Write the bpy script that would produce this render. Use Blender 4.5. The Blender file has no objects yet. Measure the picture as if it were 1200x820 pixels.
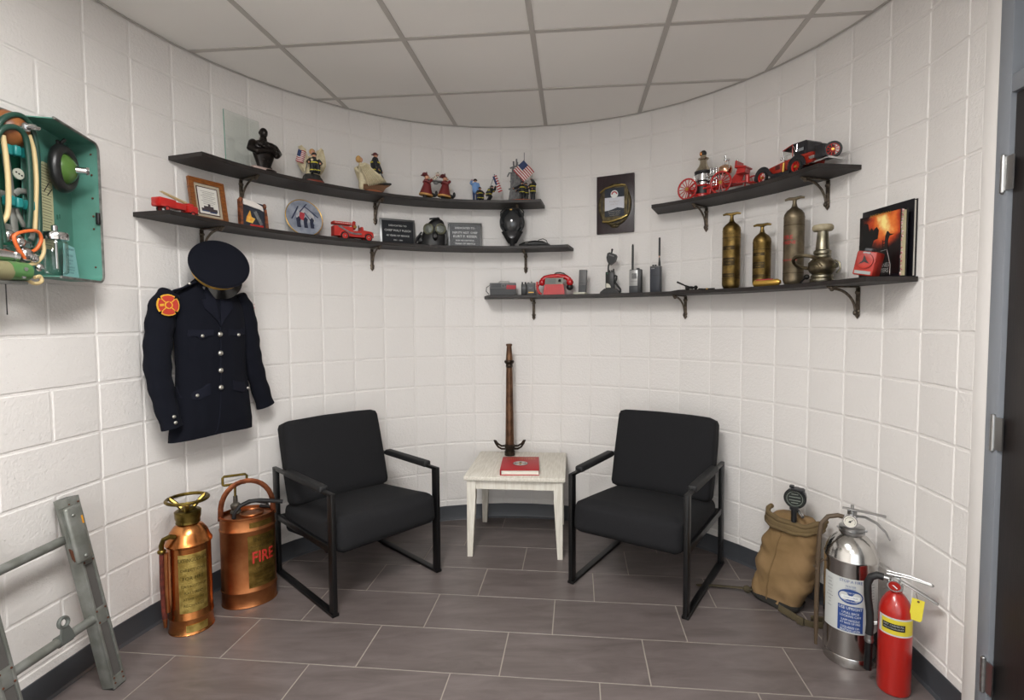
import bpy, bmesh, math, random
from mathutils import Vector, Matrix, noise
random.seed(7)
C = bpy.context.scene.collection
PI = math.pi
# ------------------------------------------------ camera
cam = bpy.data.cameras.new('camera'); cam_o = bpy.data.objects.new('camera', cam); C.objects.link(cam_o)
cam_o.location = (0, 0, 1.4153)
PITCH, ROLL = 0.0503, 0.0049
cam_o.rotation_euler = (Matrix.Rotation(PI/2 - PITCH, 3, 'X') @ Matrix.Rotation(-ROLL, 3, 'Z')).to_euler()
cam.sensor_width = 36.0; cam.lens = 36.0*617.93/1200.0
cam.shift_x = -12.62/1200.0; cam.shift_y = -4.82/1200.0
cam.clip_start = 0.02
bpy.context.scene.camera = cam_o
# ------------------------------------------------ world, exposure
w = bpy.data.worlds.new('world'); bpy.context.scene.world = w; w.use_nodes = True
w.node_tree.nodes['Background'].inputs[0].default_value = (0.9, 0.95, 1.0, 1)
w.node_tree.nodes['Background'].inputs[1].default_value = 2.0
vs = bpy.context.scene.view_settings
vs.view_transform = 'Standard'; vs.look = 'None'; vs.gamma = 1; vs.exposure = 0.20
LAMP = 42.0          # radiance of the ceiling light diffusers
LAMP_COL = (1.0, 0.99, 0.975)

# ------------------------------------------------ helpers
def L(c):
    if isinstance(c, str):
        c = c.lstrip('#'); c = [int(c[i:i+2], 16)/255 for i in (0, 2, 4)]
    return tuple((x/12.92 if x <= .04045 else ((x+.055)/1.055)**2.4) for x in c)
MATS = {}
def mat(name, col, rough=.5, metal=0., bump=0., bscale=200., var=0., vscale=8., col2=None, emit=0., spec=None, trans=0., coat=0., bdist=.002, alpha=None, aniso=None, detail=3.):
    if name in MATS: return MATS[name]
    m = bpy.data.materials.new(name); m.use_nodes = True; nt = m.node_tree; b = nt.nodes['Principled BSDF']
    c = L(col); b.inputs['Base Color'].default_value = (*c, 1)
    b.inputs['Roughness'].default_value = rough; b.inputs['Metallic'].default_value = metal
    if spec is not None: b.inputs['Specular IOR Level'].default_value = spec
    if trans: b.inputs['Transmission Weight'].default_value = trans; b.inputs['IOR'].default_value = 1.45
    if coat: b.inputs['Coat Weight'].default_value = coat; b.inputs['Coat Roughness'].default_value = .15
    if emit: b.inputs['Emission Color'].default_value = (*c, 1); b.inputs['Emission Strength'].default_value = emit
    tc = nt.nodes.new('ShaderNodeTexCoord')
    mp = nt.nodes.new('ShaderNodeMapping'); nt.links.new(tc.outputs['Object'], mp.inputs[0])
    if aniso: mp.inputs['Scale'].default_value = aniso
    if col2 is not None or var:
        n = nt.nodes.new('ShaderNodeTexNoise'); n.inputs['Scale'].default_value = vscale; n.inputs['Detail'].default_value = 5
        nt.links.new(mp.outputs[0], n.inputs['Vector'])
        r = nt.nodes.new('ShaderNodeValToRGB'); nt.links.new(n.outputs[0], r.inputs[0])
        d2 = L(col2) if col2 is not None else tuple(x*(1-var) for x in c)
        r.color_ramp.elements[0].position = .38; r.color_ramp.elements[1].position = .64
        r.color_ramp.elements[0].color = (*d2, 1); r.color_ramp.elements[1].color = (*c, 1)
        nt.links.new(r.outputs[0], b.inputs['Base Color'])
    if bump:
        n = nt.nodes.new('ShaderNodeTexNoise'); n.inputs['Scale'].default_value = bscale; n.inputs['Detail'].default_value = detail
        nt.links.new(mp.outputs[0], n.inputs['Vector'])
        bp = nt.nodes.new('ShaderNodeBump'); bp.inputs['Strength'].default_value = bump; bp.inputs['Distance'].default_value = bdist
        nt.links.new(n.outputs[0], bp.inputs['Height']); nt.links.new(bp.outputs[0], b.inputs['Normal'])
    MATS[name] = m; return m

class MB:
    """collects shapes into one mesh"""
    def __init__(s): s.v = []; s.f = []
    def add(s, vs, fs):
        o = len(s.v); s.v += [tuple(v) for v in vs]; s.f += [tuple(i+o for i in f) for f in fs]; return s
    def box(s, c, size, bev=0., seg=2, rot=None):
        bm = bmesh.new(); bmesh.ops.create_cube(bm, size=1)
        for v in bm.verts: v.co = Vector((v.co.x*size[0], v.co.y*size[1], v.co.z*size[2]))
        if bev > 0: bmesh.ops.bevel(bm, geom=bm.edges[:], offset=bev, segments=seg, affect='EDGES', profile=.5)
        R = rot.to_3x3() if rot is not None else Matrix.Identity(3)
        bm.verts.index_update()
        s.add([R @ v.co + Vector(c) for v in bm.verts], [[v.index for v in f.verts] for f in bm.faces]); bm.free(); return s
    def lathe(s, prof, c=(0, 0, 0), n=24, R=None, sy=1., cap=True, a0=0., a1=2*PI):
        full = abs(a1-a0-2*PI) < 1e-6; k = n if full else n+1
        vs = []; R = R or Matrix.Identity(3); c = Vector(c)
        for r, z in prof:
            for i in range(k):
                a = a0+(a1-a0)*i/n; vs.append(R @ Vector((r*math.cos(a), r*sy*math.sin(a), z)) + c)
        fs = []
        for j in range(len(prof)-1):
            for i in range(n if full else n):
                i2 = (i+1) % k
                fs.append((j*k+i, j*k+i2, (j+1)*k+i2, (j+1)*k+i))
        if cap and full:
            if prof[0][0] > 1e-5: fs.append(tuple(range(k-1, -1, -1)))
            if prof[-1][0] > 1e-5: fs.append(tuple((len(prof)-1)*k+i for i in range(k)))
        return s.add(vs, fs)
    def cyl(s, p0, p1, r0, r1=None, n=12, cap=True):
        return s.tube([p0, p1], [r0, r0 if r1 is None else r1], n, cap)
    def tube(s, pts, r, n=8, cap=True, flat=1., up=None, closed=False):
        pts = [Vector(p) for p in pts]; m = len(pts)
        if not hasattr(r, '__len__'): r = [r]*m
        vs = []; prev = None
        for i, p in enumerate(pts):
            if closed: t = pts[(i+1) % m]-pts[i-1]
            else: t = pts[min(i+1, m-1)]-pts[max(i-1, 0)]
            t = t.normalized() if t.length > 0 else Vector((0, 0, 1))
            if prev is None:
                u = Vector(up) if up is not None else (Vector((0, 0, 1)) if abs(t.z) < .9 else Vector((1, 0, 0)))
            else: u = prev
            a = (u-t*u.dot(t)).normalized(); b = t.cross(a); prev = a
            for j in range(n):
                q = 2*PI*j/n+PI/n; vs.append(p+a*(r[i]*math.cos(q))+b*(r[i]*flat*math.sin(q)))
        fs = []
        for i in range(m if closed else m-1):
            i2 = (i+1) % m
            for j in range(n):
                j2 = (j+1) % n; fs.append((i*n+j, i*n+j2, i2*n+j2, i2*n+j))
        if cap and not closed: fs.append(tuple(range(n-1, -1, -1))); fs.append(tuple((m-1)*n+j for j in range(n)))
        return s.add(vs, fs)
    def ell(s, c, r, n=12, m=8, R=None):
        if not hasattr(r, '__len__'): r = (r, r, r)
        R = R or Matrix.Identity(3); c = Vector(c); vs = [R @ Vector((0, 0, -r[2]))+c]
        for i in range(1, m):
            t = -PI/2+PI*i/m
            for j in range(n):
                a = 2*PI*j/n; vs.append(R @ Vector((r[0]*math.cos(t)*math.cos(a), r[1]*math.cos(t)*math.sin(a), r[2]*math.sin(t)))+c)
        vs.append(R @ Vector((0, 0, r[2]))+c); fs = []
        for j in range(n):
            j2 = (j+1) % n; fs.append((0, 1+j2, 1+j)); q = 1+(m-2)*n; fs.append((q+j, q+j2, len(vs)-1))
            for i in range(m-2): fs.append((1+i*n+j, 1+i*n+j2, 1+(i+1)*n+j2, 1+(i+1)*n+j))
        return s.add(vs, fs)
    def prism(s, pts, d, c=(0, 0, 0), R=None, hole=None):
        """outline pts (x,z) in the XZ plane, thickness d along -Y from y=0"""
        R = R or Matrix.Identity(3); c = Vector(c); n = len(pts)
        A = [R @ Vector((x, 0, z))+c for x, z in pts]; B = [R @ Vector((x, -d, z))+c for x, z in pts]
        fs = [tuple(range(n-1, -1, -1)), tuple(range(n, 2*n))]
        fs = [tuple(range(n)), tuple(range(2*n-1, n-1, -1))]
        for i in range(n): j = (i+1) % n; fs.append((j, i, n+i, n+j))
        return s.add(A+B, fs)
    def slab(s, pts, z0, z1):
        """outline pts (x,y), between heights z0 and z1"""
        n = len(pts); A = [(x, y, z0) for x, y in pts]; B = [(x, y, z1) for x, y in pts]
        fs = [tuple(range(n-1, -1, -1)), tuple(range(n, 2*n))]
        for i in range(n): j = (i+1) % n; fs.append((i, j, n+j, n+i))
        return s.add(A+B, fs)
    def grid(s, f, nu, nv, closed_u=False):
        vs = [f(i/nu, j/nv) for j in range(nv+1) for i in range(nu if closed_u else nu+1)]
        k = nu if closed_u else nu+1; fs = []
        for j in range(nv):
            for i in range(nu): i2 = (i+1) % k if closed_u else i+1; fs.append((j*k+i, j*k+i2, (j+1)*k+i2, (j+1)*k+i))
        return s.add(vs, fs)
    def move(s, f):
        s.v = [tuple(f(Vector(v))) for v in s.v]; return s
def part(name, mb, m, parent=None, smooth=True, ang=35, loc=None, rot=None, fixn=True):
    me = bpy.data.meshes.new(name); me.from_pydata(mb.v, [], mb.f)
    if fixn:
        bm = bmesh.new(); bm.from_mesh(me); bmesh.ops.recalc_face_normals(bm, faces=bm.faces[:]); bm.to_mesh(me); bm.free()
    me.materials.append(m)
    if smooth:
        me.polygons.foreach_set('use_smooth', [True]*len(me.polygons)); me.set_sharp_from_angle(angle=math.radians(ang))
    me.update()
    o = bpy.data.objects.new(name, me); C.objects.link(o)
    if 'lettering' in name or name in ('title', 'tee_bar_'): o['kind'] = 'stuff'
    if parent is not None: o.parent = parent
    if loc is not None: o.location = loc
    if rot is not None: o.rotation_euler = rot
    return o
def tag(o, label=None, cat=None, group=None, kind=None):
    if label: o['label'] = label
    if cat: o['category'] = cat
    if group: o['group'] = group
    if kind: o['kind'] = kind
    return o
def thing(name, loc, rz, label, cat, group=None):
    o = bpy.data.objects.new(name, None); o.empty_display_size = .05; C.objects.link(o)
    o.location = loc; o.rotation_euler = (0, 0, rz); return tag(o, label, cat, group)
def copy_tree(o, parent=None):
    c = o.copy(); C.objects.link(c); c.parent = parent
    for k in [q for q in o.children]: copy_tree(k, c)
    return c
def RX(a): return Matrix.Rotation(a, 3, 'X')
def RY(a): return Matrix.Rotation(a, 3, 'Y')
def RZ(a): return Matrix.Rotation(a, 3, 'Z')
def text_mb(s, size, c=(0, 0, 0), R=None, depth=.0006, align='CENTER', wrap=None, wscale=1., res=2, bold=0., yoff=.0004):
    """lettering as thin geometry; reads from -Y, x to the right, z up. wrap=(radius) bends it round a vertical cylinder centred on the origin"""
    cu = bpy.data.curves.new('lettering', 'FONT'); cu.body = s; cu.size = size; cu.align_x = align; cu.align_y = 'CENTER'; cu.resolution_u = res
    cu.offset = bold*size; cu.space_line = .95
    o = bpy.data.objects.new('lettering', cu); me = bpy.data.meshes.new_from_object(o)
    mb = MB(); R = R or Matrix.Identity(3); c = Vector(c); vs = []
    for v in me.vertices:
        x, z = v.co.x*wscale, v.co.y
        if wrap:
            a = (x+c.x)/wrap; r = wrap+yoff; vs.append(Vector((r*math.sin(a), -r*math.cos(a), z+c.z)))
        else: vs.append(R @ Vector((x, -yoff, z))+c)
    mb.add(vs, [tuple(p.vertices) for p in me.polygons])
    bpy.data.objects.remove(o); bpy.data.curves.remove(cu); bpy.data.meshes.remove(me)
    return mb

# ------------------------------------------------ room layout (metres): joints of the curved block wall, left to right
J = [(-1.7691,2.1859),(-1.7288,2.3851),(-1.6723,2.5792),(-1.5954,2.765),(-1.4951,2.9401),(-1.373,3.1019),(-1.234,3.2501),(-1.0828,3.3845),(-.9181,3.5023),(-.738,3.5978),(-.544,3.6664),(-.345,3.7056),(-.1417,3.7179),(.0631,3.7058),(.2654,3.6704),(.4631,3.6129),(.6517,3.533),(.8277,3.4309),(.9883,3.3074),(1.1292,3.165),(1.2529,3.0066),(1.3599,2.8355),(1.4452,2.6528),(1.5071,2.46),(1.5458,2.2612),(1.5585,2.0597),(1.5391,1.8584)]
K0 = -1
LD = Vector((-.0765, -.997)); RD = Vector((-.119, -.993)).normalized()
def Jp(k):
    if k < K0: return Vector(J[0])+LD*(.2032*(K0-k))
    if k > 25: return Vector(J[-1])+RD*(.2032*(k-25))
    return Vector(J[int(k)-K0])
def W2(s, off=0.):
    """point on the wall line at block count s, off metres into the room, and the heading of a thing facing the room"""
    i = math.floor(s); a, b = Jp(i), Jp(i+1); u = s-i; p = a*(1-u)+b*u
    def tan(k): t = Jp(k+1)-Jp(k-1); return t.normalized()
    t = (tan(i)*(1-u)+tan(i+1)*u).normalized(); n = Vector((t.y, -t.x))
    q = p+n*off; return q.x, q.y, math.atan2(t.y, t.x)
HC = 2.7368; CZ = .2032; Z0 = -.0607
def clip_poly(poly, conv):
    out = poly
    for i in range(len(conv)):
        a, b = conv[i], conv[(i+1) % len(conv)]; res = []
        def side(p): return (b[0]-a[0])*(p[1]-a[1])-(b[1]-a[1])*(p[0]-a[0])
        for j in range(len(out)):
            p, q = out[j], out[(j+1) % len(out)]; sp, sq = side(p), side(q)
            if sp >= 0: res.append(p)
            if (sp >= 0) != (sq >= 0): t = sp/(sp-sq); res.append((p[0]+(q[0]-p[0])*t, p[1]+(q[1]-p[1])*t))
        out = res
        if len(out) < 3: return []
    return out
def area(p): return abs(sum(p[i][0]*p[(i+1) % len(p)][1]-p[(i+1) % len(p)][0]*p[i][1] for i in range(len(p)))/2)
# ------------------------------------------------ materials of the room
def wall_paint():
    m = mat('painted_block', '#dcd8d4', rough=.42); nt = m.node_tree; b = nt.nodes['Principled BSDF']
    g = nt.nodes.new('ShaderNodeNewGeometry')
    n1 = nt.nodes.new('ShaderNodeTexNoise'); n1.inputs['Scale'].default_value = 75; n1.inputs['Detail'].default_value = 6; n1.inputs['Roughness'].default_value = .6
    n2 = nt.nodes.new('ShaderNodeTexVoronoi'); n2.inputs['Scale'].default_value = 55; n2.distance = 'EUCLIDEAN'
    for n in (n1, n2): nt.links.new(g.outputs['Position'], n.inputs['Vector'])
    r = nt.nodes.new('ShaderNodeValToRGB'); r.color_ramp.elements[0].position = .06; r.color_ramp.elements[1].position = .16
    nt.links.new(n2.outputs['Distance'], r.inputs[0])
    mx = nt.nodes.new('ShaderNodeMath'); mx.operation = 'MULTIPLY_ADD'; mx.inputs[1].default_value = .35
    nt.links.new(r.outputs[0], mx.inputs[0]); nt.links.new(n1.outputs[0], mx.inputs[2])
    bp = nt.nodes.new('ShaderNodeBump'); bp.inputs['Strength'].default_value = .7; bp.inputs['Distance'].default_value = .0040
    nt.links.new(mx.outputs[0], bp.inputs['Height']); nt.links.new(bp.outputs[0], b.inputs['Normal'])
    return m
M_wall = wall_paint()
M_white = mat('smooth_white_paint', '#dedad6', rough=.4, bump=.1, bscale=90)
M_base = mat('dark_grey_cove_vinyl', '#3d3f43', rough=.38, bump=.05, bscale=40)
M_grout = mat('light_grout', '#968e84', rough=.8, bump=.3, bscale=400)
def tile_mat():
    m = mat('grey_brown_floor_tile', '#5e5654', rough=.4); nt = m.node_tree; b = nt.nodes['Principled BSDF']
    g = nt.nodes.new('ShaderNodeNewGeometry'); oi = nt.nodes.new('ShaderNodeObjectInfo')
    ad = nt.nodes.new('ShaderNodeVectorMath'); ad.operation = 'MULTIPLY_ADD'; ad.inputs[1].default_value = (7, 5, 3)
    nt.links.new(oi.outputs['Random'], ad.inputs[0]); nt.links.new(g.outputs['Position'], ad.inputs[2])
    mp = nt.nodes.new('ShaderNodeMapping'); mp.inputs['Rotation'].default_value = (0, 0, -.45); mp.inputs['Scale'].default_value = (1.2, 5, 1); nt.links.new(ad.outputs[0], mp.inputs[0])
    n = nt.nodes.new('ShaderNodeTexNoise'); n.inputs['Scale'].default_value = 3.2; n.inputs['Detail'].default_value = 9; n.inputs['Roughness'].default_value = .62; n.inputs['Distortion'].default_value = .6
    nt.links.new(mp.outputs[0], n.inputs['Vector'])
    r = nt.nodes.new('ShaderNodeValToRGB'); e = r.color_ramp.elements
    e[0].position = .3; e[0].color = (*L('#544c49'), 1); e[1].position = .72; e[1].color = (*L('#6c6361'), 1)
    nt.links.new(n.outputs[0], r.inputs[0]); nt.links.new(r.outputs[0], b.inputs['Base Color'])
    bp = nt.nodes.new('ShaderNodeBump'); bp.inputs['Strength'].default_value = .25; bp.inputs['Distance'].default_value = .002
    nt.links.new(n.outputs[0], bp.inputs['Height']); nt.links.new(bp.outputs[0], b.inputs['Normal'])
    return m
M_tile = tile_mat()
M_ceil = mat('mineral_fibre_panel', '#efece7', rough=.9, bump=.35, bscale=160, bdist=.001, detail=4)
M_tbar = mat('ceiling_grid_metal', '#b9b4ae', rough=.45)
M_steelframe = mat('blue_grey_door_frame_paint', '#7c8086', rough=.4, bump=.05, bscale=60)
M_door = mat('dark_brown_door_laminate', '#2a2422', rough=.45, col2='#221d1b', vscale=30, aniso=(8, 8, .4), bump=.12, bscale=60)
M_chrome = mat('chrome', '#d8d8d8', rough=.16, metal=1)
M_darkglass = mat('dark_transom_glass', '#5c636b', rough=.1, spec=.6)
M_hinge = mat('brushed_steel_hinge', '#a9a9a8', rough=.3, metal=1)
# ------------------------------------------------ room shell: walls
BACKY = -2.6
def block_mesh(name, w, h, d=.05):
    e = .0048; g = .0036; x, z = w/2-g, h/2-g
    V = []
    for (X, Z, Y) in ((x, z, d), (x, z, .004), (x-.0013, z-.0013, .0019), (x-e, z-e, 0)):
        V += [(-X, Y, -Z), (X, Y, -Z), (X, Y, Z), (-X, Y, Z)]
    F = [(8+4, 9+4, 10+4, 11+4)]
    for r in range(3):
        for i in range(4): j = (i+1) % 4; F.append((r*4+i, r*4+j, r*4+4+j, r*4+4+i))
    me = bpy.data.meshes.new(name); me.from_pydata(V, [], F)
    bm = bmesh.new(); bm.from_mesh(me); bmesh.ops.recalc_face_normals(bm, faces=bm.faces[:])
    if sum(f.normal.y for f in bm.faces if len(f.verts) == 4 and abs(f.normal.y) > .99) > 0: bmesh.ops.reverse_faces(bm, faces=bm.faces[:])
    bm.to_mesh(me); bm.free()
    me.materials.append(M_wall); return me
ROWS = [(m*CZ+Z0, (m+1)*CZ+Z0) for m in range(0, 14)]
ROWS = [(max(a, 0.0), min(b, HC)) for a, b in ROWS]
def wall_core(name, pts, thick=.14, z1=HC+.12):
    """backing surface of the joints, following the wall line"""
    inner = []; outer = []
    for i, p in enumerate(pts):
        t = (pts[min(i+1, len(pts)-1)]-pts[max(i-1, 0)]).normalized(); n = Vector((t.y, -t.x))
        inner.append(p-n*.0028); outer.append(p-n*thick)
    mb = MB(); n = len(pts); V = []
    for z in (0, z1): V += [(p.x, p.y, z) for p in inner]+[(p.x, p.y, z) for p in outer]
    F = []
    for i in range(n-1):
        F += [(i, i+1, 2*n+i+1, 2*n+i), (n+i+1, n+i, 3*n+i, 3*n+i+1), (2*n+i, 2*n+i+1, 3*n+i+1, 3*n+i), (i+1, i, n+i, n+i+1)]
    F += [(0, 2*n, 3*n, n), (n-1, 2*n-1, 4*n-1, 3*n-1)]
    mb.add(V, F); return tag(part(name, mb, M_wall, smooth=True, ang=20), kind='structure')
wl = wall_core('wall_left', [Jp(k) for k in range(-24, 5)])
wb = wall_core('wall_back', [Jp(k) for k in range(4, 20)])
RE = .40  # blocks beyond the last joint on the right
wr = wall_core('wall_right', [Jp(k) for k in range(19, 26)]+[Jp(25)+RD*(RE*.2032)])
half = {}
def put_block(parent, a, b, z0, z1, full):
    w = full; h = z1-z0; key = (round(w, 3), round(h, 3))
    if key not in half: half[key] = block_mesh('block', w, h)
    o = bpy.data.objects.new('block', half[key]); C.objects.link(o); o.parent = parent
    m = (a+b)/2; t = b-a; o.location = (m.x, m.y, (z0+z1)/2); o.rotation_euler = (0, 0, math.atan2(t.y, t.x)); o.scale = (t.length/w, 1, 1)
for r, (z0, z1) in enumerate(ROWS):
    for k in range(-1, 25):
        a, b = Jp(k), Jp(k+1); par = wl if k < 4 else wb if k < 19 else wr
        put_block(par, a, b, z0, z1, CZ)
    put_block(wr, Jp(25), Jp(25)+RD*(RE*.2032), z0, z1, RE*.2032)
    # straight left part: long blocks in running bond (rows with an odd number start with a half block)
    k = -1
    if r % 2 == 1: put_block(wl, Jp(k-1), Jp(k), z0, z1, CZ); k -= 1
    while k > -18: put_block(wl, Jp(k-2), Jp(k), z0, z1, 2*CZ); k -= 2
# cove base
def cove(name, pts):
    prof = [(0, 0), (.016, 0), (.014, .004), (.007, .010), (.0045, .018), (.004, .099), (.002, .1016), (0, .1016)]
    V = []; m = len(prof)
    for i, p in enumerate(pts):
        t = (pts[min(i+1, len(pts)-1)]-pts[max(i-1, 0)]).normalized(); n = Vector((t.y, -t.x))
        for o, z in prof: q = p+n*(o+.0004); V.append((q.x, q.y, z))
    F = []
    for i in range(len(pts)-1):
        for j in range(m): j2 = (j+1) % m; F.append((i*m+j, i*m+j2, (i+1)*m+j2, (i+1)*m+j))
    return tag(part(name, MB().add(V, F), M_base, smooth=True, ang=30), kind='structure')
def sm(k0, k1, n=3):
    out = []
    k = k0
    while k < k1-1e-6:
        x, y, _ = W2(k, 0); out.append(Vector((x, y))); k += 1/n
    x, y, _ = W2(k1, 0); out.append(Vector((x, y))); return out
cove('baseboard_left', sm(-17, 4, 1)); cove('baseboard_back', sm(4, 19, 1)); cove('baseboard_right', sm(19, 25, 1)+[Jp(25)+RD*(RE*.2032)])
# right-hand end: smooth white jamb, grey steel door frame, dark door
def RP(t, off=0.): p = Jp(25)+RD*t; n = Vector((RD.y, -RD.x)); return p+n*off
RANG = math.atan2(RD.y, RD.x)
def rbox(mb, t0, t1, z0, z1, o0, o1, bev=0):
    p = RP((t0+t1)/2, (o0+o1)/2); return mb.box((p.x, p.y, (z0+z1)/2), (abs(t1-t0), abs(o1-o0), z1-z0), bev, 2, RZ(RANG))
T0 = RE*.2032; T1 = .148; T2 = .200; DW = .92
tag(part('trim_1', rbox(MB(), T0-.002, T1, 0, HC, -.14, .003, .003), M_white), kind='structure')
fr = MB()
rbox(fr, T1, T2, 0, HC-.02, -.10, .008, .002); rbox(fr, T2+DW, T2+DW+.052, 0, HC-.02, -.10, .008, .002)
rbox(fr, T2-.004, T2+DW+.004, 2.105, 2.16, -.10, .006, .002); rbox(fr, T2-.004, T2+DW+.004, HC-.075, HC-.02, -.10, .006, .002)
door = tag(part('door_1', rbox(MB(), T2+.003, T2+DW-.003, .01, 2.102, -.050, -.006, .002), M_door), kind='structure')
part('door_frame', fr, M_steelframe, door)
part('transom_pane', rbox(MB(), T2, T2+DW, 2.158, HC-.073, -.05, -.042), M_darkglass, door)
gb = MB(); rbox(gb, T2-.002, T2+.012, 2.158, HC-.073, -.042, -.026); rbox(gb, T2+.012, T2+DW, 2.158, 2.17, -.042, -.026)
part('glazing_bead', gb, M_steelframe, door)
for z in (1.861, 1.045, .245):
    p = RP(T2-.013, .012); h = MB(); h.cyl((p.x, p.y, z-.057), (p.x, p.y, z+.057), .0075, n=14)
    for q in (-.034, -.011, .011, .034): h.cyl((p.x, p.y, z+q-.001), (p.x, p.y, z+q+.001), .0082, n=14)
    for q in (-.057, .057): h.ell((p.x, p.y, z+q), (.007, .007, .004))
    rbox(h, T2-.012, T2+.024, z-.052, z+.052, .0065, .0115)
    part('hinge', h, M_hinge, door)
kn = MB(); p = RP(T2+DW-.07, .03); q = RP(T2+DW-.07, -.006); kn.cyl((q.x, q.y, .95), (p.x, p.y, .95), .012); q2 = RP(T2+DW-.19, .035); p2 = RP(T2+DW-.07, .035); kn.cyl((p2.x, p2.y, .95), (q2.x, q2.y, .95), .01)
part('door_lever', kn, M_hinge, door)
# the rest of the room, behind and beside the camera
pe = RP(T2+DW+.052, 0); pl = Jp(-19)
rest = MB()
def wbox(a, b, th, z0=0, z1=HC+.12, out=1):
    t = (b-a); L_ = t.length; ang = math.atan2(t.y, t.x); n = Vector((t.y, -t.x)).normalized(); m = (a+b)/2-n*th/2
    return MB().box((m.x, m.y, (z0+z1)/2), (L_, th, z1-z0), 0, 1, RZ(ang))
R_end = Vector((pe.x-.10, BACKY)); L_end = Jp(-24)
tag(part('trim_2', wbox(Vector((pe.x, pe.y)), R_end, .14), M_white), kind='structure')
tag(part('trim_3', wbox(RP(T2, 0), RP(T2+DW, 0), .1, 0, HC+.12).move(lambda v: v-Vector((0, 0, 0))), M_white), kind='structure') if False else None
a_, b_ = R_end.x+.2, L_end.x-.2; w1, w2 = 1.25, -1.35  # unseen front opening, added so world light brightens ceiling and upper walls
for xa, xb, za, zb_ in ((a_, w1, 0, HC+.12), (w2, b_, 0, HC+.12), (w1, w2, 2.35, HC+.12)):
    tag(part('wall_front', wbox(Vector((xa, BACKY)), Vector((xb, BACKY)), .14, za, zb_), M_white), kind='structure')
# outline of the room (counter-clockwise) used to cut floor and ceiling pieces to fit
OUT = [(R_end.x, BACKY), (RP(T1).x+0.0, RP(T1).y)]+[(Jp(k).x, Jp(k).y) for k in range(25, -2, -1)]+[(L_end.x, BACKY)]
pieces_out = OUT
# floor: grout bed plus single tiles
TF = -.1017; XF, YF = -1.2813, 2.1473; TU, TV = .6096*.9732, .3048*.9732
bed = MB().slab([(x*1.0, y) for x, y in [(-2.1, BACKY-.1), (1.8, BACKY-.1), (1.8, 3.95), (-2.1, 3.95)]], -.08, -.0012)
floor = tag(part('floor', bed, M_grout, smooth=False), kind='structure')
def tile(name, poly, z0, z1, bev, m, parent, seat=1):
    cx = sum(p[0] for p in poly)/len(poly); cy = sum(p[1] for p in poly)/len(poly)
    mb = MB(); n = len(poly); P = [(x-cx, y-cy) for x, y in poly]
    Q = [(x*(1-bev/max(.02, math.hypot(x, y))*1.0), y*(1-bev/max(.02, math.hypot(x, y)))) for x, y in P]
    zb = z1-(z1-z0)*.25 if seat > 0 else z0+(z1-z0)*.25
    if seat > 0: lv = [(P, z0), (P, z1-bev*.5), (Q, z1)]
    else: lv = [(Q, z0), (P, z0+bev*.5), (P, z1)]
    V = []
    for pp, z in lv: V += [(x, y, z) for x, y in pp]
    F = [tuple(range(n-1, -1, -1)), tuple(range(2*n, 3*n))]
    for r in range(2):
        for i in range(n): j = (i+1) % n; F.append((r*n+i, r*n+j, r*n+n+j, r*n+n+i))
    mb.add(V, F); return part(name, mb, m, parent, smooth=False, loc=(cx, cy, 0))
cf, sf = math.cos(TF), math.sin(TF)
cnt = 0
for v in range(-8, 7):
    fr_ = {0: 0, 1: 1/3, 2: 2/3}[v % 3]
    for u in range(-4, 7):
        g = .0023
        r = [(u+fr_, v), (u+1+fr_, v), (u+1+fr_, v+1), (u+fr_, v+1)]
        q = []
        for i, (a, b) in enumerate(r):
            X, Y = a*TU+(g if i in (0, 3) else -g), b*TV+(g if i in (0, 1) else -g)
            q.append((XF+X*cf-Y*sf, YF+X*sf+Y*cf))
        c = clip_poly(q, OUT)
        if len(c) >= 3 and area(c) > .0008 and cnt < 299:
            tile('floor_tile', c, -.009, random.uniform(-.0003, .0003), .0012, M_tile, floor); cnt += 1
# ceiling: slab above, grid of tee bars, lay-in panels
ceiling = tag(part('ceiling', MB().slab([(-2.1, BACKY-.1), (1.8, BACKY-.1), (1.8, 3.95), (-2.1, 3.95)], HC+.10, HC+.18), M_white, smooth=False), kind='structure')
TC = -.0962; XC, YC = -1.1663, 2.6199; TS = .6096*1.003
cc, sc_ = math.cos(TC), math.sin(TC)
def cpt(u, v): return (XC+u*TS*cc-v*TS*sc_, YC+u*TS*sc_+v*TS*cc)
LIGHT_CELLS = {(1, -4), (1, -3), (1, -8), (1, -7)}
for u in range(-2, 6):
    for v in range(-9, 3):
        if (u, v) in LIGHT_CELLS: continue
        g = .011/TS
        q = [cpt(u+g, v+g), cpt(u+1-g, v+g), cpt(u+1-g, v+1-g), cpt(u+g, v+1-g)]
        c = clip_poly(q, OUT)
        if len(c) >= 3 and area(c) > .0006: tile('ceiling_panel', c, HC+.004, HC+.018, .002, M_ceil, ceiling, seat=-1)
def strip(a, b, w, z0, z1):
    t = Vector(b)-Vector(a); n = Vector((-t.y, t.x)).normalized()*w/2
    q = [(a[0]-n.x, a[1]-n.y), (b[0]-n.x, b[1]-n.y), (b[0]+n.x, b[1]+n.y), (a[0]+n.x, a[1]+n.y)]
    c = clip_poly(q, OUT); return c
for u in range(-2, 7):
    c = strip(cpt(u, -9), cpt(u, 3), .024, 0, 0)
    if len(c) >= 3: part('tee_bar', MB().slab(c, HC, HC+.004), M_tbar, ceiling, smooth=False)
for v in range(-9, 3):
    c = strip(cpt(-2, v), cpt(6, v), .024, 0, 0)
    if len(c) >= 3: part('tee_bar', MB().slab(c, HC+.0003, HC+.0042), M_tbar, ceiling, smooth=False)
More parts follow.
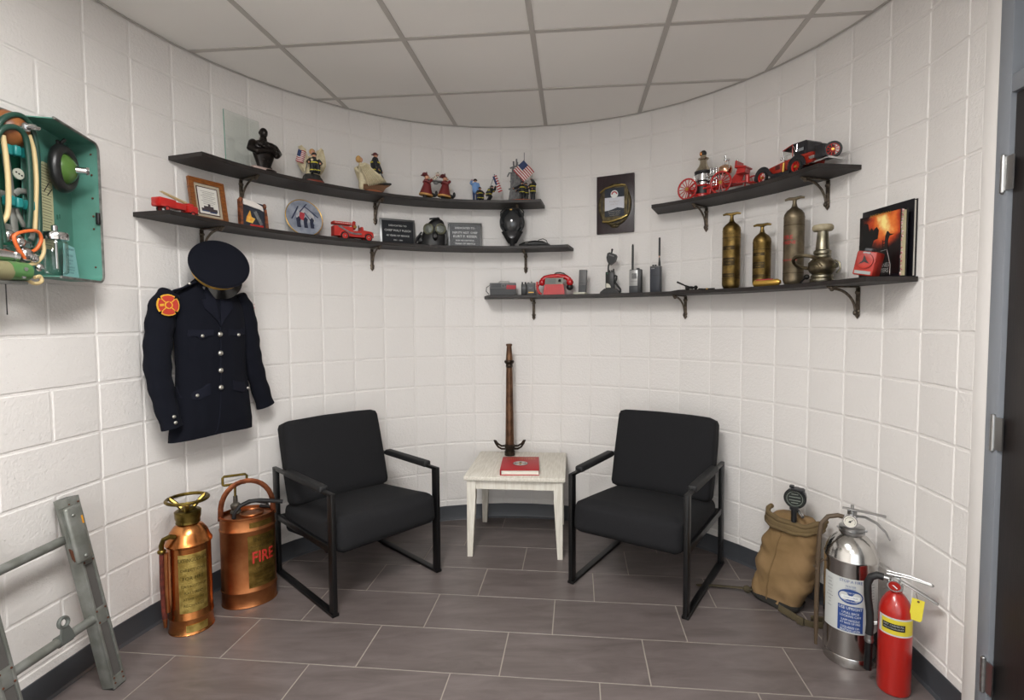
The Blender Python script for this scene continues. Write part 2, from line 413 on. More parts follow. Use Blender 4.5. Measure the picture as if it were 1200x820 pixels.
# wall angle round the edge of the ceiling
V = []; pts = [Jp(k) for k in range(-20, 26)]
for i, p in enumerate(pts):
    t = (pts[min(i+1, len(pts)-1)]-pts[max(i-1, 0)]).normalized(); n = Vector((t.y, -t.x))
    for o, z in ((.0005, HC-.001), (.012, HC-.001), (.012, HC+.002), (.0005, HC+.002)): q = p+n*o; V.append((q.x, q.y, z))
F = []
for i in range(len(pts)-1):
    for j in range(4): j2 = (j+1) % 4; F.append((i*4+j, i*4+j2, i*4+4+j2, i*4+4+j))
part('wall_angle', MB().add(V, F), M_tbar, ceiling, smooth=False)
# lay-in ceiling lights
M_lamp = mat('lamp_diffuser', '#ffffff', rough=.5)
_b = M_lamp.node_tree.nodes['Principled BSDF']; _b.inputs['Emission Color'].default_value = (*LAMP_COL, 1); _b.inputs['Emission Strength'].default_value = LAMP
for n_, (u, v, lab) in enumerate(((1, -4, 'long white ceiling light panel above the front of the room'), (1, -8, 'long white ceiling light panel near the rear wall of the room'))):
    x, y = cpt(u+.5, v+1); t = thing('ceiling_light', (x, y, HC), TC, lab, 'light', 'lay-in ceiling lights')
    f = MB(); a, b = TS/2-.012, TS-.012
    for s in (-1, 1): f.box((s*(a-.012), 0, .002), (.024, 2*b, .012)); f.box((0, s*(b-.012), .002), (2*a-.048, .024, .012))
    part('frame', f, M_tbar, t, smooth=False)
    part('diffuser', MB().box((0, 0, .008), (2*a-.05, 2*b-.05, .006)), M_lamp, t, smooth=False)
# ------------------------------------------------ shelves and their brackets
def shelf_mat():
    return mat('dark_brown_shelf_board', '#241d1a', rough=.55, col2='#1a1513', vscale=14, bump=.15, bscale=60, aniso=(1, 1, 1))
M_shelf = shelf_mat()
M_edge = mat('worn_corner', '#6d635b', rough=.6)
M_brk = mat('antique_bronze_bracket', '#776b5d', rough=.38, metal=.8, col2='#4a423a', vscale=60, bump=.2, bscale=250)
def arc_line(s0, s1, off, n):
    return [W2(s0+(s1-s0)*i/n, off)[:2] for i in range(n+1)]
def shelf(name_label, s0, s1, zb, depth, brackets, th=.02, cutl=0., cutr=0.):
    n = int((s1-s0)*2)+1
    back = arc_line(s0, s1, .0015, n); front = arc_line(s0+cutl, s1-cutr, depth, n)
    V = []; e = .002
    def inn(P, Q, d): return [((p[0]+(q[0]-p[0])*d/depth), (p[1]+(q[1]-p[1])*d/depth)) for p, q in zip(P, Q)]
    f2 = inn(front, back, e)
    loops = [(back, zb), (f2, zb), (front, zb+e), (front, zb+th-e), (f2, zb+th), (back, zb+th)]
    for P, z in loops: V += [(x, y, z) for x, y in P]
    k = n+1; F = []
    for r in range(6):
        r2 = (r+1) % 6
        for i in range(n): F.append((r*k+i, r*k+i+1, r2*k+i+1, r2*k+i))
    F += [tuple(r*k for r in range(5, -1, -1)), tuple(r*k+n for r in range(6))]
    cx, cy, rz = W2((s0+s1)/2, .1)
    root = thing('wall_shelf', (cx, cy, zb), 0, name_label, 'shelf', 'curved dark shelves on the block wall')
    mb = MB().add(V, F).move(lambda v: v-Vector((cx, cy, zb))); part('shelf_board', mb, M_shelf, root, ang=30)
    return root
def bracket_mb():
    m = MB()
    # back strap against the wall with a pointed foot, scrolled ends, top arm and curved brace
    m.box((0, -.006, -.066), (.019, .008, .124), .002)
    m.box((0, -.010, -.066), (.009, .008, .12), .002)
    for z in (-.028, -.112): m.ell((0, -.008, z), (.0145, .007, .011)); m.ell((0, -.013, z), (.0055, .005, .0055))
    m.lathe([(.0, -.148), (.006, -.140), (.013, -.130), (.010, -.120), (.008, -.112)], (0, -.007, 0), 10, sy=.6)
    m.box((0, -.085, -.004), (.017, .155, .006), .0015)
    m.ell((0, -.150, -.008), (.012, .010, .009)); m.ell((0, -.165, -.004), (.009, .008, .005))
    pts = []
    for i in range(13):
        a = PI/2*i/12; pts.append((0, -.140+.122*math.sin(a), -.118+.106*math.cos(a)))
    m.tube(pts, .0065, 8, flat=.75)
    m.ell((0, -.144, -.016), (.010, .009, .008)); m.ell((0, -.020, -.120), (.009, .009, .012))
    return m
_bm = bracket_mb(); _brk = None
def add_bracket(root, s, zb):
    global _brk
    x, y, rz = W2(s, 0); o = part('bracket', _bm, M_brk, root) if _brk is None else bpy.data.objects.new('bracket', _brk)
    if _brk is None: _brk = o.data
    else: C.objects.link(o); o.parent = root
    o.location = (x-root.location.x, y-root.location.y, 0); o.rotation_euler = (0, 0, rz)
ZA, ZB, ZC, ZD = 2.198, 1.900, 1.577, 2.098
sA = shelf('long curved dark brown shelf, topmost on the left, holding bust and firefighter figurines', .84, 12.47, ZA-.02, .215, [], cutr=.0)
sB = shelf('long curved dark brown shelf under the figurine shelf, holding toy trucks, plaques and masks', -.07, 13.44, ZB-.02, .205, [])
sC = shelf('long curved dark brown shelf, lowest of the four, holding radios and brass extinguishers', 10.38, 23.88, ZC-.02, .205, [], cutl=.15)
sD = shelf('short curved dark brown shelf at upper right, holding model steam engine and vintage car', 16.24, 22.33, ZD-.02, .215, [], cutl=.25, cutr=.1)
for root, ss in ((sA, (2.72, 6.75, 11.57)), (sB, (1.61, 6.62, 11.81)), (sC, (12.08, 17.18, 22.35)), (sD, (17.83, 21.45))):
    for s in ss: add_bracket(root, s, 0)
def on(s, off, z): x, y, rz = W2(s, off); return (x, y, z), rz

# ------------------------------------------------ armchairs
M_fab = mat('black_woven_upholstery', '#1d1d1f', rough=.92, bump=.5, bscale=420, bdist=.0015, var=.25, vscale=260, spec=.25)
M_blk = mat('satin_black_steel', '#0c0c0d', rough=.38, spec=.4)
M_arm = mat('black_arm_pad', '#131314', rough=.65, bump=.1, bscale=300)
def pillow(w, d, h, rx=.035, puff=.012, n=14):
    """rounded, slightly crowned cushion centred on the origin"""
    def sgnpow(v, p): return math.copysign(abs(v)**p, v)
    bm = bmesh.new(); bmesh.ops.create_cube(bm, size=1)
    bmesh.ops.subdivide_edges(bm, edges=bm.edges[:], cuts=n, use_grid_fill=True)
    for v in bm.verts:
        x, y, z = v.co.x*2, v.co.y*2, v.co.z*2
        X, Y, Z = x*w/2, y*d/2, z*h/2
        cx = max(-(w/2-rx), min(w/2-rx, X)); cy = max(-(d/2-rx), min(d/2-rx, Y)); cz = max(-(h/2-rx), min(h/2-rx, Z))
        dv = Vector((X-cx, Y-cy, Z-cz))
        if dv.length > 1e-6: dv = dv.normalized()*rx
        p = Vector((cx, cy, cz))+dv
        p.z += puff*(1-x*x)*(1-y*y)*(1 if z > 0 else -.3)*(abs(z)**2)
        p.y += puff*.8*(1-x*x)*(1-z*z)*math.copysign(abs(y)**2, y); p.x += puff*.6*(1-y*y)*(1-z*z)*math.copysign(abs(x)**2, x)
        q = noise.noise(p*6)*.0025; p += Vector((q, q, q))
        v.co = p
    bm.verts.index_update(); mb = MB().add([v.co.copy() for v in bm.verts], [[v.index for v in f.verts] for f in bm.faces]); bm.free(); return mb
def armchair(loc, rz, label):
    """local: x across, +y towards the back, origin under the seat centre"""
    t = thing('armchair', loc, rz, label, 'armchair', 'black armchairs either side of the table')
    W, D, H, b1, b2 = .635, .70, .597, .022, .048
    for s in (-1, 1):
        x = s*(W/2-b1/2); f = MB(); y0, y1 = -D/2, D/2
        f.box((x, y0+b2/2, H/2), (b1, b2, H-.002), .004); f.box((x, y1-b2/2, H/2), (b1, b2, H-.002), .004)
        f.box((x, 0, .0075), (b1*1.6, D-.004, .015), .003); f.box((x, 0, H-.009), (b1, D-.004, .017), .004)
        f.box((x-s*.002, .02, .318), (b1*.9, D-.06, .034), .003, rot=None)
        part('side_frame', f, M_blk, t)
        a = MB().box((x-s*.0, -.045, H+.001), (.045, .42, .034), .010, 3); part('arm_pad', a, M_arm, t)
    f = MB(); f.box((0, D/2-b2/2-.002, .305), (W-2*b1, .02, .035), .003); f.box((0, -D/2+.12, .285), (W-2*b1, .025, .02), .003)
    f.box((0, D/2-.07, .62), (W-.12, .014, .03), .003)
    for s in (-1, 1): f.tube([(s*.22, .27, .30), (s*.22, D/2-.055, .50), (s*.22, D/2-.03, .80)], .011, 8)
    part('back_rails', f, M_blk, t)
    seat = pillow(W-2*b1-.012, .66, .170, .045, .014).move(lambda v: RX(math.radians(-6.)) @ v + Vector((0, -.035, .346)))
    part('seat', seat, M_fab, t, ang=80)
    back = pillow(W-2*b1-.010, .125, .460, .030, .010).move(lambda v: RX(math.radians(-16)) @ v + Vector((0, .235, .625)))
    part('backrest', back, M_fab, t, ang=80)
    return t
def place_chair(FL, FR, label):
    FL, FR = Vector(FL), Vector(FR); u = (FR-FL).normalized(); v = Vector((-u.y, u.x)); c = (FL+FR)/2+v*.35
    return armchair((c.x, c.y, 0), math.atan2(u.y, u.x), label)
place_chair((-.914+.012, 2.44+.0), (-.467, 2.896), 'black fabric armchair with flat steel loop arms, left of the side table')
place_chair((.237, 2.76), (.765, 2.405), 'black fabric armchair with flat steel loop arms, right of the side table')

# ------------------------------------------------ side table, book, playpipe
M_wood = mat('whitewashed_wood', '#dad5ca', rough=.5, col2='#c9c3b6', vscale=9, aniso=(12, 1.0, 12), bump=.12, bscale=30)
M_wood2 = mat('whitewashed_wood_leg', '#dcd8cd', rough=.5, col2='#cdc7ba', vscale=9, aniso=(10, 10, 1), bump=.1, bscale=30)
t = thing('side_table', (-.028, 3.345, 0), math.radians(-5.3), 'square whitewashed wooden side table between the two black armchairs', 'table')
part('tabletop', MB().box((0, 0, .478), (.60, .60, .024), .003), M_wood, t)
for a, b in ((-1, -1), (1, -1), (-1, 1), (1, 1)):
    m = MB(); x, y = a*.258, b*.258
    V = []; F = []
    for z, w_ in ((0, .030), (.36, .052), (.466, .052)):
        for p, q in ((-1, -1), (1, -1), (1, 1), (-1, 1)): V.append((x+a*(.026-w_/2)*1+p*w_/2, y+b*(.026-w_/2)+q*w_/2, z))
    for r in range(2):
        for i in range(4): j = (i+1) % 4; F.append((r*4+i, r*4+j, r*4+4+j, r*4+4+i))
    F += [(3, 2, 1, 0), (8, 9, 10, 11)]; m.add(V, F); lg = part('leg', m, M_wood2, t, smooth=False)
    part('foot_cap', MB().box((x+a*.011, y+b*.011, .003), (.028, .028, .006), .002), M_blk, lg)
ap = MB()
for s in (-1, 1): ap.box((0, s*.262, .437), (.468, .018, .058), .001); ap.box((s*.262, 0, .437), (.018, .468, .058), .001)
part('apron', ap, M_wood2, t, smooth=False)
# book on table
M_red = mat('red_cloth_cover', '#a3141e', rough=.5, bump=.15, bscale=500)
M_pages = mat('book_pages', '#d9d4c8', rough=.8, bump=.3, bscale=300, aniso=(1, 1, 20))
M_silver = mat('silver_foil', '#c9c9c4', rough=.35, metal=.6)
M_ink = mat('black_ink', '#0b0b0c', rough=.5)
M_gold = mat('gold_foil', '#c09848', rough=.35, metal=.7)
tb = thing('hardcover_book', (-.018, 3.235, .490), math.radians(-1.5), 'thick red hardcover book with round emblem lying on the side table', 'book')
bw, bl = .232, .300
for nm, z in (('back_cover', .0022), ('front_cover', .0318)): part(nm, MB().box((0, 0, z), (bw, bl, .004), .001), M_red, tb)
part('pages', MB().box((.002, 0, .017), (bw-.010, bl-.012, .0255), .0), M_pages, tb, smooth=False)
part('spine', MB().box((-bw/2, 0, .017), (.005, bl, .033), .002), M_red, tb)
R0 = RX(-PI/2)
em = MB().cyl((0, -.01, .0338), (0, -.01, .0344), .047, n=32); part('emblem_disc', em, M_ink, tb)
em = MB()
em.tube([(.041*math.cos(a), -.01+.041*math.sin(a), .0346) for a in [2*PI*i/32 for i in range(32)]], .0035, 4, closed=True)
for q in range(4):
    a = q*PI/2+PI/4; c_, s_ = math.cos(a), math.sin(a)
    em.slab([(c_*.006-s_*.004, -.01+s_*.006+c_*.004), (c_*.006+s_*.004, -.01+s_*.006-c_*.004), (c_*.033+s_*.017, -.01+s_*.033-c_*.017), (c_*.036, -.01+s_*.036), (c_*.033-s_*.017, -.01+s_*.033+c_*.017)], .0344, .0352)
part('emblem', em, M_silver, tb, smooth=False)
part('emblem_centre', MB().cyl((0, -.01, .0350), (0, -.01, .0358), .012, n=20), M_gold, tb)
tt = text_mb('FIREFIGHTERS', .036, (0, .098, .0341), RX(-PI/2), wscale=.85); part('title', tt, M_gold, tb, smooth=False)
# playpipe
M_bronze = mat('aged_brown_bronze', '#76563f', rough=.38, metal=.75, col2='#523a2b', vscale=18, bump=.08, bscale=150)
M_bronze2 = mat('dark_bronze_fitting', '#3f3329', rough=.4, metal=.8, col2='#2a231d', vscale=30)
t = thing('fire_hose_playpipe', (-.092, 3.555, .490), 0, 'tall tapered bronze fire nozzle with two handles standing upright on the side table', 'nozzle')
part('barrel', MB().lathe([(.030, .075), (.0295, .09), (.0215, .60), (.0215, .622)], n=28), M_bronze, t)
part('base_coupling', MB().lathe([(.030, 0), (.036, .002), (.036, .028), (.031, .034), (.031, .05), (.035, .056), (.035, .072), (.030, .078)], n=28), M_bronze2, t)
part('collar', MB().lathe([(.0215, .600), (.0235, .604), (.0235, .618), (.022, .622), (.031, .632), (.034, .640), (.031, .648), (.024, .652)], n=28), M_bronze2, t)
part('tip', MB().lathe([(.024, .648), (.023, .66), (.0165, .742), (.0165, .745), (.021, .748), (.021, .760), (.0165, .762), (.014, .762), (.013, .74)], n=28, cap=False), M_bronze, t)
for s in (-1, 1):
    pts = [(s*x, -.012*math.sin(PI*i/8), z) for i, (x, z) in enumerate([(.028, .045), (.055, .046), (.078, .060), (.095, .085), (.104, .108), (.097, .104), (.080, .082), (.056, .066), (.030, .066)])]
    part('handle', MB().tube(pts, .0068, 8), M_bronze2, t)
# ------------------------------------------------ floor: old copper extinguishers
M_cop = mat('polished_copper', '#cf8d55', rough=.26, metal=1, col2='#b26f3d', vscale=7, bump=.05, bscale=20)
M_cop2 = mat('dull_copper', '#b3764b', rough=.38, metal=1, col2='#935a36', vscale=9, bump=.12, bscale=30)
M_brs = mat('old_brass', '#8d7a3f', rough=.36, metal=1, col2='#665629', vscale=25, bump=.15, bscale=120)
M_brsp = mat('embossed_brass_plate', '#cdb56a', rough=.5, metal=1, col2='#9c8545', vscale=30, bump=.9, bscale=170, bdist=.003)
M_rub = mat('black_rubber', '#121213', rough=.6, bump=.1, bscale=200)
M_redrub = mat('old_red_rubber_hose', '#6b2a1c', rough=.55, col2='#47190f', vscale=40, bump=.2, bscale=150)
def arc_plate(R, a0, a1, z0, z1, th=.0015, n=14, sy=1.):
    def f(u, v):
        a = a0+(a1-a0)*u; return Vector(((R)*math.sin(a), -(R)*math.cos(a)*sy, z0+(z1-z0)*v))
    m = MB(); V = []; F = []
    for zz in (z0, z1):
        for rr in (R, R+th):
            for i in range(n+1):
                a = a0+(a1-a0)*i/n; V.append((rr*math.sin(a), -rr*math.cos(a)*sy, zz))
    k = n+1
    for i in range(n):
        F += [(k+i, k+i+1, 3*k+i+1, 3*k+i), (i+1, i, 2*k+i, 2*k+i+1), (i, i+1, k+i+1, k+i), (2*k+i+1, 2*k+i, 3*k+i, 3*k+i+1)]
    F += [(0, k, 3*k, 2*k), (n, 2*k+n, 3*k+n, k+n)]
    return m.add(V, F)
# tall round one
t = thing('copper_fire_extinguisher', (-1.545, 2.385, 0), math.radians(33), 'tall polished copper fire extinguisher with brass wheel cap, standing against the left wall', 'fire extinguisher', 'antique copper extinguishers on the floor')
R = .089
part('tank', MB().lathe([(R+.003, 0), (R+.004, .004), (R+.001, .008), (R-.001, .062), (R+.002, .068), (R+.002, .074), (R-.001, .08), (R-.001, .395), (R+.005, .400), (R+.006, .407), (R+.002, .414), (R-.004, .425), (R-.012, .450), (R-.030, .476), (R-.050, .490), (.040, .495)], n=48), M_cop, t)
part('neck', MB().lathe([(.048, .490), (.050, .494), (.048, .505), (.052, .515), (.054, .545), (.049, .549), (.04, .55)], n=32), M_brs, t)
wh = MB(); wh.tube([(.083*math.cos(2*PI*i/40), .083*math.sin(2*PI*i/40), .600) for i in range(40)], .0078, 8, closed=True)
for q in range(3):
    a = q*2*PI/3+.5; wh.tube([(.02*math.cos(a), .02*math.sin(a), .548), (.045*math.cos(a), .045*math.sin(a), .572), (.082*math.cos(a), .082*math.sin(a), .600)], [.010, .009, .010], 8)
wh.lathe([(.028, .548), (.026, .560), (.012, .566)], n=20)
part('wheel_cap', wh, M_brs, t)
pl = part('label_plate', arc_plate(R-.001, -.52, .80, .105, .372), M_brsp, t)
tx = MB()
for i, (s_, z, sz) in enumerate((('EXTINGUISHER', .345, .024), ('DIRECTIONS', .30, .018), ('FOR FIRE', .262, .022), ('TURN BOTTOM UP', .226, .016), ('PLAY STREAM', .196, .017), ('AT BASE OF FIRE', .168, .015), ('RECHARGE', .138, .017))):
    q = text_mb(s_, sz, (.012, 0, z), wrap=R-.001, yoff=.0024, wscale=.72 if len(s_) > 10 else .95); tx.add(q.v, q.f)
M_brsd = mat('darkened_brass_lettering', '#4a421f', rough=.5, metal=.8)
part('lettering', tx, M_brsd, pl, smooth=False)
part('base_plate', arc_plate(R+.0005, -.25, .75, .014, .048), M_brsp, t)
h = MB(); h.tube([(-.052, -.058, .452), (-.072, -.068, .462), (-.094, -.062, .452), (-.103, -.050, .425), (-.103, -.048, .395)], .0105, 10); h.lathe([(.014, -.008), (.017, -.004), (.017, .004), (.014, .008)], (-.103, -.048, .395), 12)
part('elbow_fitting', h, M_brs, t)
h = MB(); h.tube([(-.103, -.048, .39), (-.105, -.046, .25), (-.102, -.048, .12), (-.100, -.050, .09)], .0105, 10); part('hose', h, M_redrub, t)
h = MB(); h.tube([(-.086, -.064, .39), (-.088, -.062, .25), (-.088, -.060, .12)], .0085, 8); h.cyl((-.100, -.050, .092), (-.100, -.050, .05), .010, .006); part('hose_tail', h, M_cop2, t)
# oval pump can
t = thing('copper_pump_can', (-1.397, 2.622, 0), math.radians(28), 'oval copper fire pump can with red FIRE lettering and carrying handle, left of the armchair', 'fire extinguisher', 'antique copper extinguishers on the floor')
R = .125; sy = .80
part('tank', MB().lathe([(R+.002, 0), (R+.003, .004), (R, .008), (R, .070), (R+.003, .074), (R+.003, .079), (R, .083), (R, .375), (R+.003, .379), (R+.003, .384), (R, .388), (R, .440), (R+.004, .444), (R+.004, .450), (R-.004, .451), (R-.006, .436), (R-.02, .434), (.05, .440)], n=56, sy=sy), M_cop2, t)
lid = MB(); lid.lathe([(.052, .438), (.054, .446), (.050, .449), (.02, .451), (.0, .452)], (.02, -.015, 0), 28); lid.tube([(.02+.052*math.cos(2*PI*i/28), -.015+.052*math.sin(2*PI*i/28), .450) for i in range(28)], .004, 6, closed=True)
part('filler_lid', lid, M_cop2, t)
M_plate2 = mat('dark_brass_label', '#94793f', rough=.45, metal=1, col2='#6c5629', vscale=22, bump=.7, bscale=190, bdist=.002)
pl = part('label_plate', arc_plate(R+.0003, -.02, 1.18, .098, .358, sy=sy, n=18), M_plate2, t)
def wrap_oval(mb, R, sy, c, z):
    out = []
    for v in mb.v: a = c+v[0]/R; out.append(((R+.0025)*math.sin(a), -(R+.0025)*math.cos(a)*sy, v[2]+z))
    mb.v = out; return mb
M_redpaint = mat('red_paint', '#a8281e', rough=.5)
part('fire_lettering', wrap_oval(text_mb('FIRE', .080, bold=.02, wscale=.78), R, sy, .55, .245), M_redpaint, pl, smooth=False)
tx = MB()
for s_, z, sz in (('INDIAN', .335, .03), ('FIGHTING OUTFIT', .300, .016), ('DIRECTIONS', .190, .015), ('FILL WITH CLEAR WATER', .170, .010), ('KEEP VALVE CLEAN', .152, .011), ('STRAIN THE WATER', .134, .011), ('DRAIN AFTER USE', .116, .011)):
    q = wrap_oval(text_mb(s_, sz, wscale=.95), R, sy, .57, z); tx.add(q.v, q.f)
part('lettering', tx, M_brsd, pl, smooth=False)
part('top_label', arc_plate(R+.0003, .05, 1.0, .397, .424, sy=sy), M_plate2, t)
h = MB(); pts = []
for i in range(17):
    a = PI*i/16; pts.append((-.118*math.cos(a), -.02, .45+.165*math.sin(a)**.8 if 0 < i < 16 else .43))
h.tube(pts, .013, 8, flat=.3, up=(1, 0, 0)); part('carrying_handle', h, mat('copper_strap', '#8a5338', rough=.4, metal=1, col2='#5e3626', vscale=20), t)
h = MB(); h.lathe([(.022, .44), (.026, .446), (.022, .458), (.018, .462), (.022, .470), (.024, .485), (.018, .492), (.011, .497), (.010, .53)], (-.052, .035, 0), 20)
part('pump_gland', h, mat('tarnished_zinc', '#6f6a60', rough=.5, metal=.8, col2='#4f4b44', vscale=30), t)
h = MB(); h.cyl((-.052, .035, .53), (-.052, .035, .588), .006); h.tube([(-.105, .035, .592), (-.105, .035, .628), (-.098, .035, .635), (-.005, .035, .635), (.002, .035, .628), (.002, .035, .600), (-.005, .035, .592), (-.098, .035, .590)], .0065, 8, closed=True)
part('pump_handle', h, M_brs, t)
h = MB(); h.tube([(-.06, -.055, .445), (-.055, -.06, .475), (-.03, -.06, .505), (.01, -.058, .520), (.06, -.055, .517), (.105, -.05, .505), (.16, -.045, .490)], .010, 10); h.tube([(-.03, .05, .47), (.03, .06, .485), (.09, .04, .47), (.1, .0, .46), (.06, .03, .462)], .009, 10)
part('rubber_hose', h, M_rub, t)

# ------------------------------------------------ floor: ladder section
M_alu = mat('weathered_aluminium', '#8d8f8a', rough=.45, metal=.55, col2='#767871', vscale=14, bump=.2, bscale=90)
M_rust = mat('rusty_rivet', '#5b3523', rough=.7, metal=.3)
M_orng = mat('orange_paint_mark', '#c98a20', rough=.6)
_part = part
def ladder():
    B = Vector((-1.600, 1.985, 0)); T = Vector((-1.742, 1.972, .745)); up = (T-B).normalized(); Ln = (T-B).length
    v = Vector((-.10, -.995, 0)); v = (v-up*v.dot(up)).normalized(); back = up.cross(-v)   # away from the room
    # local frame: x = along the rungs towards the camera, y = away from the room, z = up the rail
    M3 = Matrix((-v, back, up)).transposed()
    def part(name, mb, m, parent=None, **k): return _part(name, mb.move(lambda q: Vector((-q.x, q.y, q.z))), m, parent, **k)
    t = thing('ladder_section', B, 0, 'short weathered aluminium ladder section leaning on the left wall', 'ladder')
    t.rotation_euler = M3.to_euler()
    WL = .345
    for k, x in enumerate((0., WL)):
        m = MB(); hh = .0
        # open channel rail: front and back flanges and side webs with openings
        for y in (-.022, .022): m.box((x, y, Ln/2), (.052 if y < 0 else .05, .004, Ln), .001)
        for xx in (-.024, .024): m.box((x+xx, 0, Ln/2), (.004, .046, Ln), .001)
        r = part('rail', m, M_alu, t)
        f = MB()
        for z0, z1 in ((0.0, .045), (.255, .32), (.495, Ln)): f.box((x, -.026, (z0+z1)/2), (.050, .006, z1-z0), .001)
        for xx in (-.022, .022): f.box((x+xx, -.027, Ln/2), (.009, .008, Ln), .001)
        part('cover_plate', f, M_alu, r)
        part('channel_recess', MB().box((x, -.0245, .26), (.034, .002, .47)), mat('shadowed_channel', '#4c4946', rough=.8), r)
        rv = MB()
        for z in (.02, .04, .265, .31, .505, .735):
            for xx in (-.018, .018): rv.ell((x+xx, -.031, z), (.004, .003, .004), 8, 4)
        part('rivet', rv, M_rust, r)
        part('foot', MB().box((x, 0, .0), (.054, .05, .012), .002), M_rub, r)
    for z in (.285, .615):
        part('rung', MB().cyl((0, -.012 if z > .4 else -.012, z), (WL, -.012, z), .0165, n=20), M_alu, t)
    m = MB(); m.box((.034, -.052, .625), (.062, .022, .215), .010, 3); m.ell((.044, -.066, .70), (.006, .004, .006)); m.ell((.034, -.066, .54), (.007, .004, .007))
    m.prism([(.03, .735), (-.02, .735), (-.03, .70), (.03, .58)], .008, (.042, -.04, 0))
    lk = part('lock_housing', m, M_alu, t)
    part('latch', MB().prism([(.03, .56), (.048, .585), (.045, .545), (.036, .525)], .006, (.026, -.045, 0)), M_rust, lk)
    part('paint_mark', MB().box((.012, -.0640, .672), (.006, .0014, .03), .0), M_orng, lk)
    h = MB(); a = [( .14+.017*math.cos(q), -.028, .345+.017*math.sin(q)) for q in [2*PI*i/18 for i in range(18)]]
    h.tube(a, .0065, 6, closed=True); h.prism([(.128, .33), (.152, .33), (.162, .30), (.165, .275), (.115, .275), (.118, .30)], .008, (0, -.024, 0)); h.cyl((.118, -.012, .285), (.164, -.012, .285), .0205, n=18)
    part('hook_plate', h, mat('galvanised_clamp', '#6d716d', rough=.5, metal=.6), t)
ladder()

# ------------------------------------------------ floor right: canvas bag, steel and red extinguishers
M_canvas = mat('tan_canvas', '#876c4a', rough=.9, bump=.5, bscale=500, col2='#725a38', vscale=5)
M_canvas2 = mat('dark_olive_webbing', '#4e442f', rough=.9, bump=.5, bscale=400, col2='#3c3524', vscale=12)
M_bot = mat('dark_bag_bottom', '#23211d', rough=.8)  # bag bottom in a darker colour than the canvas
t = thing('canvas_backpack', (1.262, 2.560, 0), math.radians(-54), 'tan canvas backpack with folded flap leaning on the curved wall at right', 'backpack')
def bag(u, v):
    a = 2*PI*u; z = v; w_ = .122+.014*math.sin(PI*min(1, z*1.15))-.004*z; d_ = .072+.015*math.sin(PI*z)-.02*z**2
    c_, s_ = math.cos(a), math.sin(a); x = w_*math.copysign(abs(c_)**.62, c_); y = d_*math.copysign(abs(s_)**.7, s_)
    f = 1.
    if v < .08: f = math.sqrt(max(0, 1-((.08-v)/.08)**2))*.35+.65
    if v > .94: f = 1-.35*((v-.94)/.06)**1.5
    z = z*.44
    p = Vector((x*f, y*f, z)); n_ = noise.noise(Vector((p.x*9, p.y*9, p.z*13)))*.016+abs(noise.noise(Vector((p.x*5+4, p.y*5, p.z*28+p.x*30))))*-.012
    p.x += n_*c_; p.y += n_*s_
    p.x += p.z*.10; p.y += p.z*.20
    return p
mb = MB().grid(bag, 64, 48, closed_u=True); k = 64; mb.f.append(tuple(range(k-1, -1, -1))); mb.f.append(tuple(48*k+i for i in range(k)))
part('bag_body', mb, M_canvas, t, ang=70)
def flap(u, v):
    # folded top flap: a thick band hanging over the front at the top
    a = PI+PI*u*1.0; c_, s_ = math.cos(a), math.sin(a); z = .405+.04*v-.028*math.sin(PI*u)**2+(.012 if v > .5 else 0)*0
    w_ = .134; d_ = .082; r = 1+.06*math.sin(PI*v)
    p = Vector((w_*math.copysign(abs(c_)**.62, c_)*r, d_*math.copysign(abs(s_)**.7, s_)*r, z+.012*noise.noise(Vector((u*7, v*3, 1)))))
    p.x += p.z*.10; p.y += p.z*.20; return p
V = MB(); fo = lambda u, v: flap(u, v); fi = lambda u, v: flap(u, v)+Vector((0, .012, 0))
V.grid(fo, 40, 8); V.grid(fi, 40, 8)
rim = MB().tube([flap(i/40, .0)+Vector((0, .004, 0)) for i in range(41)], .010, 8)
rim2 = MB().tube([flap(i/40, 1.0)+Vector((0, .006, 0)) for i in range(41)], .013, 8)
fl_ = part('top_flap', V.add(rim.v, rim.f).add(rim2.v, rim2.f), mat('brown_canvas_flap', '#6a5839', rough=.9, bump=.5, bscale=500, col2='#5a4a30', vscale=7), t, ang=70)
part('seam', MB().tube([bag(.735, .06+.86*i/24)+Vector((0, -.002, 0)) for i in range(25)], .0035, 6), mat('seam_webbing', '#6e5736', rough=.9), t)
def bott(u, v): p = bag(u, .0+.10*v); q = 1.05; return Vector((p.x*q, p.y*q, p.z-.006))
mb = MB().grid(bott, 48, 5, closed_u=True); mb.f.append(tuple(range(47, -1, -1))); part('bag_bottom', mb, M_bot, t, ang=60)
s1 = MB().tube([(-.095, -.05, .040), (-.16, -.050, .024), (-.25, -.10, .012), (-.31, -.15, .009), (-.335, -.185, .007)], .019, 8, flat=.22, up=(.3, -1, .2)); s1.ell((-.130, -.052, .03), (.022, .018, .018))
part('shoulder_strap', s1, M_canvas2, t)
s2 = MB().tube([(.06, -.10, .035), (.12, -.105, .030), (.17, -.10, .018), (.21, -.08, .012), (.25, -.05, .02), (.24, -.03, .035), (.19, -.06, .030)], .018, 8, flat=.25, up=(0, 0, 1)); s2.box((.165, -.105, .022), (.03, .014, .036), .003)
part('shoulder_strap', s2, M_canvas2, t)
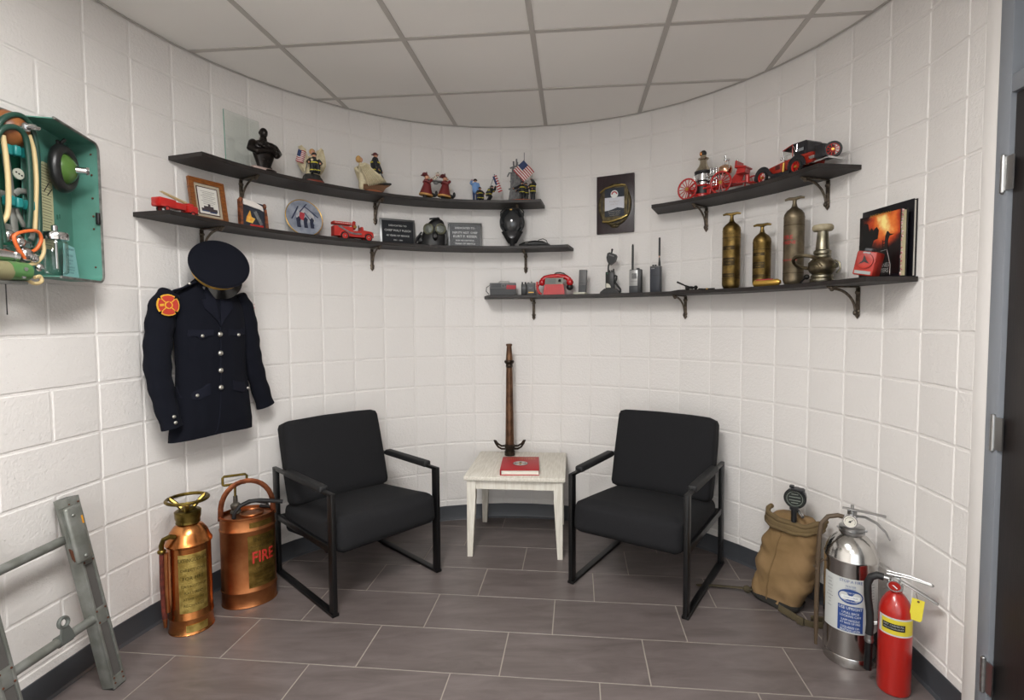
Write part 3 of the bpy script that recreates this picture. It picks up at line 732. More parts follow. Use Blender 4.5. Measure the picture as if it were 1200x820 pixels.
# pump with round face, on top of the bag
M_dark = mat('dark_bakelite', '#17181a', rough=.35)
t2 = thing('dial_gauge', (1.318, 2.520, .492), math.radians(-35), 'round black dial gauge sticking up behind the canvas backpack', 'gauge')
R_ = RX(-PI/2)
part('gauge_body', MB().lathe([(.030, .055), (.046, .05), (.048, .03), (.050, .0), (.047, -.004)], (0, 0, .048), 32, R=R_), M_dark, t2)
part('bezel', MB().tube([(.046*math.cos(2*PI*i/32), .004, .048+.046*math.sin(2*PI*i/32)) for i in range(32)], .003, 6, closed=True), M_chrome, t2)
part('dial', MB().cyl((0, -.0045, .048), (0, -.006, .048), .043, n=32), mat('dark_green_dial', '#1d2420', rough=.3), t2)
dm = MB()
for q in (.022, .008, -.008, -.02): dm.box((0, -.0065, .048+q), (.05 if abs(q) < .015 else .03, .001, .003))
dm.tube([(.035*math.cos(2*PI*i/24), -.0065, .048+.035*math.sin(2*PI*i/24)) for i in range(24)], .0012, 4, closed=True)
part('dial_marks', dm, mat('dial_grey', '#8a9088', rough=.5), t2)
part('clamp', MB().box((.012, -.02, .101), (.056, .035, .012), .003).box((.035, -.02, .094), (.02, .03, .022), .003).box((-.012, -.02, .112), (.02, .02, .012), .003), M_dark, t2)
part('stem', MB().cyl((0, -.02, 0), (0, -.02, -.06), .013).cyl((.0, -.02, .0), (0, -.02, .012), .02), M_dark, t2)
part('outlet', MB().cyl((.018, -.02, -.004), (.042, -.05, -.020), .008), M_chrome, t2)

M_steel = mat('polished_stainless_steel', '#c4c2be', rough=.17, metal=1, bump=.03, bscale=8)
t = thing('water_fire_extinguisher', (1.356, 2.138, 0), math.radians(-33), 'large polished stainless steel water extinguisher with blue and white label', 'fire extinguisher')
R = .0965
part('cylinder', MB().lathe([(.085, .0), (R-.002, .002), (R, .010), (R, .040), (R-.0015, .043), (R, .046), (R, .428), (R+.0015, .431), (R+.0015, .438), (R-.001, .442), (R-.006, .466), (R-.018, .492), (R-.036, .514), (R-.054, .526), (.036, .531)], n=64), M_steel, t)
part('collar', MB().lathe([(.034, .528), (.046, .531), (.047, .540), (.042, .543), (.046, .547), (.046, .556), (.040, .560), (.026, .562)], n=32).box((0.047, 0, .545), (.014, .008, .008), .002).box((-.047, 0, .545), (.014, .008, .008), .002), M_hinge, t)
vh = MB(); vh.box((0, 0, .585), (.034, .05, .05), .008); vh.cyl((0, 0, .560), (0, 0, .62), .018)
part('valve', vh, M_hinge, t)
g = part('pressure_gauge', MB().cyl((-.006, -.028, .588), (-.006, -.047, .588), .027, n=28), M_chrome, t)
part('gauge_face', MB().cyl((-.006, -.0472, .588), (-.006, -.0485, .588), .0225, n=28), mat('gauge_white', '#cfcbbf', rough=.4), g)
part('needle', MB().box((-.004, -.049, .591), (.020, .001, .002), rot=RY(-.6)).cyl((-.006, -.0485, .588), (-.006, -.0495, .588), .004).tube([(-.006+.018*math.cos(a), -.0488, .588+.018*math.sin(a)) for a in [-.6+i*.35 for i in range(12)]], .0009, 4), M_ink, g)
lv = MB(); lv.tube([(-.035, 0, .628), (.04, 0, .624), (.115, 0, .618)], .013, 8, flat=.35, up=(0, 1, 0)); lv.cyl((.0, 0, .61), (0, 0, .645), .006); part('squeeze_lever', lv, M_hinge, t)
hd = MB(); hd.tube([(.01, 0, .600), (.045, 0, .602), (.085, 0, .585), (.115, 0, .555), (.13, 0, .525)], [.012, .013, .013, .011, .008], 8, flat=.4, up=(0, 1, 0)); part('carry_handle', hd, M_hinge, t)
M_hoseb = mat('brown_perished_hose', '#4b3c2b', rough=.6, bump=.2, bscale=120)
part('hose', MB().tube([(-.015, -.01, .590), (-.05, -.012, .595), (-.085, -.018, .585), (-.108, -.03, .555), (-.114, -.035, .50), (-.117, -.036, .38), (-.119, -.037, .22), (-.118, -.037, .10)], .0095, 12), M_hoseb, t)
part('hose_tip', MB().cyl((-.118, -.037, .102), (-.118, -.037, .035), .0085, .006), M_hoseb, t)
part('hose_clip', MB().tube([(-.098, -.02, .40), (-.11, -.030, .39), (-.124, -.046, .36), (-.130, -.034, .37)], .005, 6), M_hoseb, t)
M_lab = mat('silver_white_label', '#b9bbb8', rough=.42); M_blue = mat('blue_label_ink', '#1e3f7d', rough=.45); M_lw = mat('label_white', '#d7d9d6', rough=.45)
lb = part('label', arc_plate(R+.0002, -1.1, 1.35, .150, .372, .0006, 30), M_lab, t)
part('blue_panel', arc_plate(R+.0009, -.42, .50, .156, .262, .0004, 16), M_blue, lb)
ov = MB(); ov.v = []; 
def oval_wrap(rx, rz, cz, c, r, n=28):
    m = MB(); V = [(r*math.sin(c), -r*math.cos(c), cz)]
    for i in range(n): a = 2*PI*i/n; q = c+rx*math.cos(a)/R; V.append((r*math.sin(q), -r*math.cos(q), cz+rz*math.sin(a)))
    return m.add(V, [(0, 1+i, 1+(i+1) % n) for i in range(n)])
part('blue_oval', oval_wrap(.044, .030, .300, .03, R+.0016), M_blue, lb, smooth=False, fixn=False)
part('oval_band', arc_plate(R+.0016, -.31, .37, .289, .304, .0004, 12), M_lw, lb)
def wtx(rows, m, name, parent, c0=.0, yo=.0022, ws=1.):
    tx = MB()
    for s_, z, sz in rows:
        q = text_mb(s_, sz, wscale=ws)
        q.v = [((R+yo)*math.sin(c0+v[0]/R), -(R+yo)*math.cos(c0+v[0]/R), v[2]+z) for v in q.v]; tx.add(q.v, q.f)
    return part(name, tx, m, parent, smooth=False)
wtx((('USE UPRIGHT', .252, .0165), ('1.PULL BACK', .233, .013), ('LOCKING CAM', .220, .013), ('2.AIM NOZZLE', .203, .012), ('AT BASE OF FIRE', .191, .0115), ('3.SQUEEZE OP-', .174, .012), ('ERATING LEVER', .162, .012), ('WATER TYPE', .315, .008), ('STORED PRESSURE', .281, .0065)), M_lw, 'white_lettering', lb, .04, ws=.82)
wtx((('STOP·A·FIRE', .361, .0165), ('WATER', .341, .012), ('EXTINGUISHER', .332, .006), ('CLASS A FIRES', .2965, .0085)), M_blue, 'blue_lettering', lb, .03, ws=.9)
wtx(tuple((s_, .355-.012*i, .0065) for i, s_ in enumerate(('RECHARGE', 'REMOVE HEAD', 'FILL WITH', 'WATER TO', 'MARK. WIPE', 'GASKET AND', 'SEAT. SCREW', 'ON HEAD', 'TIGHTLY.', 'PRESSURIZE', 'TO MARK', 'ON GAUGE', 'INSPECT', 'OFTEN'))), M_ink, 'side_lettering', lb, .82, ws=.9)
wtx(tuple((s_, .350-.014*i, .006) for i, s_ in enumerate(('PROTECT', 'FROM', 'FREEZING', 'DO NOT', 'USE ON', 'ELECTRICAL', 'FIRES', 'TEST', 'YEARLY'))), M_ink, 'side_lettering', lb, -.78, ws=.9)

M_rp = mat('glossy_red_enamel', '#a0180f', rough=.28, coat=.4)
t = thing('red_fire_extinguisher', (1.408, 1.945, 0), math.radians(-38), 'small red fire extinguisher with black hose and yellow tag, nearest the door frame', 'fire extinguisher')
R = .0545
part('cylinder', MB().lathe([(.050, .0), (R-.002, .002), (R, .008), (R, .300), (R-.002, .320), (R-.010, .345), (R-.024, .368), (R-.036, .380), (.020, .386), (.018, .395)], n=48), M_rp, t)
part('valve', MB().lathe([(.020, .390), (.022, .393), (.022, .408), (.016, .412)], n=20).box((0, 0, .425), (.026, .034, .032), .005), M_hinge, t)
g = part('pressure_gauge', MB().cyl((-.004, -.020, .418), (-.004, -.036, .414), .024, n=24), M_chrome, t)
part('gauge_face', MB().cyl((-.004, -.0362, .414), (-.004, -.0372, .4137), .019, n=24), mat('gauge_red', '#a8241c', rough=.4), g)
part('needle', MB().box((-.004, -.038, .414), (.022, .001, .004), rot=RY(.7)), M_lw, g)
part('squeeze_lever', MB().tube([(-.03, .012, .447), (.04, .010, .447), (.105, .006, .437)], .0035, 6).tube([(-.03, -.012, .447), (.04, -.010, .447), (.105, -.006, .437)], .0035, 6).tube([(.105, .006, .437), (.110, 0, .436), (.105, -.006, .437)], .0035, 6).box((-.01, 0, .445), (.05, .026, .006), .002), M_hinge, t)
part('carry_handle', MB().tube([(.01, 0, .425), (.045, 0, .412), (.09, 0, .392), (.125, 0, .372)], .011, 8, flat=.35, up=(0, 1, 0)).tube([(.0, -.012, .432), (.05, -.014, .412), (.12, -.012, .378)], .003, 6), M_hinge, t)
part('hose', MB().tube([(-.040, -.008, .428), (-.060, -.010, .430), (-.080, -.012, .418), (-.090, -.014, .390), (-.088, -.014, .34), (-.080, -.016, .28), (-.078, -.018, .235), (-.080, -.018, .19)], .0135, 12), M_rub, t)
part('hose_coupling', MB().cyl((-.016, -.006, .425), (-.044, -.008, .429), .0105, n=16), M_hinge, t)
part('hose_fitting', MB().cyl((-.080, -.018, .195), (-.080, -.018, .165), .0145, n=16).tube([(-.080, -.018, .172), (-.080, -.018, .176)], .0165, 16), M_hinge, t)
part('horn', MB().cyl((-.080, -.018, .168), (-.082, -.018, .055), .0125, .0135, n=16), M_blk, t)
part('clip', MB().tube([(-.057, -.012, .24), (-.075, -.02, .235), (-.075, -.002, .235), (-.057, .004, .24)], .003, 6), M_hinge, t)
M_yel = mat('yellow_label', '#c9b832', rough=.45)
lb = part('label', arc_plate(R+.0002, -1.05, 1.35, .232, .300, .0005, 26), M_lab, t)
part('yellow_band', arc_plate(R+.0008, -.80, 1.30, .238, .294, .0004, 24), M_yel, lb)
part('black_panel', arc_plate(R+.0013, -.72, .62, .254, .279, .0004, 20), M_ink, lb)
wtx_R = R
tx = MB()
for s_, z, sz in (('DRY CHEMICAL', .272, .009), ('FIRE EXTINGUISHER', .2615, .007)):
    q = text_mb(s_, sz); q.v = [((R+.0022)*math.sin(-.05+v[0]/R), -(R+.0022)*math.cos(-.05+v[0]/R), v[2]+z) for v in q.v]; tx.add(q.v, q.f)
part('lettering', tx, M_lab, lb, smooth=False)
tg = MB().prism([(-.019, 0), (.019, 0), (.019, -.075), (.014, -.082), (-.019, -.082)], .0008, (0, 0, 0), RY(.10)); tg.move(lambda v: v+Vector((.068, -.024, .382)))
tg_ = part('tag', tg, mat('yellow_card', '#d3c53a', rough=.6), t, smooth=False)
part('tag_eyelet', MB().cyl((.068, -.0250, .374), (.068, -.0262, .374), .004).tube([(.06, -.012, .398), (.064, -.022, .386), (.068, -.025, .374)], .001, 4), M_rust, tg_)
# ------------------------------------------------ helpers for small figures
def cap(m, pts, r, n=8):
    if not hasattr(r, '__len__'): r = [r]*len(pts)
    m.tube(pts, r, n); m.ell(pts[0], r[0], n, 6); m.ell(pts[-1], r[-1], n, 6); return m
M_turn = mat('turnout_navy', '#15171c', rough=.6); M_stripe = mat('reflective_yellow', '#c9bb2e', rough=.5)
M_skin = mat('figurine_skin', '#c48f72', rough=.6); M_cream = mat('cream_resin', '#cfc4a4', rough=.6, col2='#c2b594', vscale=60)
M_hair = mat('blond_hair', '#b98f55', rough=.7); M_hel = mat('dark_red_helmet', '#5b1418', rough=.4); M_helb = mat('black_helmet', '#141416', rough=.4)
M_basewood = mat('reddish_base', '#7a2f1c', rough=.45); M_basew2 = mat('orange_brown_base', '#94502a', rough=.5); M_rock = mat('dark_rock', '#34322f', rough=.8, col2='#232220', vscale=80, bump=.5, bscale=150)
M_blueshirt = mat('light_blue_shirt', '#6f93c4', rough=.7); M_grey = mat('mid_grey_resin', '#7b7b7a', rough=.6, col2='#5f5f60', vscale=60)
M_fblue = mat('flag_blue', '#2a3b63', rough=.7); M_fred = mat('flag_red', '#a3323a', rough=.7); M_fwhite = mat('flag_white', '#d6d2cc', rough=.7)
def fireman(t, p, h, a=0., coat=None, helmet=None, pose='stand', arms=((-.5, -.2, .55), (.5, -.2, .55)), trousers=None, skin=None):
    """small figure with its feet at p; a = heading; h = height; hands given as fractions of h"""
    coat = coat or M_turn; helmet = helmet or M_helb; R = RZ(a); P = Vector(p)
    def T(x, y, z): return R @ Vector((x*h, y*h, z*h)) + P
    lg = MB(); ct = MB(); st = MB(); hd = MB(); he = MB()
    if pose == 'stand':
        hip, ch, nk, hdz = .47, .66, .82, .89; fy = 0
        for s in (-1, 1): cap(lg, [T(s*.065, 0, hip), T(s*.07, -.01, .25), T(s*.07, 0, .03)], [h*.075, h*.06, h*.05]); lg.ell(T(s*.07, -.03, .025), (h*.045, h*.07, h*.03), 8, 5, R)
        bx = 0.
    elif pose == 'sit':
        hip, ch, nk, hdz = .22, .42, .60, .68
        for s in (-1, 1): cap(lg, [T(s*.07, 0, hip), T(s*.10, -.25, .28), T(s*.10, -.27, .05)], [h*.085, h*.075, h*.06]); lg.ell(T(s*.1, -.31, .03), (h*.05, h*.08, h*.04), 8, 5, R); st.lathe([(h*.068, -h*.015), (h*.068, h*.015)], T(s*.10, -.27, .11), 10)
        bx = 0.
    else:  # bend
        hip, ch, nk, hdz = .40, .52, .62, .66
        for s in (-1, 1): cap(lg, [T(s*.08, .05, hip), T(s*.09, -.10, .25), T(s*.09, .05, .03)], [h*.085, h*.07, h*.05])
    yo = -.16 if pose == 'bend' else 0.
    cap(ct, [T(0, 0, hip), T(0, yo*.5, ch), T(0, yo, nk-.06)], [h*.135, h*.155, h*.105], 10)
    if coat is M_turn: ct.tube([T(0, 0, hip-.12), T(0, 0, hip+.05)], [h*.165, h*.145], 10)
    st.tube([T(0, 0, hip-.07), T(0, 0, hip-.04)], h*.164, 10); st.tube([T(0, yo*.5-.0, ch-.02), T(0, yo*.5, ch+.02)], h*.160, 10)
    for i, s in enumerate((-1, 1)):
        hx, hy, hz = arms[i]; e = ((s*.14+hx)/2+s*.05, (yo+hy)/2-.02, (nk-.08+hz)/2-.04)
        cap(ct, [T(s*.115, yo, nk-.07), T(*e), T(hx, hy, hz)], [h*.072, h*.062, h*.052]); hd.ell(T(hx, hy-.02, hz), h*.038, 8, 5)
        st.ell(T((e[0]+hx)/2, (e[1]+hy)/2, (e[2]+hz)/2), h*.054, 8, 5)
    hd.ell(T(0, yo-.01, hdz), (h*.062, h*.07, h*.078), 10, 8); hd.ell(T(0, yo-.075, hdz-.005), (h*.014, h*.016, h*.018), 6, 4)
    he.ell(T(0, yo, hdz+.045), (h*.078, h*.09, h*.065), 10, 6); he.ell(T(0, yo+.01, hdz+.035), (h*.10, h*.125, h*.018), 12, 5, R)
    part('trousers', lg, trousers or coat, t); part('coat', ct, coat, t); part('face_and_hands', hd, skin or M_skin, t); part('helmet', he, helmet, t)
    if coat is M_turn: tag(part('reflective_stripes', st, M_stripe, t), kind='stuff')
def flag_mb(w, h, wave=.006, n=12):
    """returns (white, red stripes, blue) meshes of a little flag hanging in XZ from its top-left corner"""
    def f(u, v, o=0): return Vector((u*w, wave*math.sin(u*7)+o, -v*h))
    A, B, D = MB(), MB(), MB()
    for o in (0, .0015): A.grid(lambda u, v: f(u, v, o), n, 6)
    for k in range(0, 7):
        for o in (-.0008, .0023): B.grid(lambda u, v: f(u, (k*2+v)/13, o), n, 1)
    for o in (-.0014, .0029): D.grid(lambda u, v: f(u*.42, v*.54, o), 6, 2)
    return A, B, D
def hang_flag(t, w, h, loc, R, wave=.006):
    for nm, mb, m in zip(('flag_cloth', 'flag_stripes', 'flag_canton'), flag_mb(w, h, wave), (M_fwhite, M_fred, M_fblue)):
        mb.move(lambda v: R @ v+Vector(loc)); tag(part(nm, mb, m, t), kind='stuff' if nm == 'flag_stripes' else None)
def feather(m, root, tip, w, thick=.003):
    a, b = Vector(root), Vector(tip); m.tube([a, a.lerp(b, .35), a.lerp(b, .8), b], [w*.8, w*1.5, w*1.3, w*.3], 6, flat=.3, up=(0, 1, 0))
def shelf_thing(name, s, off, z, label, cat, group=None, turn=0.):
    loc, rz = on(s, off, z); return thing(name, loc, rz+turn, label, cat, group)

# ------------------------------------------------ top left shelf
M_glass = mat('clear_glass', '#eef5f1', rough=.02)
_nt = M_glass.node_tree; _tr = _nt.nodes.new('ShaderNodeBsdfTransparent'); _tr.inputs[0].default_value = (.97, .99, .98, 1); _gl = _nt.nodes.new('ShaderNodeBsdfGlossy'); _gl.inputs['Roughness'].default_value = .03
_mx = _nt.nodes.new('ShaderNodeMixShader'); _lw = _nt.nodes.new('ShaderNodeLayerWeight'); _lw.inputs[0].default_value = .25; _ma = _nt.nodes.new('ShaderNodeMath'); _ma.operation = 'MULTIPLY_ADD'; _ma.inputs[1].default_value = .5; _ma.inputs[2].default_value = .05
_nt.links.new(_lw.outputs['Fresnel'], _ma.inputs[0]); _nt.links.new(_ma.outputs[0], _mx.inputs[0]); _nt.links.new(_tr.outputs[0], _mx.inputs[1]); _nt.links.new(_gl.outputs[0], _mx.inputs[2]); _nt.links.new(_mx.outputs[0], _nt.nodes['Material Output'].inputs[0]); M_gedge = mat('green_glass_edge', '#6f9a8b', rough=.2)
t = shelf_thing('glass_award_plate', 2.72, .05, ZA, 'square clear glass plate standing behind the dark bust on the top shelf', 'glass plate', turn=.10)
part('glass_sheet', MB().box((0, .012, .155), (.205, .005, .31), rot=RX(-.03)), M_glass, t, smooth=False)
e = MB(); e.box((-.1032, .012, .155), (.0014, .0055, .31), rot=RX(-.03)); part('glass_edge', e, M_gedge, t, smooth=False)
M_dkb = mat('dark_patinated_bronze', '#241d19', rough=.35, metal=.6, col2='#15110f', vscale=40)
t = shelf_thing('bust', 2.86, .160, ZA, 'dark bronze bust of a muscular person with folded arms on a pale plinth', 'bust', turn=-.05)
part('plinth', MB().box((-.012, 0, .009), (.105, .075, .018), .003), mat('pale_pink_stone', '#a9948c', rough=.4), t)
m = MB(); m.lathe([(.050, .0), (.046, .012), (.026, .02), (.024, .03)], (.03, 0, .0), 16)
def torso(u, v):
    a = 2*PI*u; z = .018+v*.150; w_ = .034+.030*math.sin(min(1, v*1.15)*PI*.55)**1.5; w_ *= (1 if v < .8 else 1-((v-.8)/.2)**2*.72); d_ = w_*.62
    return Vector((w_*math.cos(a)+.012, d_*math.sin(a), z))
m.grid(torso, 20, 14, closed_u=True)
for s in (-1, 1):
    c_ = .012+s*.060; m.ell((c_-s*.004, .0, .140), (.022, .022, .022)); cap(m, [(c_, -.002, .138), (.012+s*.074, -.010, .112), (.012+s*.052, -.034, .096)], [.021, .021, .018]); cap(m, [(.012+s*.055, -.032, .098), (.012-s*.022, -.048, .118+s*.006)], [.0175, .012]); m.ell((.012-s*.03, -.046, .125+s*.006), (.014, .010, .012)); m.ell((.012+s*.024, -.030, .138), (.026, .014, .018))
    for z in (.060, .076, .091): m.ell((.012+s*.011, -.026, z), (.010, .006, .007), 8, 5)
m.tube([(.012, 0, .155), (.012, -.002, .185)], [.022, .016], 12)
m.ell((.012, .002, .138), (.058, .027, .024), 18, 10)
part('figure', m, M_dkb, t, ang=60)
m = MB(); m.ell((.012, -.004, .205), (.0205, .024, .027), 16, 12); m.ell((.012, -.028, .201), (.0035, .005, .006)); m.ell((.012, -.022, .188), (.009, .007, .006))
for s in (-1, 1): m.ell((.012+s*.020, 0, .203), (.004, .006, .008), 8, 5); m.ell((.012+s*.008, -.023, .211), (.005, .004, .003), 8, 4)
part('head', m, M_dkb, t, ang=60)

G = 'firefighter figurines on the top shelf'
t = shelf_thing('angel_figurine', 4.50, .140, ZA, 'figurine of a winged angel behind a seated firefighter in black gear', 'figurine', G, turn=-.2)
part('wood_base', MB().lathe([(.058, 0), (.060, .004), (.060, .016), (.056, .020)], n=28, sy=.7), M_basewood, t)
part('rock', MB().grid(lambda u, v: Vector(((.062-.02*v+.006*noise.noise(Vector((u*9, v*3, 0))))*math.cos(2*PI*u)-.004, .7*(.062-.02*v)*math.sin(2*PI*u), .018+.032*v+.006*noise.noise(Vector((u*9, v*4, 5))))), 24, 5, closed_u=True).ell((-.004, 0, .048), (.044, .03, .010)), M_rock, t)
m = MB(); m.lathe([(.040, .045), (.034, .08), (.022, .12), (.024, .145), (.012, .165)], (0, .018, 0), 20, sy=.7); cap(m, [(-.022, .014, .15), (-.03, -.010, .125), (-.01, -.022, .13)], .009); cap(m, [(.022, .014, .15), (.034, -.010, .135), (.02, -.022, .14)], .009)
part('angel_robe', m, M_cream, t)
part('angel_head', MB().ell((0, .006, .180), (.013, .014, .017)), M_skin, t); part('angel_hair', MB().ell((0, .012, .186), (.017, .016, .018)), M_hair, t)
for s in (-1, 1):
    m = MB(); m.tube([(s*.012, .026, .12), (s*.035, .03, .185), (s*.055, .032, .215), (s*.068, .032, .205)], [.012, .013, .014, .010], 8, flat=.5, up=(0, 1, 0))
    for i in range(9): q = i/8; feather(m, (s*(.030+.036*q), .030, .200+.010*math.sin(q*3)), (s*(.040+.040*q), .032, .062+.055*q*q), .010)
    part('wing', m, M_cream, t)
hang_flag(t, .045, .07, (-.075, .010, .19), RY(.25))
fireman(t, (.004, -.012, .048), .165, -.15, pose='sit', arms=((-.20, -.26, .36), (.16, -.28, .34)))

t = shelf_thing('kneeling_angel_figurine', 6.38, .140, ZA, 'figurine of a standing firefighter with a kneeling angel wrapping cream wings around', 'figurine', G, turn=.1)
part('wood_base', MB().lathe([(.066, 0), (.070, .004), (.068, .014), (.060, .018)], (.012, 0, 0), 28, sy=.65), M_basew2, t)
part('rock', MB().prism([(-.06, .016), (.07, .016), (.085, .040), (.118, .062), (.112, .070), (.06, .072), (0, .050), (-.06, .045)], .06, (0, .03, 0)), mat('brown_stone', '#6b4b33', rough=.8, bump=.5, bscale=120), t, smooth=False)
m = MB()
for i in range(12): q = i/11; m.box((.03+.085*q, -.0, .062+.008*q), (.012, .085, .012), .003, 1, RY(.4))
tag(part('ledge', m, M_rock, t, smooth=False), kind='stuff')
m = MB(); cap(m, [(-.062, .0, .17), (-.055, .0, .13), (-.045, 0, .07), (-.05, 0, .03)], [.012, .022, .030, .026], 12); cap(m, [(-.05, -.015, .15), (-.02, -.03, .13), (.01, -.03, .12)], .010); part('angel_robe', m, M_cream, t)
part('angel_head', MB().ell((-.078, -.004, .195), (.017, .018, .021)), M_hair, t); part('angel_face', MB().ell((-.066, -.010, .192), (.011, .011, .015)), M_skin, t)
for s in (-1, 1):
    m = MB(); m.tube([(-.07, s*.012-.01, .12), (-.085, s*.035-.01, .145), (-.06, s*.042-.01, .16), (-.03, s*.045-.01, .155)], [.010, .013, .013, .009], 8, flat=.6)
    for i in range(11): q = i/10; feather(m, (-.085+.07*q, s*.042-.01, .135+.02*math.sin(q*PI)), (-.035+.115*q, s*.040-.012, .030+.042*q), .010)
    part('wing', m, M_cream, t)
fireman(t, (.030, -.006, .066), .190, .9, helmet=M_hel, arms=((-.16, -.10, .42), (.16, -.16, .40)))
m = MB(); m.tube([(.060, -.02, .13), (.085, -.01, .10), (.10, 0, .07)], .004, 6); m.ell((.09, 0, .078), (.014, .012, .010)); part('axe', m, M_grey, t)

M_dkred = mat('dark_red_coat', '#6b1c1c', rough=.55); M_tan = mat('tan_trim', '#b98a4e', rough=.6); M_dal = mat('dalmatian_white', '#cfc6b6', rough=.6)
t = shelf_thing('marching_firemen_figurine', 8.66, .145, ZA, 'figurine of two red-coated firemen marching with a white spotted dog on a stretcher', 'figurine', G, turn=.05)
part('base', MB().lathe([(.095, 0), (.095, .006), (.09, .009)], (0, 0, 0), 28, sy=.3), M_rock, t)
for x in (-.068, .052):
    f = Vector((x, 0, .008)); m = MB()
    m.lathe([(.044, .020), (.042, .03), (.030, .07), (.022, .10), (.012, .125)], f+Vector((.0, 0, .0)), 16, R=RY(.12), sy=.75); cap(m, [f+Vector((-.006, -.02, .11)), f+Vector((.02, -.028, .10)), f+Vector((.035, -.022, .115))], .009); cap(m, [f+Vector((-.006, .02, .11)), f+Vector((.02, .028, .10)), f+Vector((.035, .022, .115))], .009)
    part('red_coat', m, M_dkred, t)
    part('coat_hem', MB().lathe([(.045, .016), (.047, .02), (.044, .028)], f, 16, R=RY(.12), sy=.75), M_tan, t)
    m = MB(); cap(m, [f+Vector((-.006, .0, .022)), f+Vector((-.004, 0, .002))], .014); m.ell(f+Vector((.004, 0, .002)), (.022, .012, .008)); cap(m, [f+Vector((.03, 0, .03)), f+Vector((.06, 0, .022))], [.013, .011]); m.ell(f+Vector((.070, 0, .036)), (.010, .011, .018)); part('boots', m, M_helb, t)
    part('face', MB().ell(f+Vector((.010, 0, .136)), (.016, .015, .015)).ell(f+Vector((.027, 0, .133)), (.006, .005, .005)), M_skin, t)
    part('moustache', MB().ell(f+Vector((.022, 0, .126)), (.008, .011, .006)), M_cream, t)
    part('helmet', MB().ell(f+Vector((-.004, 0, .152)), (.018, .016, .014)).ell(f+Vector((-.004, 0, .146)), (.028, .019, .005)).prism([(.008, .15), (.014, .15), (.010, .17), (.006, .17)], .01, f+Vector((0, .005, 0))), M_hel, t)
m = MB()
for s in (-1, 1): m.tube([(-.055, s*.018, .125), (.095, s*.018, .118)], .0035, 6)
m.box((.005, 0, .124), (.07, .036, .006), .002); m.ell((.0, 0, .112), (.018, .012, .010)); part('stretcher', m, M_grey, t)
m = MB(); cap(m, [(-.012, 0, .135), (0, 0, .150), (.010, 0, .160)], [.013, .012, .010]); m.ell((.012, 0, .172), (.013, .010, .010)); m.ell((.025, 0, .168), (.008, .007, .006)); cap(m, [(-.012, -.006, .14), (-.03, -.006, .137)], .005)
part('dog', m, M_dal, t)
m = MB()
for x, z in ((-.01, .147), (.002, .155), (.012, .178), (-.02, .139), (.008, .147)): m.ell((x, -.011, z), (.0035, .003, .0035), 6, 4)
tag(part('dog_spots', m, M_ink, t), kind='stuff')
part('dog_collar', MB().lathe([(.011, -.002), (.011, .002)], (.009, 0, .161), 10), M_fred, t)
m = MB(); cap(m, [(.098, .01, .030), (.092, .01, .06)], [.012, .010]); m.ell((.094, .01, .078), .010); part('puppy', m, M_dal, t)

t = shelf_thing('flag_raising_figurine', 10.38, .145, ZA, 'small figurine of a saluting man in a blue shirt beside crouching firefighters with a flag', 'figurine', G)
part('base', MB().lathe([(.085, 0), (.085, .004), (.08, .006)], (0, 0, 0), 24, sy=.4), M_rock, t)
fireman(t, (-.055, .008, .005), .150, -.1, coat=M_blueshirt, helmet=mat('brown_hair', '#2c1e18', rough=.8), trousers=M_fblue, arms=((-.13, -.14, .90), (.13, -.05, .45)))
fireman(t, (-.025, -.015, .005), .115, .3, pose='sit', arms=((-.2, -.2, .35), (.2, -.2, .35)))
fireman(t, (.035, .0, .005), .135, 1.2, pose='bend', arms=((-.1, -.3, .45), (.12, -.3, .72)))
part('flagpole', MB().tube([(.02, -.005, .03), (.073, -.005, .178)], .0022, 6).ell((.073, -.005, .180), .004), M_grey, t)
hang_flag(t, .030, .11, (.060, -.009, .166), RY(-.35), .004)

t = shelf_thing('ruins_figurine', 11.74, .140, ZA, 'figurine of three firefighters raising a large flag before grey twisted steel ruins', 'figurine', G)
part('wood_base', MB().lathe([(.090, 0), (.092, .003), (.092, .008), (.088, .011)], (0, 0, 0), 28, sy=.5), M_basew2, t)
m = MB()
for x0, x1, z in ((-.085, -.07, .20), (-.07, -.062, .24), (-.055, -.055, .275), (-.048, -.035, .29), (-.035, -.03, .27), (-.02, -.015, .25), (-.005, -.01, .22), (-.08, -.05, .16)):
    m.tube([(x0, .02, .010), ((x0+x1)/2+.006, .02, z*.5), (x1, .02, z)], [.008, .007, .006], 5)
for x, z in ((-.06, .10), (-.05, .15), (-.045, .20), (-.03, .07), (-.02, .12), (-.05, .24)): m.tube([(x-.03, .018, z-.01), (x+.03, .018, z+.008)], .0055, 5)
m.tube([(-.06, .02, .2), (-.085, .02, .20), (-.098, .02, .175)], .005, 5)
for i in range(14): m.box((random.uniform(-.08, .03), random.uniform(-.01, .02), random.uniform(.01, .03)), (.02, .015, .012), 0, 1, RY(random.random()*3) @ RZ(random.random()*3))
tag(part('steel_ruins', m, M_grey, t, smooth=False), kind='stuff')
part('flagpole', MB().tube([(.016, .0, .01), (.018, 0, .325)], .0024, 6), M_grey, t)
hang_flag(t, .105, .095, (.016, -.010, .272), RY(.85), .006)
fireman(t, (.005, -.012, .010), .125, .2); fireman(t, (.028, .008, .010), .120, -.4); fireman(t, (.075, -.005, .010), .135, -.3, arms=((-.15, -.15, .60), (-.05, -.1, 1.0)))

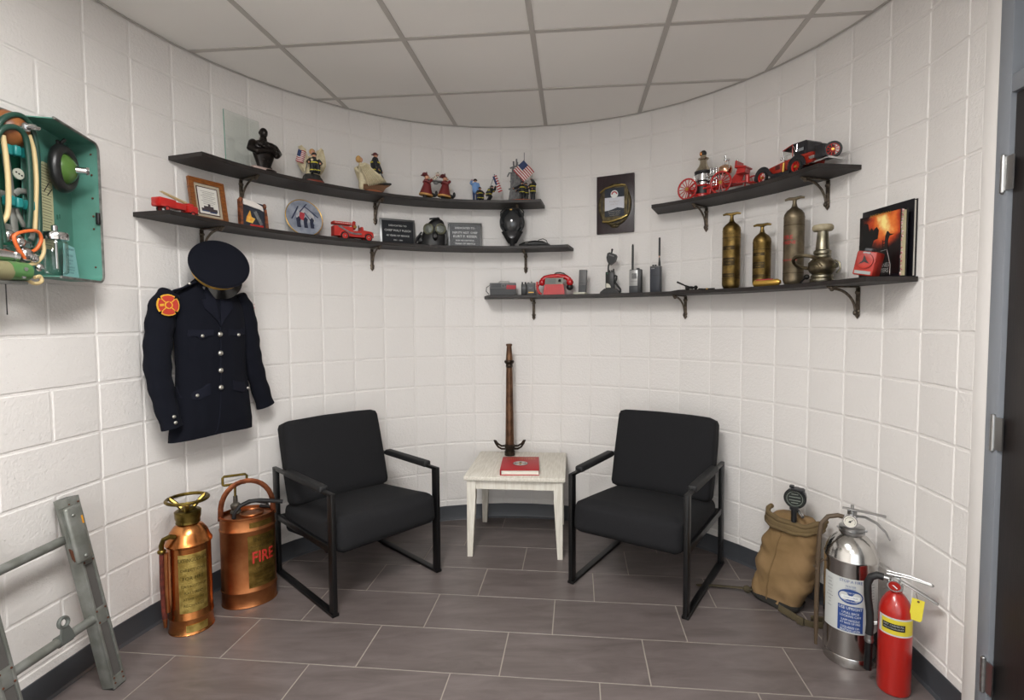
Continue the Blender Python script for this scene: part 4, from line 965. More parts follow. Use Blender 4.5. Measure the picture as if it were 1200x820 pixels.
# ------------------------------------------------ second shelf on the left
M_toyred = mat('toy_red_paint', '#b0201c', rough=.3, coat=.3); M_toyred2 = mat('cast_red_paint', '#b5261d', rough=.45)
M_tyre = mat('toy_black_tyre', '#141414', rough=.6)
def wheel(t, x, y, z, r, w, rim=M_toyred, spokes=0, name='wheel', tyre=M_tyre):
    q0 = .90 if spokes > 12 else .72
    R = RX(PI/2); tr = part(name, MB().lathe([(r*q0, -w/2), (r*.96, -w/2), (r, -w*.3), (r, w*.3), (r*.96, w/2), (r*q0, w/2), (r*q0, -w/2)], (0, 0, 0), 22, R=R, cap=False), tyre, t, loc=(x, y, z))
    m = MB(); m.lathe([(r*(q0-.04), -w*.35), (r*(q0+.08 if q0 < .8 else q0), -w*.45), (r*(q0+.08 if q0 < .8 else q0), w*.45), (r*(q0-.04), w*.35), (r*(q0-.04), -w*.35)], (0, 0, 0), 22, R=R, cap=False)
    if spokes:
        for i in range(spokes): a = 2*PI*i/spokes; m.tube([(r*.12*math.cos(a), 0, r*.12*math.sin(a)), (r*q0*math.cos(a), 0, r*q0*math.sin(a))], r*.042, 5)
    else: m.lathe([(r*.68, -w*.2), (r*.3, -w*.3), (0.0, -w*.3)], (0, 0, 0), 22, R=R, cap=False); m.lathe([(r*.68, w*.2), (r*.3, w*.3), (0.0, w*.3)], (0, 0, 0), 22, R=R, cap=False)
    part('rim', m, rim, tr); part('hub', MB().cyl((0, -w*.6, 0), (0, w*.6, 0), r*.16, n=12), M_gold if spokes > 9 else M_chrome, tr)
    return tr
t = shelf_thing('toy_ladder_truck', .44, .135, ZB, 'red toy ladder fire truck at the left end of the lower left shelf', 'toy truck', turn=.05)
part('body', MB().box((-.065, 0, .038), (.085, .05, .040), .005).box((.0, 0, .036), (.06, .048, .030), .004), M_toyred, t)
part('cab', MB().box((.068, 0, .034), (.055, .05, .034), .006).box((.060, 0, .054), (.03, .044, .012), .004), M_toyred, t)
part('windscreen', MB().box((.0765, 0, .053), (.002, .038, .010)).box((.0965, 0, .040), (.002, .03, .010)), M_ink, t)
part('bumper', MB().box((.097, 0, .020), (.006, .048, .008), .002), M_chrome, t)
for s in (-1, 1):
    part('headlamp', MB().cyl((.096, s*.018, .034), (.099, s*.018, .034), .005), M_chrome, t)
    for x in (-.07, .065): wheel(t, x, s*.022, .012, .0125, .008, M_toyred)
for k, s in enumerate((-1, 1)):
    m = MB()
    for q in (-.006, .006): m.tube([(-.09+.04*k, s*.012+q, .084), (.04+.03*k, s*.012+q, .060)], .0022, 5)
    for i in range(10): x = -.085+.04*k+.012*i; z = .083-.0021*i; m.tube([(x, s*.012-.006, z), (x, s*.012+.006, z)], .0014, 4)
    part('ladder', m, mat('toy_ladder_cream', '#cbb98a', rough=.5), t)
# framed certificate
M_oak = mat('honey_oak_frame', '#8a5224', rough=.35, col2='#6b3b17', vscale=14, aniso=(3, 3, 12)); M_mat_ = mat('beige_mount', '#a69c88', rough=.8); M_paper = mat('certificate_paper', '#cfccc4', rough=.7)
t = shelf_thing('framed_certificate', 1.56, .075, ZB, 'wooden framed certificate with small ship picture leaning on the lower left shelf', 'picture frame', turn=-.02)
FR = RX(-.16)
def tilt(m, dz=0): return m.move(lambda v: FR @ v+Vector((0, -.01, .0)))
w_, h_ = .185, .215; m = MB()
for s in (-1, 1):
    m.prism([(s*w_/2, 0), (s*w_/2, h_), (s*(w_/2-.024), h_-.024), (s*(w_/2-.024), .024)], .016)
    z = 0 if s < 0 else h_; z2 = z-s*.024; m.prism([(-w_/2, z), (w_/2, z), (w_/2-.024, z2), (-w_/2+.024, z2)], .0155)
part('frame', tilt(m), M_oak, t, smooth=False)
part('mount', tilt(MB().box((0, -.006, h_/2), (w_-.045, .003, h_-.045))), M_mat_, t)
part('border_line', tilt(MB().box((0, -.0082, h_/2), (w_-.075, .0015, h_-.075))), mat('maroon_line', '#3a1718', rough=.6), t)
part('certificate', tilt(MB().box((0, -.0095, h_/2), (w_-.085, .0015, h_-.085))), M_paper, t)
m = MB()
for i in range(9): m.box((0+.003*math.sin(i*2.1), -.0105, h_-.060-i*.008), (.075-.012*(i % 3), .0006, .0018))
tag(part('printed_lines', tilt(m), mat('grey_print', '#6f6d69', rough=.7), t, smooth=False), kind='stuff')
part('ship_picture', tilt(MB().box((0, -.0105, .062), (.082, .0006, .016)).box((-.003, -.0107, .074), (.05, .0006, .014)).box((.0, -.0108, .086), (.012, .0006, .014))), mat('ship_dark', '#3d3436', rough=.6), t, smooth=False)
part('ship_waterline', tilt(MB().box((-.02, -.0112, .056), (.03, .0006, .006)).box((.018, -.0112, .052), (.036, .0006, .006))), M_fblue, t, smooth=False)
# relief picture
t = shelf_thing('fire_scene_plaque', 2.72, .10, ZB, 'small sculpted relief plaque of a burning street with ladder, snow-white top', 'figurine', turn=-.02)
m = MB(); m.prism([(-.066, 0), (.066, 0), (.070, .13), (.05, .138), (.0, .142), (-.05, .146), (-.07, .140)], .018); part('scene_panel', m, mat('night_blue_scene', '#1c1f29', rough=.5, col2='#2b2f3a', vscale=30), t, smooth=False)
m = MB(); m.prism([(-.076, 0), (-.062, 0), (-.062, .12), (-.066, .146), (-.078, .146)], .024); m.ell((-.068, -.015, .145), (.012, .012, .012)); part('firefighter_column', m, mat('brown_relief', '#4a2a1c', rough=.6, col2='#8a4a28', vscale=60, bump=.6, bscale=90), t, smooth=False)
m = MB(); m.prism([(.062, 0), (.080, 0), (.074, .07), (.068, .115), (.058, .11)], .024); m.ell((.06, -.018, .13), (.010, .010, .014)); part('firefighter_figure', m, mat('brown_relief', '#4a2a1c'), t, smooth=False)
m = MB(); m.prism([(-.058, .122), (-.03, .118), (0, .112), (.03, .108), (.052, .100), (.045, .125), (.01, .140), (-.03, .148), (-.06, .150)], .024); part('smoke_top', m, mat('snow_white_resin', '#d5cfc8', rough=.7), t, smooth=False)
m = MB(); m.prism([(-.045, .035), (-.01, .03), (.005, .055), (-.015, .062), (-.022, .095), (-.04, .06)], .0205); part('flame', m, mat('orange_flame_paint', '#d98a2a', rough=.5, col2='#e8c25a', vscale=40), t, smooth=False)
m = MB(); m.box((.022, -.020, .06), (.016, .003, .075), 0, 1, RY(-.5)); 
for i in range(7): m.box((.022+.018-.0055*i*1.0, -.0215, .03+.010*i), (.018, .002, .002), 0, 1, RY(-.5))
part('ladder', m, M_grey, t, smooth=False)
m = MB(); m.box((.012, -.022, .014), (.075, .006, .020), .003); part('engine', m, M_toyred, t)
# commemorative plate
t = shelf_thing('commemorative_plate', 4.33, .085, ZB, 'round blue-grey commemorative plate with gold rim and flag raising scene', 'plate', turn=-.05)
FR = RX(-.20); RR = FR @ RX(PI/2)
R = .108
def tp(m): return m.move(lambda v: FR @ v+Vector((0, -.012, .0)))
part('plate_body', tp(MB().lathe([(.05, -.006), (.07, -.004), (R, .008), (R+.001, .010), (R-.003, .011), (.075, .001), (.0, .0)], (0, 0, R+.002), 48, R=RX(PI/2), cap=False)), mat('blue_grey_glaze', '#6d7482', rough=.3, col2='#979ba5', vscale=18), t)
part('gold_rim', tp(MB().tube([((R-.001)*math.cos(2*PI*i/48), -.0105, R+.002+(R-.001)*math.sin(2*PI*i/48)) for i in range(48)], .0028, 6, closed=True)), M_gold, t)
def disc_poly(pts): return MB().prism([(x*R, R+z*R) for x, z in pts], .002, (0, -.0035, 0))
part('pale_sky', tp(disc_poly([(-.45, .1), (-.3, .45), (0, .62), (.35, .5), (.55, .2), (.6, -.1), (.2, -.2), (-.3, -.15)])), mat('plate_pale', '#b9b6b4', rough=.35, col2='#8f929c', vscale=40), t, smooth=False)
part('steel_beams', tp(MB().box((-.05, -.0065, R+.03), (.006, .001, .09), 0, 1, RY(.5)).box((.045, -.0065, R+.045), (.005, .001, .10), 0, 1, RY(-.9)).box((.0, -.0065, R+.062), (.006, .001, .07), 0, 1, RY(.7)).box((.03, -.0065, R+.0), (.005, .001, .09), 0, 1, RY(-.6))), mat('plate_dark_blue', '#2b3350', rough=.35), t, smooth=False)
part('flag', tp(MB().box((-.012, -.0065, R+.012), (.028, .001, .045), 0, 1, RY(.25))), M_fred, t, smooth=False)
for x in (-.035, .005, .042): part('fireman', tp(MB().prism([(x-.008, R-.055), (x+.012, R-.055), (x+.010, R-.02), (x+.016, R-.005), (x+.004, R+.010), (x-.010, R-.005)], .003, (0, -.004, 0))), mat('plate_navy', '#23283c', rough=.4), t, smooth=False)
# cast toy pumper
t = shelf_thing('toy_pumper_truck', 5.80, .12, ZB, 'red cast toy fire engine with open cab between the round plate and the first plaque', 'toy truck', turn=-.03)
m = MB(); m.prism([(-.125, .022), (.11, .022), (.118, .03), (.118, .050), (.105, .062), (.055, .066), (.052, .085), (.042, .086), (.040, .060), (-.01, .058), (-.012, .080), (-.125, .080)], .058, (0, .029, 0)); part('body', m, M_toyred2, t, smooth=False)
m = MB()
for y in (-.028, .028):
    m.box((-.070, y, .104), (.11, .003, .004))
    for i in range(12): m.box((-.122+.0095*i, y, .098), (.003, .003, .014))
m.box((-.125, 0, .100), (.003, .056, .014)); m.box((-.07, 0, .094), (.11, .05, .006)); part('hose_bed_rail', m, M_toyred2, t, smooth=False)
part('driver', MB().ell((.005, 0, .088), (.013, .013, .022)).ell((.006, 0, .112), (.010, .010, .009)), M_toyred2, t)
part('bell', MB().lathe([(.011, -.002), (.009, .008), (.004, .013)], (.0, -.030, .078), 12), M_gold, t)
part('steering_wheel', MB().tube([(.034+.002*math.cos(q), .010*math.cos(q), .088+.010*math.sin(q)) for q in [2*PI*i/14 for i in range(14)]], .0016, 5, closed=True), M_ink, t)
m = MB(); pts = [(-.10, -.031, .078), (-.08, -.032, .070), (-.06, -.032, .058), (-.035, -.032, .046), (.0, -.032, .040), (.04, -.032, .042)]; m.tube(pts, .006, 6, flat=.4, up=(0, 0, 1)); part('hose_moulding', m, M_grey, t)
for s in (-1, 1):
    for x, r in ((-.062, .024), (.085, .024)):
        wheel(t, x, s*.030, r-.0, r, .010, M_toyred2); part('fender', MB().tube([(x+.029*math.cos(a), s*.029, r+.029*math.sin(a)) for a in [PI*i/10 for i in range(11)]], .005, 6, flat=1.), M_toyred2, t)
part('radiator', MB().box((.118, 0, .046), (.004, .044, .034), .002), M_grey, t)
# dedication plaques
M_alup = mat('satin_aluminium_frame', '#8d8e8e', rough=.35, metal=.8); M_pldk = mat('dark_cast_field', '#16181d', rough=.75, bump=.6, bscale=240); M_plgr = mat('speckled_cast_field', '#3f4042', rough=.5, metal=.4, col2='#6f7072', vscale=300, bump=.8, bscale=300)
def dplaque(s, label, field, rows, turn, x0=0):
    t = shelf_thing('dedication_plaque', s, .055, ZB, label, 'plaque', 'metal dedication plaques', turn=turn); FRX = RX(-.10); w_, h_ = .232, .178
    def tl(m): return m.move(lambda v: FRX @ v+Vector((0, -.004, 0)))
    part('frame', tl(MB().box((0, 0, h_/2), (w_, .008, h_), .0015)), M_alup, t)
    part('field', tl(MB().box((0, -.0045, h_/2), (w_-.026, .002, h_-.026))), field, t)
    tx = MB()
    for st_, z, sz, ws in rows: q = text_mb(st_, sz, (0, -.006, z), wscale=ws, bold=.012); tx.add(q.v, q.f)
    tag(part('lettering', tl(tx), mat('bright_cast_lettering', '#c3c4c2', rough=.4, metal=.3), t, smooth=False), kind='stuff')
    m = MB()
    for x in (-1, 1):
        for z in (.008, h_-.008): m.ell((x*(w_/2-.008), -.005, z), (.003, .002, .003), 8, 4)
    tag(part('screws', tl(m), M_chrome, t), kind='stuff')
    if x0: part('reflection_scroll', tl(MB().tube([(.065, -.007, .03), (.08, -.007, .055), (.095, -.007, .03)], .0012, 4)), M_alup, t)
dplaque(7.42, 'black-faced metal dedication plaque, right of the red cast toy fire engine', M_pldk, (('DEDICATED TO', .132, .015, 1.1), ('CHIEF WALT PLISCH', .100, .019, 1.0), ('40 YEARS OF SERVICE', .066, .016, .98), ('1951 - 1991', .036, .013, 1.0)), -.02)
dplaque(9.72, 'grey speckled metal dedication plaque standing between the two gas masks', M_plgr, (('DEDICATED TO', .140, .017, 1.1), ('DEPUTY ASST. CHIEF', .108, .019, .98), ('KURT P. KEISER', .082, .022, 1.08), ('FOR HIS FAITHFUL', .054, .014, 1.1), ('YEARS OF SERVICE', .032, .015, 1.1)), 0.)
# gas mask with round eyepieces
M_mask = mat('black_mask_rubber', '#111112', rough=.45, bump=.15, bscale=60); M_lens = mat('hazy_lens', '#6b706a', rough=.1, spec=.8, metal=.2); M_ring = mat('olive_metal_ring', '#7d7d69', rough=.4, metal=.6)
t = shelf_thing('gas_mask', 8.55, .12, ZB, 'black rubber gas mask with two round eyepieces between the dedication plaques', 'gas mask', turn=-.25)
def face(u, v):
    a = 2*PI*u; z = v; r = .100*(1-.58*z)*(1 if z < .72 else math.sqrt(max(0.0004, 1-((z-.72)/.28)**2)))
    if v > .9: r *= math.sqrt(max(0, (1-v)/.1))
    return Vector((r*math.cos(a)*(1.0 if math.cos(a) > 0 else 1.0)+.042*z-.010, r*.55*math.sin(a)-.004, .003+.187*z+.006*noise.noise(Vector((math.cos(a)*2, math.sin(a)*2, v*5)))))
mb = MB().grid(face, 32, 20, closed_u=True); mb.f.append(tuple(range(31, -1, -1))); part('face_piece', mb, M_mask, t, ang=70)
for s in (-1, 1):
    c_ = Vector((s*.037+.016, -.040, .108)); Rm = RZ(s*.35) @ RX(PI/2+.10)
    lr = part('eyepiece_ring', MB().lathe([(.020, -.012), (.034, -.008), (.036, .012), (.031, .016), (.027, .012), (.026, .006)], c_, 28, R=Rm, cap=False), M_ring, t)
    part('lens', MB().lathe([(.026, .006), (.018, .009), (0, .010)], c_, 28, R=Rm, cap=False), M_lens, lr)
part('nose_cup', MB().ell((.020, -.050, .062), (.018, .030, .032)), M_mask, t)
part('inlet', MB().lathe([(.013, 0), (.016, .004), (.016, .018), (.012, .022), (.0, .022)], (.022, -.066, .052), 20, R=RX(PI/2-.2)), M_mask, t)
m = MB(); m.tube([(-.07, -.02, .09), (-.10, -.03, .05), (-.105, -.04, .015), (-.095, -.045, .006)], .007, 6, flat=.4); m.tube([(-.02, -.0, .18), (.04, -.01, .185), (.075, -.02, .13), (.085, -.02, .06), (.08, -.02, .01)], .007, 6, flat=.4); m.tube([(.05, .0, .16), (.09, -.01, .10), (.09, -.02, .03)], .006, 6, flat=.4)
part('straps', m, M_mask, t)
part('flap', MB().tube([(-.055, -.03, .03), (-.075, -.035, .05), (-.098, -.03, .030)], [.02, .024, .012], 8, flat=.4), M_mask, t)
# full face breathing mask, hanging under the top shelf edge
t = shelf_thing('breathing_mask', 11.39, .125, ZB, 'black full-face breathing mask with wide visor propped under the top shelf', 'gas mask')
def vis(u, v):
    a = PI*(.06+.88*u); z = v; w_ = (.078*math.sin(PI*(.18+.66*z))**.7)*(1 if z > .3 else .75+.25*z/.3); return Vector((-w_*math.cos(a)*1.0, -.055*math.sin(a)*(.6+.4*math.sin(PI*z)), .085+.165*z))
mb = MB().grid(vis, 24, 14); part('visor', mb, mat('smoked_visor', '#26282a', rough=.12, spec=.7), t, ang=80)
rim = [vis(0, i/14) for i in range(15)]+[vis(i/24, 1) for i in range(1, 25)]+[vis(1, 1-i/14) for i in range(1, 15)]+[vis(1-i/24, 0) for i in range(1, 24)]
part('visor_frame', MB().tube(rim, .0075, 8, closed=True), M_mask, t)
m = MB(); m.grid(lambda u, v: Vector((( .074*(1-.60*(1-v)))*math.cos(2*PI*u), (.045*(1-.35*(1-v)))*math.sin(2*PI*u), .028+.075*v)), 24, 6, closed_u=True); m.ell((0, .0, .17), (.074, .03, .085)); part('face_seal', m, M_mask, t, ang=70)
m = MB(); m.lathe([(.014, .0), (.016, .02), (.022, .028), (.027, .05), (.030, .058), (.024, .066), (.02, .07)], (0, -.012, .0), 24); part('breathing_tube_fitting', m, M_mask, t)
part('speech_port', MB().lathe([(.020, -.004), (.026, .0), (.026, .010), (.019, .012), (0, .012)], (0, -.045, .075), 24, R=RX(PI/2-.25)), mat('dark_grey_port', '#2a2a2c', rough=.3), t)
m = MB()
for s in (-1, 1): m.tube([(s*.07, .0, .22), (s*.08, .02, .24), (s*.06, .035, .262)], .007, 6, flat=.35); m.box((s*.074, -.004, .215), (.014, .012, .02), .003)
m.tube([(-.06, .03, .264), (0, .025, .270), (.06, .03, .264)], .007, 6, flat=.35); part('head_straps', m, M_mask, t)
part('brass_valve', MB().box((-.004, -.050, .243), (.016, .006, .008), .002), M_gold, t)
t = shelf_thing('folded_harness', 12.18, .11, ZB, 'bundle of folded black straps at the right end of the lower left shelf', 'strap')
m = MB(); m.tube([(-.105, 0, .012), (-.06, -.01, .022), (0, 0, .027), (.05, .0, .024), (.10, .0, .012)], [.012, .018, .020, .018, .008], 10, flat=1.0, up=(0, 1, 0)); m.tube([(-.10, -.03, .008), (-.02, -.035, .012), (.06, -.03, .010), (.105, -.01, .008)], .012, 8, flat=.5, up=(0, 1, 0)); part('strap_bundle', m, M_mask, t, ang=70)
part('strap_loop', MB().tube([(.015, 0, .036), (.03, 0, .050), (.055, 0, .056), (.078, 0, .045), (.088, 0, .022)], .006, 8, flat=.5, up=(0, 1, 0)), M_mask, t)
part('buckle', MB().tube([(-.075, -.02, .026), (-.06, -.035, .030), (-.045, -.03, .028), (-.055, -.012, .030)], .003, 5, closed=True), M_chrome, t)
# ------------------------------------------------ wall plaque
x, y, rz = W2(14.855, .005); t = thing('award_plaque', (x, y, 1.981), rz, 'dark wooden award plaque with bronze oval scroll hanging on the curved back wall', 'plaque')
part('board', MB().box((0, -.012, .191), (.252, .018, .380), .003), mat('dark_walnut_board', '#33272a', rough=.35, col2='#2a1f22', vscale=12, aniso=(4, 4, 1)), t)
M_scr = mat('antique_bronze_scroll', '#5d533b', rough=.35, metal=.8, col2='#3d3627', vscale=40, bump=.4, bscale=90); M_scrh = mat('bright_brass_scroll', '#a08c54', rough=.3, metal=.9)
part('oval_wreath', MB().prism([(.108*math.cos(2*PI*i/40), .185+.135*math.sin(2*PI*i/40)) for i in range(40)], .006, (0, -.021, 0)), M_scr, t)
part('wreath_rim', MB().tube([(.108*math.cos(2*PI*i/40), -.027, .185+.135*math.sin(2*PI*i/40)) for i in range(40)], .0045, 6, closed=True), M_scr, t)
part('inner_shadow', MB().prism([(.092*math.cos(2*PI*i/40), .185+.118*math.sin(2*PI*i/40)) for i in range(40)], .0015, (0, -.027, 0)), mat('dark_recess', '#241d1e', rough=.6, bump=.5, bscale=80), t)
part('scroll_board', MB().prism([(-.086, .278), (-.05, .295), (0, .305), (.05, .308), (.085, .296), (.090, .27), (.082, .10), (.05, .088), (0, .078), (-.05, .072), (-.082, .080), (-.080, .26)], .006, (0, -.028, 0)), M_scr, t, smooth=False)
part('scroll_edge', MB().tube([(-.098, -.034, .270), (-.06, -.038, .294), (0, -.040, .306), (.05, -.040, .308), (.075, -.038, .302)], .0055, 8), M_scrh, t)
part('scroll_edge', MB().tube([(-.080, -.036, .078), (-.04, -.040, .074), (.0, -.040, .080), (.05, -.040, .092), (.086, -.036, .110)], .0065, 8), M_scrh, t)
m = MB(); m.tube([(-.02, -.028, .055), (.0, -.03, .040), (.02, -.028, .055), (.04, -.028, .06)], .005, 6); m.ell((0, -.026, .048), (.03, .006, .014)); part('ribbon', m, M_scr, t)
part('insert_top', MB().box((0, -.0355, .262), (.130, .002, .060)), mat('navy_insert', '#232a36', rough=.2), t, smooth=False)
part('insert_plate', MB().box((0, -.0352, .190), (.130, .0024, .10)), mat('white_insert', '#c7c8cf', rough=.2), t, smooth=False)
part('insert_landscape', MB().prism([(-.065, .108), (.065, .108), (.065, .155), (.045, .160), (.02, .165), (-.01, .155), (-.04, .148), (-.065, .146)], .0024, (0, -.0345, 0)), mat('navy_insert', '#232a36'), t, smooth=False)
e = part('emblem', MB().cyl((0, -.036, .252), (0, -.0385, .252), .025, n=32), M_lw, t)
part('emblem_ring', MB().prism([(.020*math.cos(PI*i/20), .250+.020*math.sin(PI*i/20)) for i in range(21)]+[(.012*math.cos(PI*i/20), .250+.012*math.sin(PI*i/20)) for i in range(20, -1, -1)], .001, (0, -.0386, 0)), M_fred, e, smooth=False)
tx = MB()
for s_, z, sz in (('Firefighter', .205, .016), ('of the Year', .187, .011)): q = text_mb(s_, sz, (0, -.0366, z)); tx.add(q.v, q.f)
tag(part('faint_lettering', tx, mat('pale_print', '#a39a98', rough=.5), t, smooth=False), kind='stuff')
tx = MB()
for s_, z, sz in (('IN APPRECIATION', .140, .010), ('FOR YEARS OF SERVICE', .127, .0075), ('FIRE DEPARTMENT', .115, .0075)): q = text_mb(s_, sz, (0, -.0372, z)); tx.add(q.v, q.f)
tag(part('lettering', tx, mat('grey_gold_print', '#9a9788', rough=.5), t, smooth=False), kind='stuff')

# ------------------------------------------------ middle shelf: radios
M_gpl = mat('dark_grey_plastic', '#3c3d40', rough=.5); M_gpl2 = mat('mid_grey_plastic', '#5b5b5b', rough=.5, bump=.2, bscale=200); M_bpl = mat('black_plastic', '#151516', rough=.45)
t = shelf_thing('portable_radio_case', 11.05, .12, ZC, 'black and grey portable radio case with side strap at left end of the lowest shelf', 'radio')
part('case_bottom', MB().prism([(-.085, 0), (.082, 0), (.090, .045), (-.088, .045)], .075, (0, .037, 0)), M_bpl, t, smooth=False)
part('case_top', MB().box((0, 0, .064), (.178, .074, .040), .004), M_gpl2, t)
part('speaker_grille', MB().box((-.045, -.038, .066), (.07, .002, .026)), M_gpl, t)
tag(part('grille_slots', (lambda m: [m.box((-.045, -.0395, .056+.004*i), (.066, .001, .0014)) for i in range(6)] and m)(MB()), M_bpl, t, smooth=False), kind='stuff')
part('handle', MB().tube([(-.03, 0, .084), (-.025, 0, .094), (.04, 0, .094), (.045, 0, .084)], .0028, 6), M_chrome, t)
part('side_strap', MB().tube([(-.088, 0, .070), (-.112, 0, .055), (-.114, 0, .030), (-.095, 0, .008)], .007, 8, flat=.4, up=(0, 1, 0)), M_bpl, t)
part('red_tape', MB().box((.058, -.038, .060), (.062, .003, .016), 0, 1, RY(.08)).box((.062, -.0385, .046), (.045, .003, .010)).box((.03, -.0385, .052), (.012, .003, .022)), M_fred, t)
m = MB(); m.cyl((.002, -.036, .064), (.002, -.041, .064), .007); m.cyl((.018, -.036, .068), (.018, -.041, .068), .005); part('dial_knob', m, M_bpl, t)
t = shelf_thing('black_pager', 11.79, .115, ZC, 'small black pager with two knobs, left of the grey pager on the lowest shelf', 'pager', 'pagers on the lowest shelf')
part('body', MB().box((0, 0, .038), (.036, .03, .076), .004), M_bpl, t)
for s in (-1, 1): part('knob', MB().cyl((s*.010, 0, .076), (s*.010, 0, .090), .0065, .0055), M_bpl, t)
part('screen', MB().box((0, -.0155, .05), (.022, .001, .016)), M_gpl, t)
t = shelf_thing('grey_pager', 12.04, .11, ZC, 'boxy grey pager standing just left of the red telephone', 'pager', 'pagers on the lowest shelf')
part('body', MB().box((0, 0, .038), (.056, .034, .076), .003), M_gpl, t); part('top', MB().box((0, 0, .078), (.058, .034, .012), .002), M_gpl2, t)
part('antenna_stub', MB().cyl((.004, 0, .082), (.004, 0, .094), .0035), M_bpl, t); part('volume_knob', MB().cyl((-.018, 0, .082), (-.018, 0, .088), .006), M_bpl, t)
part('gold_stripe', MB().box((.002, -.0178, .020), (.036, .001, .005)), M_gold, t)
tag(part('lettering', text_mb('ALERT', .008, (.0, -.0175, .050)), M_alup, t, smooth=False), kind='stuff')
# red telephone
M_phr = mat('glossy_red_plastic', '#b3131a', rough=.25, coat=.5)
t = shelf_thing('red_telephone', 12.90, .115, ZC, 'glossy red desk telephone with handset and grey dial plate', 'telephone')
m = MB(); m.prism([(-.074, 0), (.070, 0), (.068, .030), (.062, .070), (-.060, .070), (-.070, .030)], .11, (0, .055, 0)); part('housing', m, M_phr, t, smooth=False)
m = MB(); m.grid(lambda u, v: Vector(((-.052+.104*u), -.055-.001+.0-.012*0+.03*v-.0, .068+.040*v)), 1, 1); m = MB().box((-.002, -.040, .090), (.122, .004, .050), .001, 1, RX(-.45)); part('dial_plate', m, mat('grey_green_plate', '#8b8d83', rough=.4), t)
part('dial_label', MB().box((-.024, -.0430, .090), (.070, .002, .040), 0, 1, RX(-.45)), mat('darker_plate', '#6f7370', rough=.5), t)
tag(part('lettering', text_mb('FIRE ALARM', .009, (-.024, -.0438, .082), RX(-.55)), M_bpl, t, smooth=False), kind='stuff')
part('selector', MB().cyl((.036, -.036, .096), (.036, -.048, .090), .009).box((.036, -.042, .074), (.006, .004, .014)), M_bpl, t)
m = MB(); m.tube([(-.088, -.005, .098), (-.070, -.005, .116), (-.03, -.005, .126), (.03, -.005, .127), (.075, -.005, .118), (.098, -.005, .098)], [.018, .016, .0145, .0145, .016, .018], 14); 
m.ell((-.088, -.008, .086), (.023, .022, .024)); m.ell((.100, -.008, .084), (.024, .022, .026)); part('handset', m, M_phr, t)
part('cradle', MB().box((0, .0, .106), (.07, .04, .016), .004).box((-.004, -.022, .108), (.05, .004, .008), .001), M_chrome, t)
part('black_mouthpiece', MB().ell((.098, -.004, .052), (.024, .022, .022)), M_bpl, t)
part('carry_strap', MB().tube([(-.012, .01, .136), (.005, .01, .148), (.03, .01, .150), (.055, .01, .144), (.078, .01, .128)], .005, 8), M_bpl, t)
m = MB(); pts = []
for i in range(90): a = i*.9; q = i/89; c_ = Vector((-.098-.022*math.sin(q*2.6), -.01, .078-.070*q)); pts.append((c_.x+.006*math.cos(a), c_.y+.006*math.sin(a), c_.z+.03*math.sin(q*PI)*.3))
m.tube(pts, .0022, 5); m.tube([(-.118, -.02, .09), (-.122, -.02, .06), (-.108, -.02, .02), (-.09, -.02, .004)], .008, 8); part('coiled_cord', m, M_phr, t)
# grey handheld on a white base
t = shelf_thing('grey_handheld_radio', 13.87, .115, ZC, 'slim grey handheld standing on a small white base, right of the red telephone', 'radio', turn=-.05)
part('base', MB().box((-.008, -.02, .007), (.078, .085, .014), .003), mat('cream_plastic', '#c2bfb0', rough=.5), t)
part('body', MB().box((0, 0, .088), (.052, .026, .15), .004, 2, RY(.05)), M_gpl2, t)
m = MB(); m.box((0, -.0140, .075), (.046, .001, .0025), 0, 1, RY(.05)); m.box((-.002, -.014, .040), (.044, .0012, .045), 0, 1, RY(.05)); part('seam', m, M_gpl, t)
# radio in charger with speaker mic
t = shelf_thing('radio_with_microphone', 14.83, .115, ZC, 'black radio in a charger cradle with a speaker microphone standing up', 'radio')
m = MB(); m.prism([(-.062, 0), (.062, 0), (.060, .018), (.035, .034), (-.030, .034), (-.058, .012)], .07, (0, .035, 0)); part('charger', m, M_bpl, t, smooth=False)
part('radio_body', MB().box((.0, 0, .085), (.056, .034, .115), .004), M_bpl, t)
part('sticker', MB().prism([(-.022, .040), (.010, .040), (.005, .055), (-.006, .066), (-.022, .070)], .001, (0, -.0172, 0)), mat('cream_plastic', '#c2bfb0'), t, smooth=False)
part('green_light', MB().box((-.016, -.0178, .132), (.008, .001, .006)), mat('green_lens', '#2c7a52', rough=.3), t)
for x in (-.004, .010): part('knob', MB().cyl((x, 0, .142), (x, 0, .154), .005), M_bpl, t)
part('aerial_socket', MB().cyl((.022, 0, .142), (.022, 0, .162), .006, .004), M_bpl, t)
m = MB(); m.tube([(-.014, 0, .142), (-.013, 0, .18), (-.006, 0, .20)], .0055, 8); part('mic_lead', m, M_bpl, t)
m = MB(); m.prism([(-.010, .190), (.0, .186), (.030, .208), (.040, .240), (.034, .252), (-.005, .268), (-.020, .262), (-.026, .235), (-.022, .212)], .03, (.004, .015, 0)); part('speaker_microphone', m, M_bpl, t, smooth=False)
part('mic_grille', MB().box((.012, -.0158, .246), (.036, .001, .008), 0, 1, RY(.35)), M_gpl2, t); part('mic_clip', MB().cyl((.008, 0, .262), (.012, 0, .285), .005).ell((.012, 0, .285), .007), M_bpl, t)
m = MB(); m.tube([(.03, 0, .12), (.042, 0, .112), (.040, 0, .095), (.032, 0, .075), (.05, 0, .05), (.066, 0, .03), (.068, 0, .016), (.055, 0, .006)], .007, 8); part('curled_lead', m, M_bpl, t)
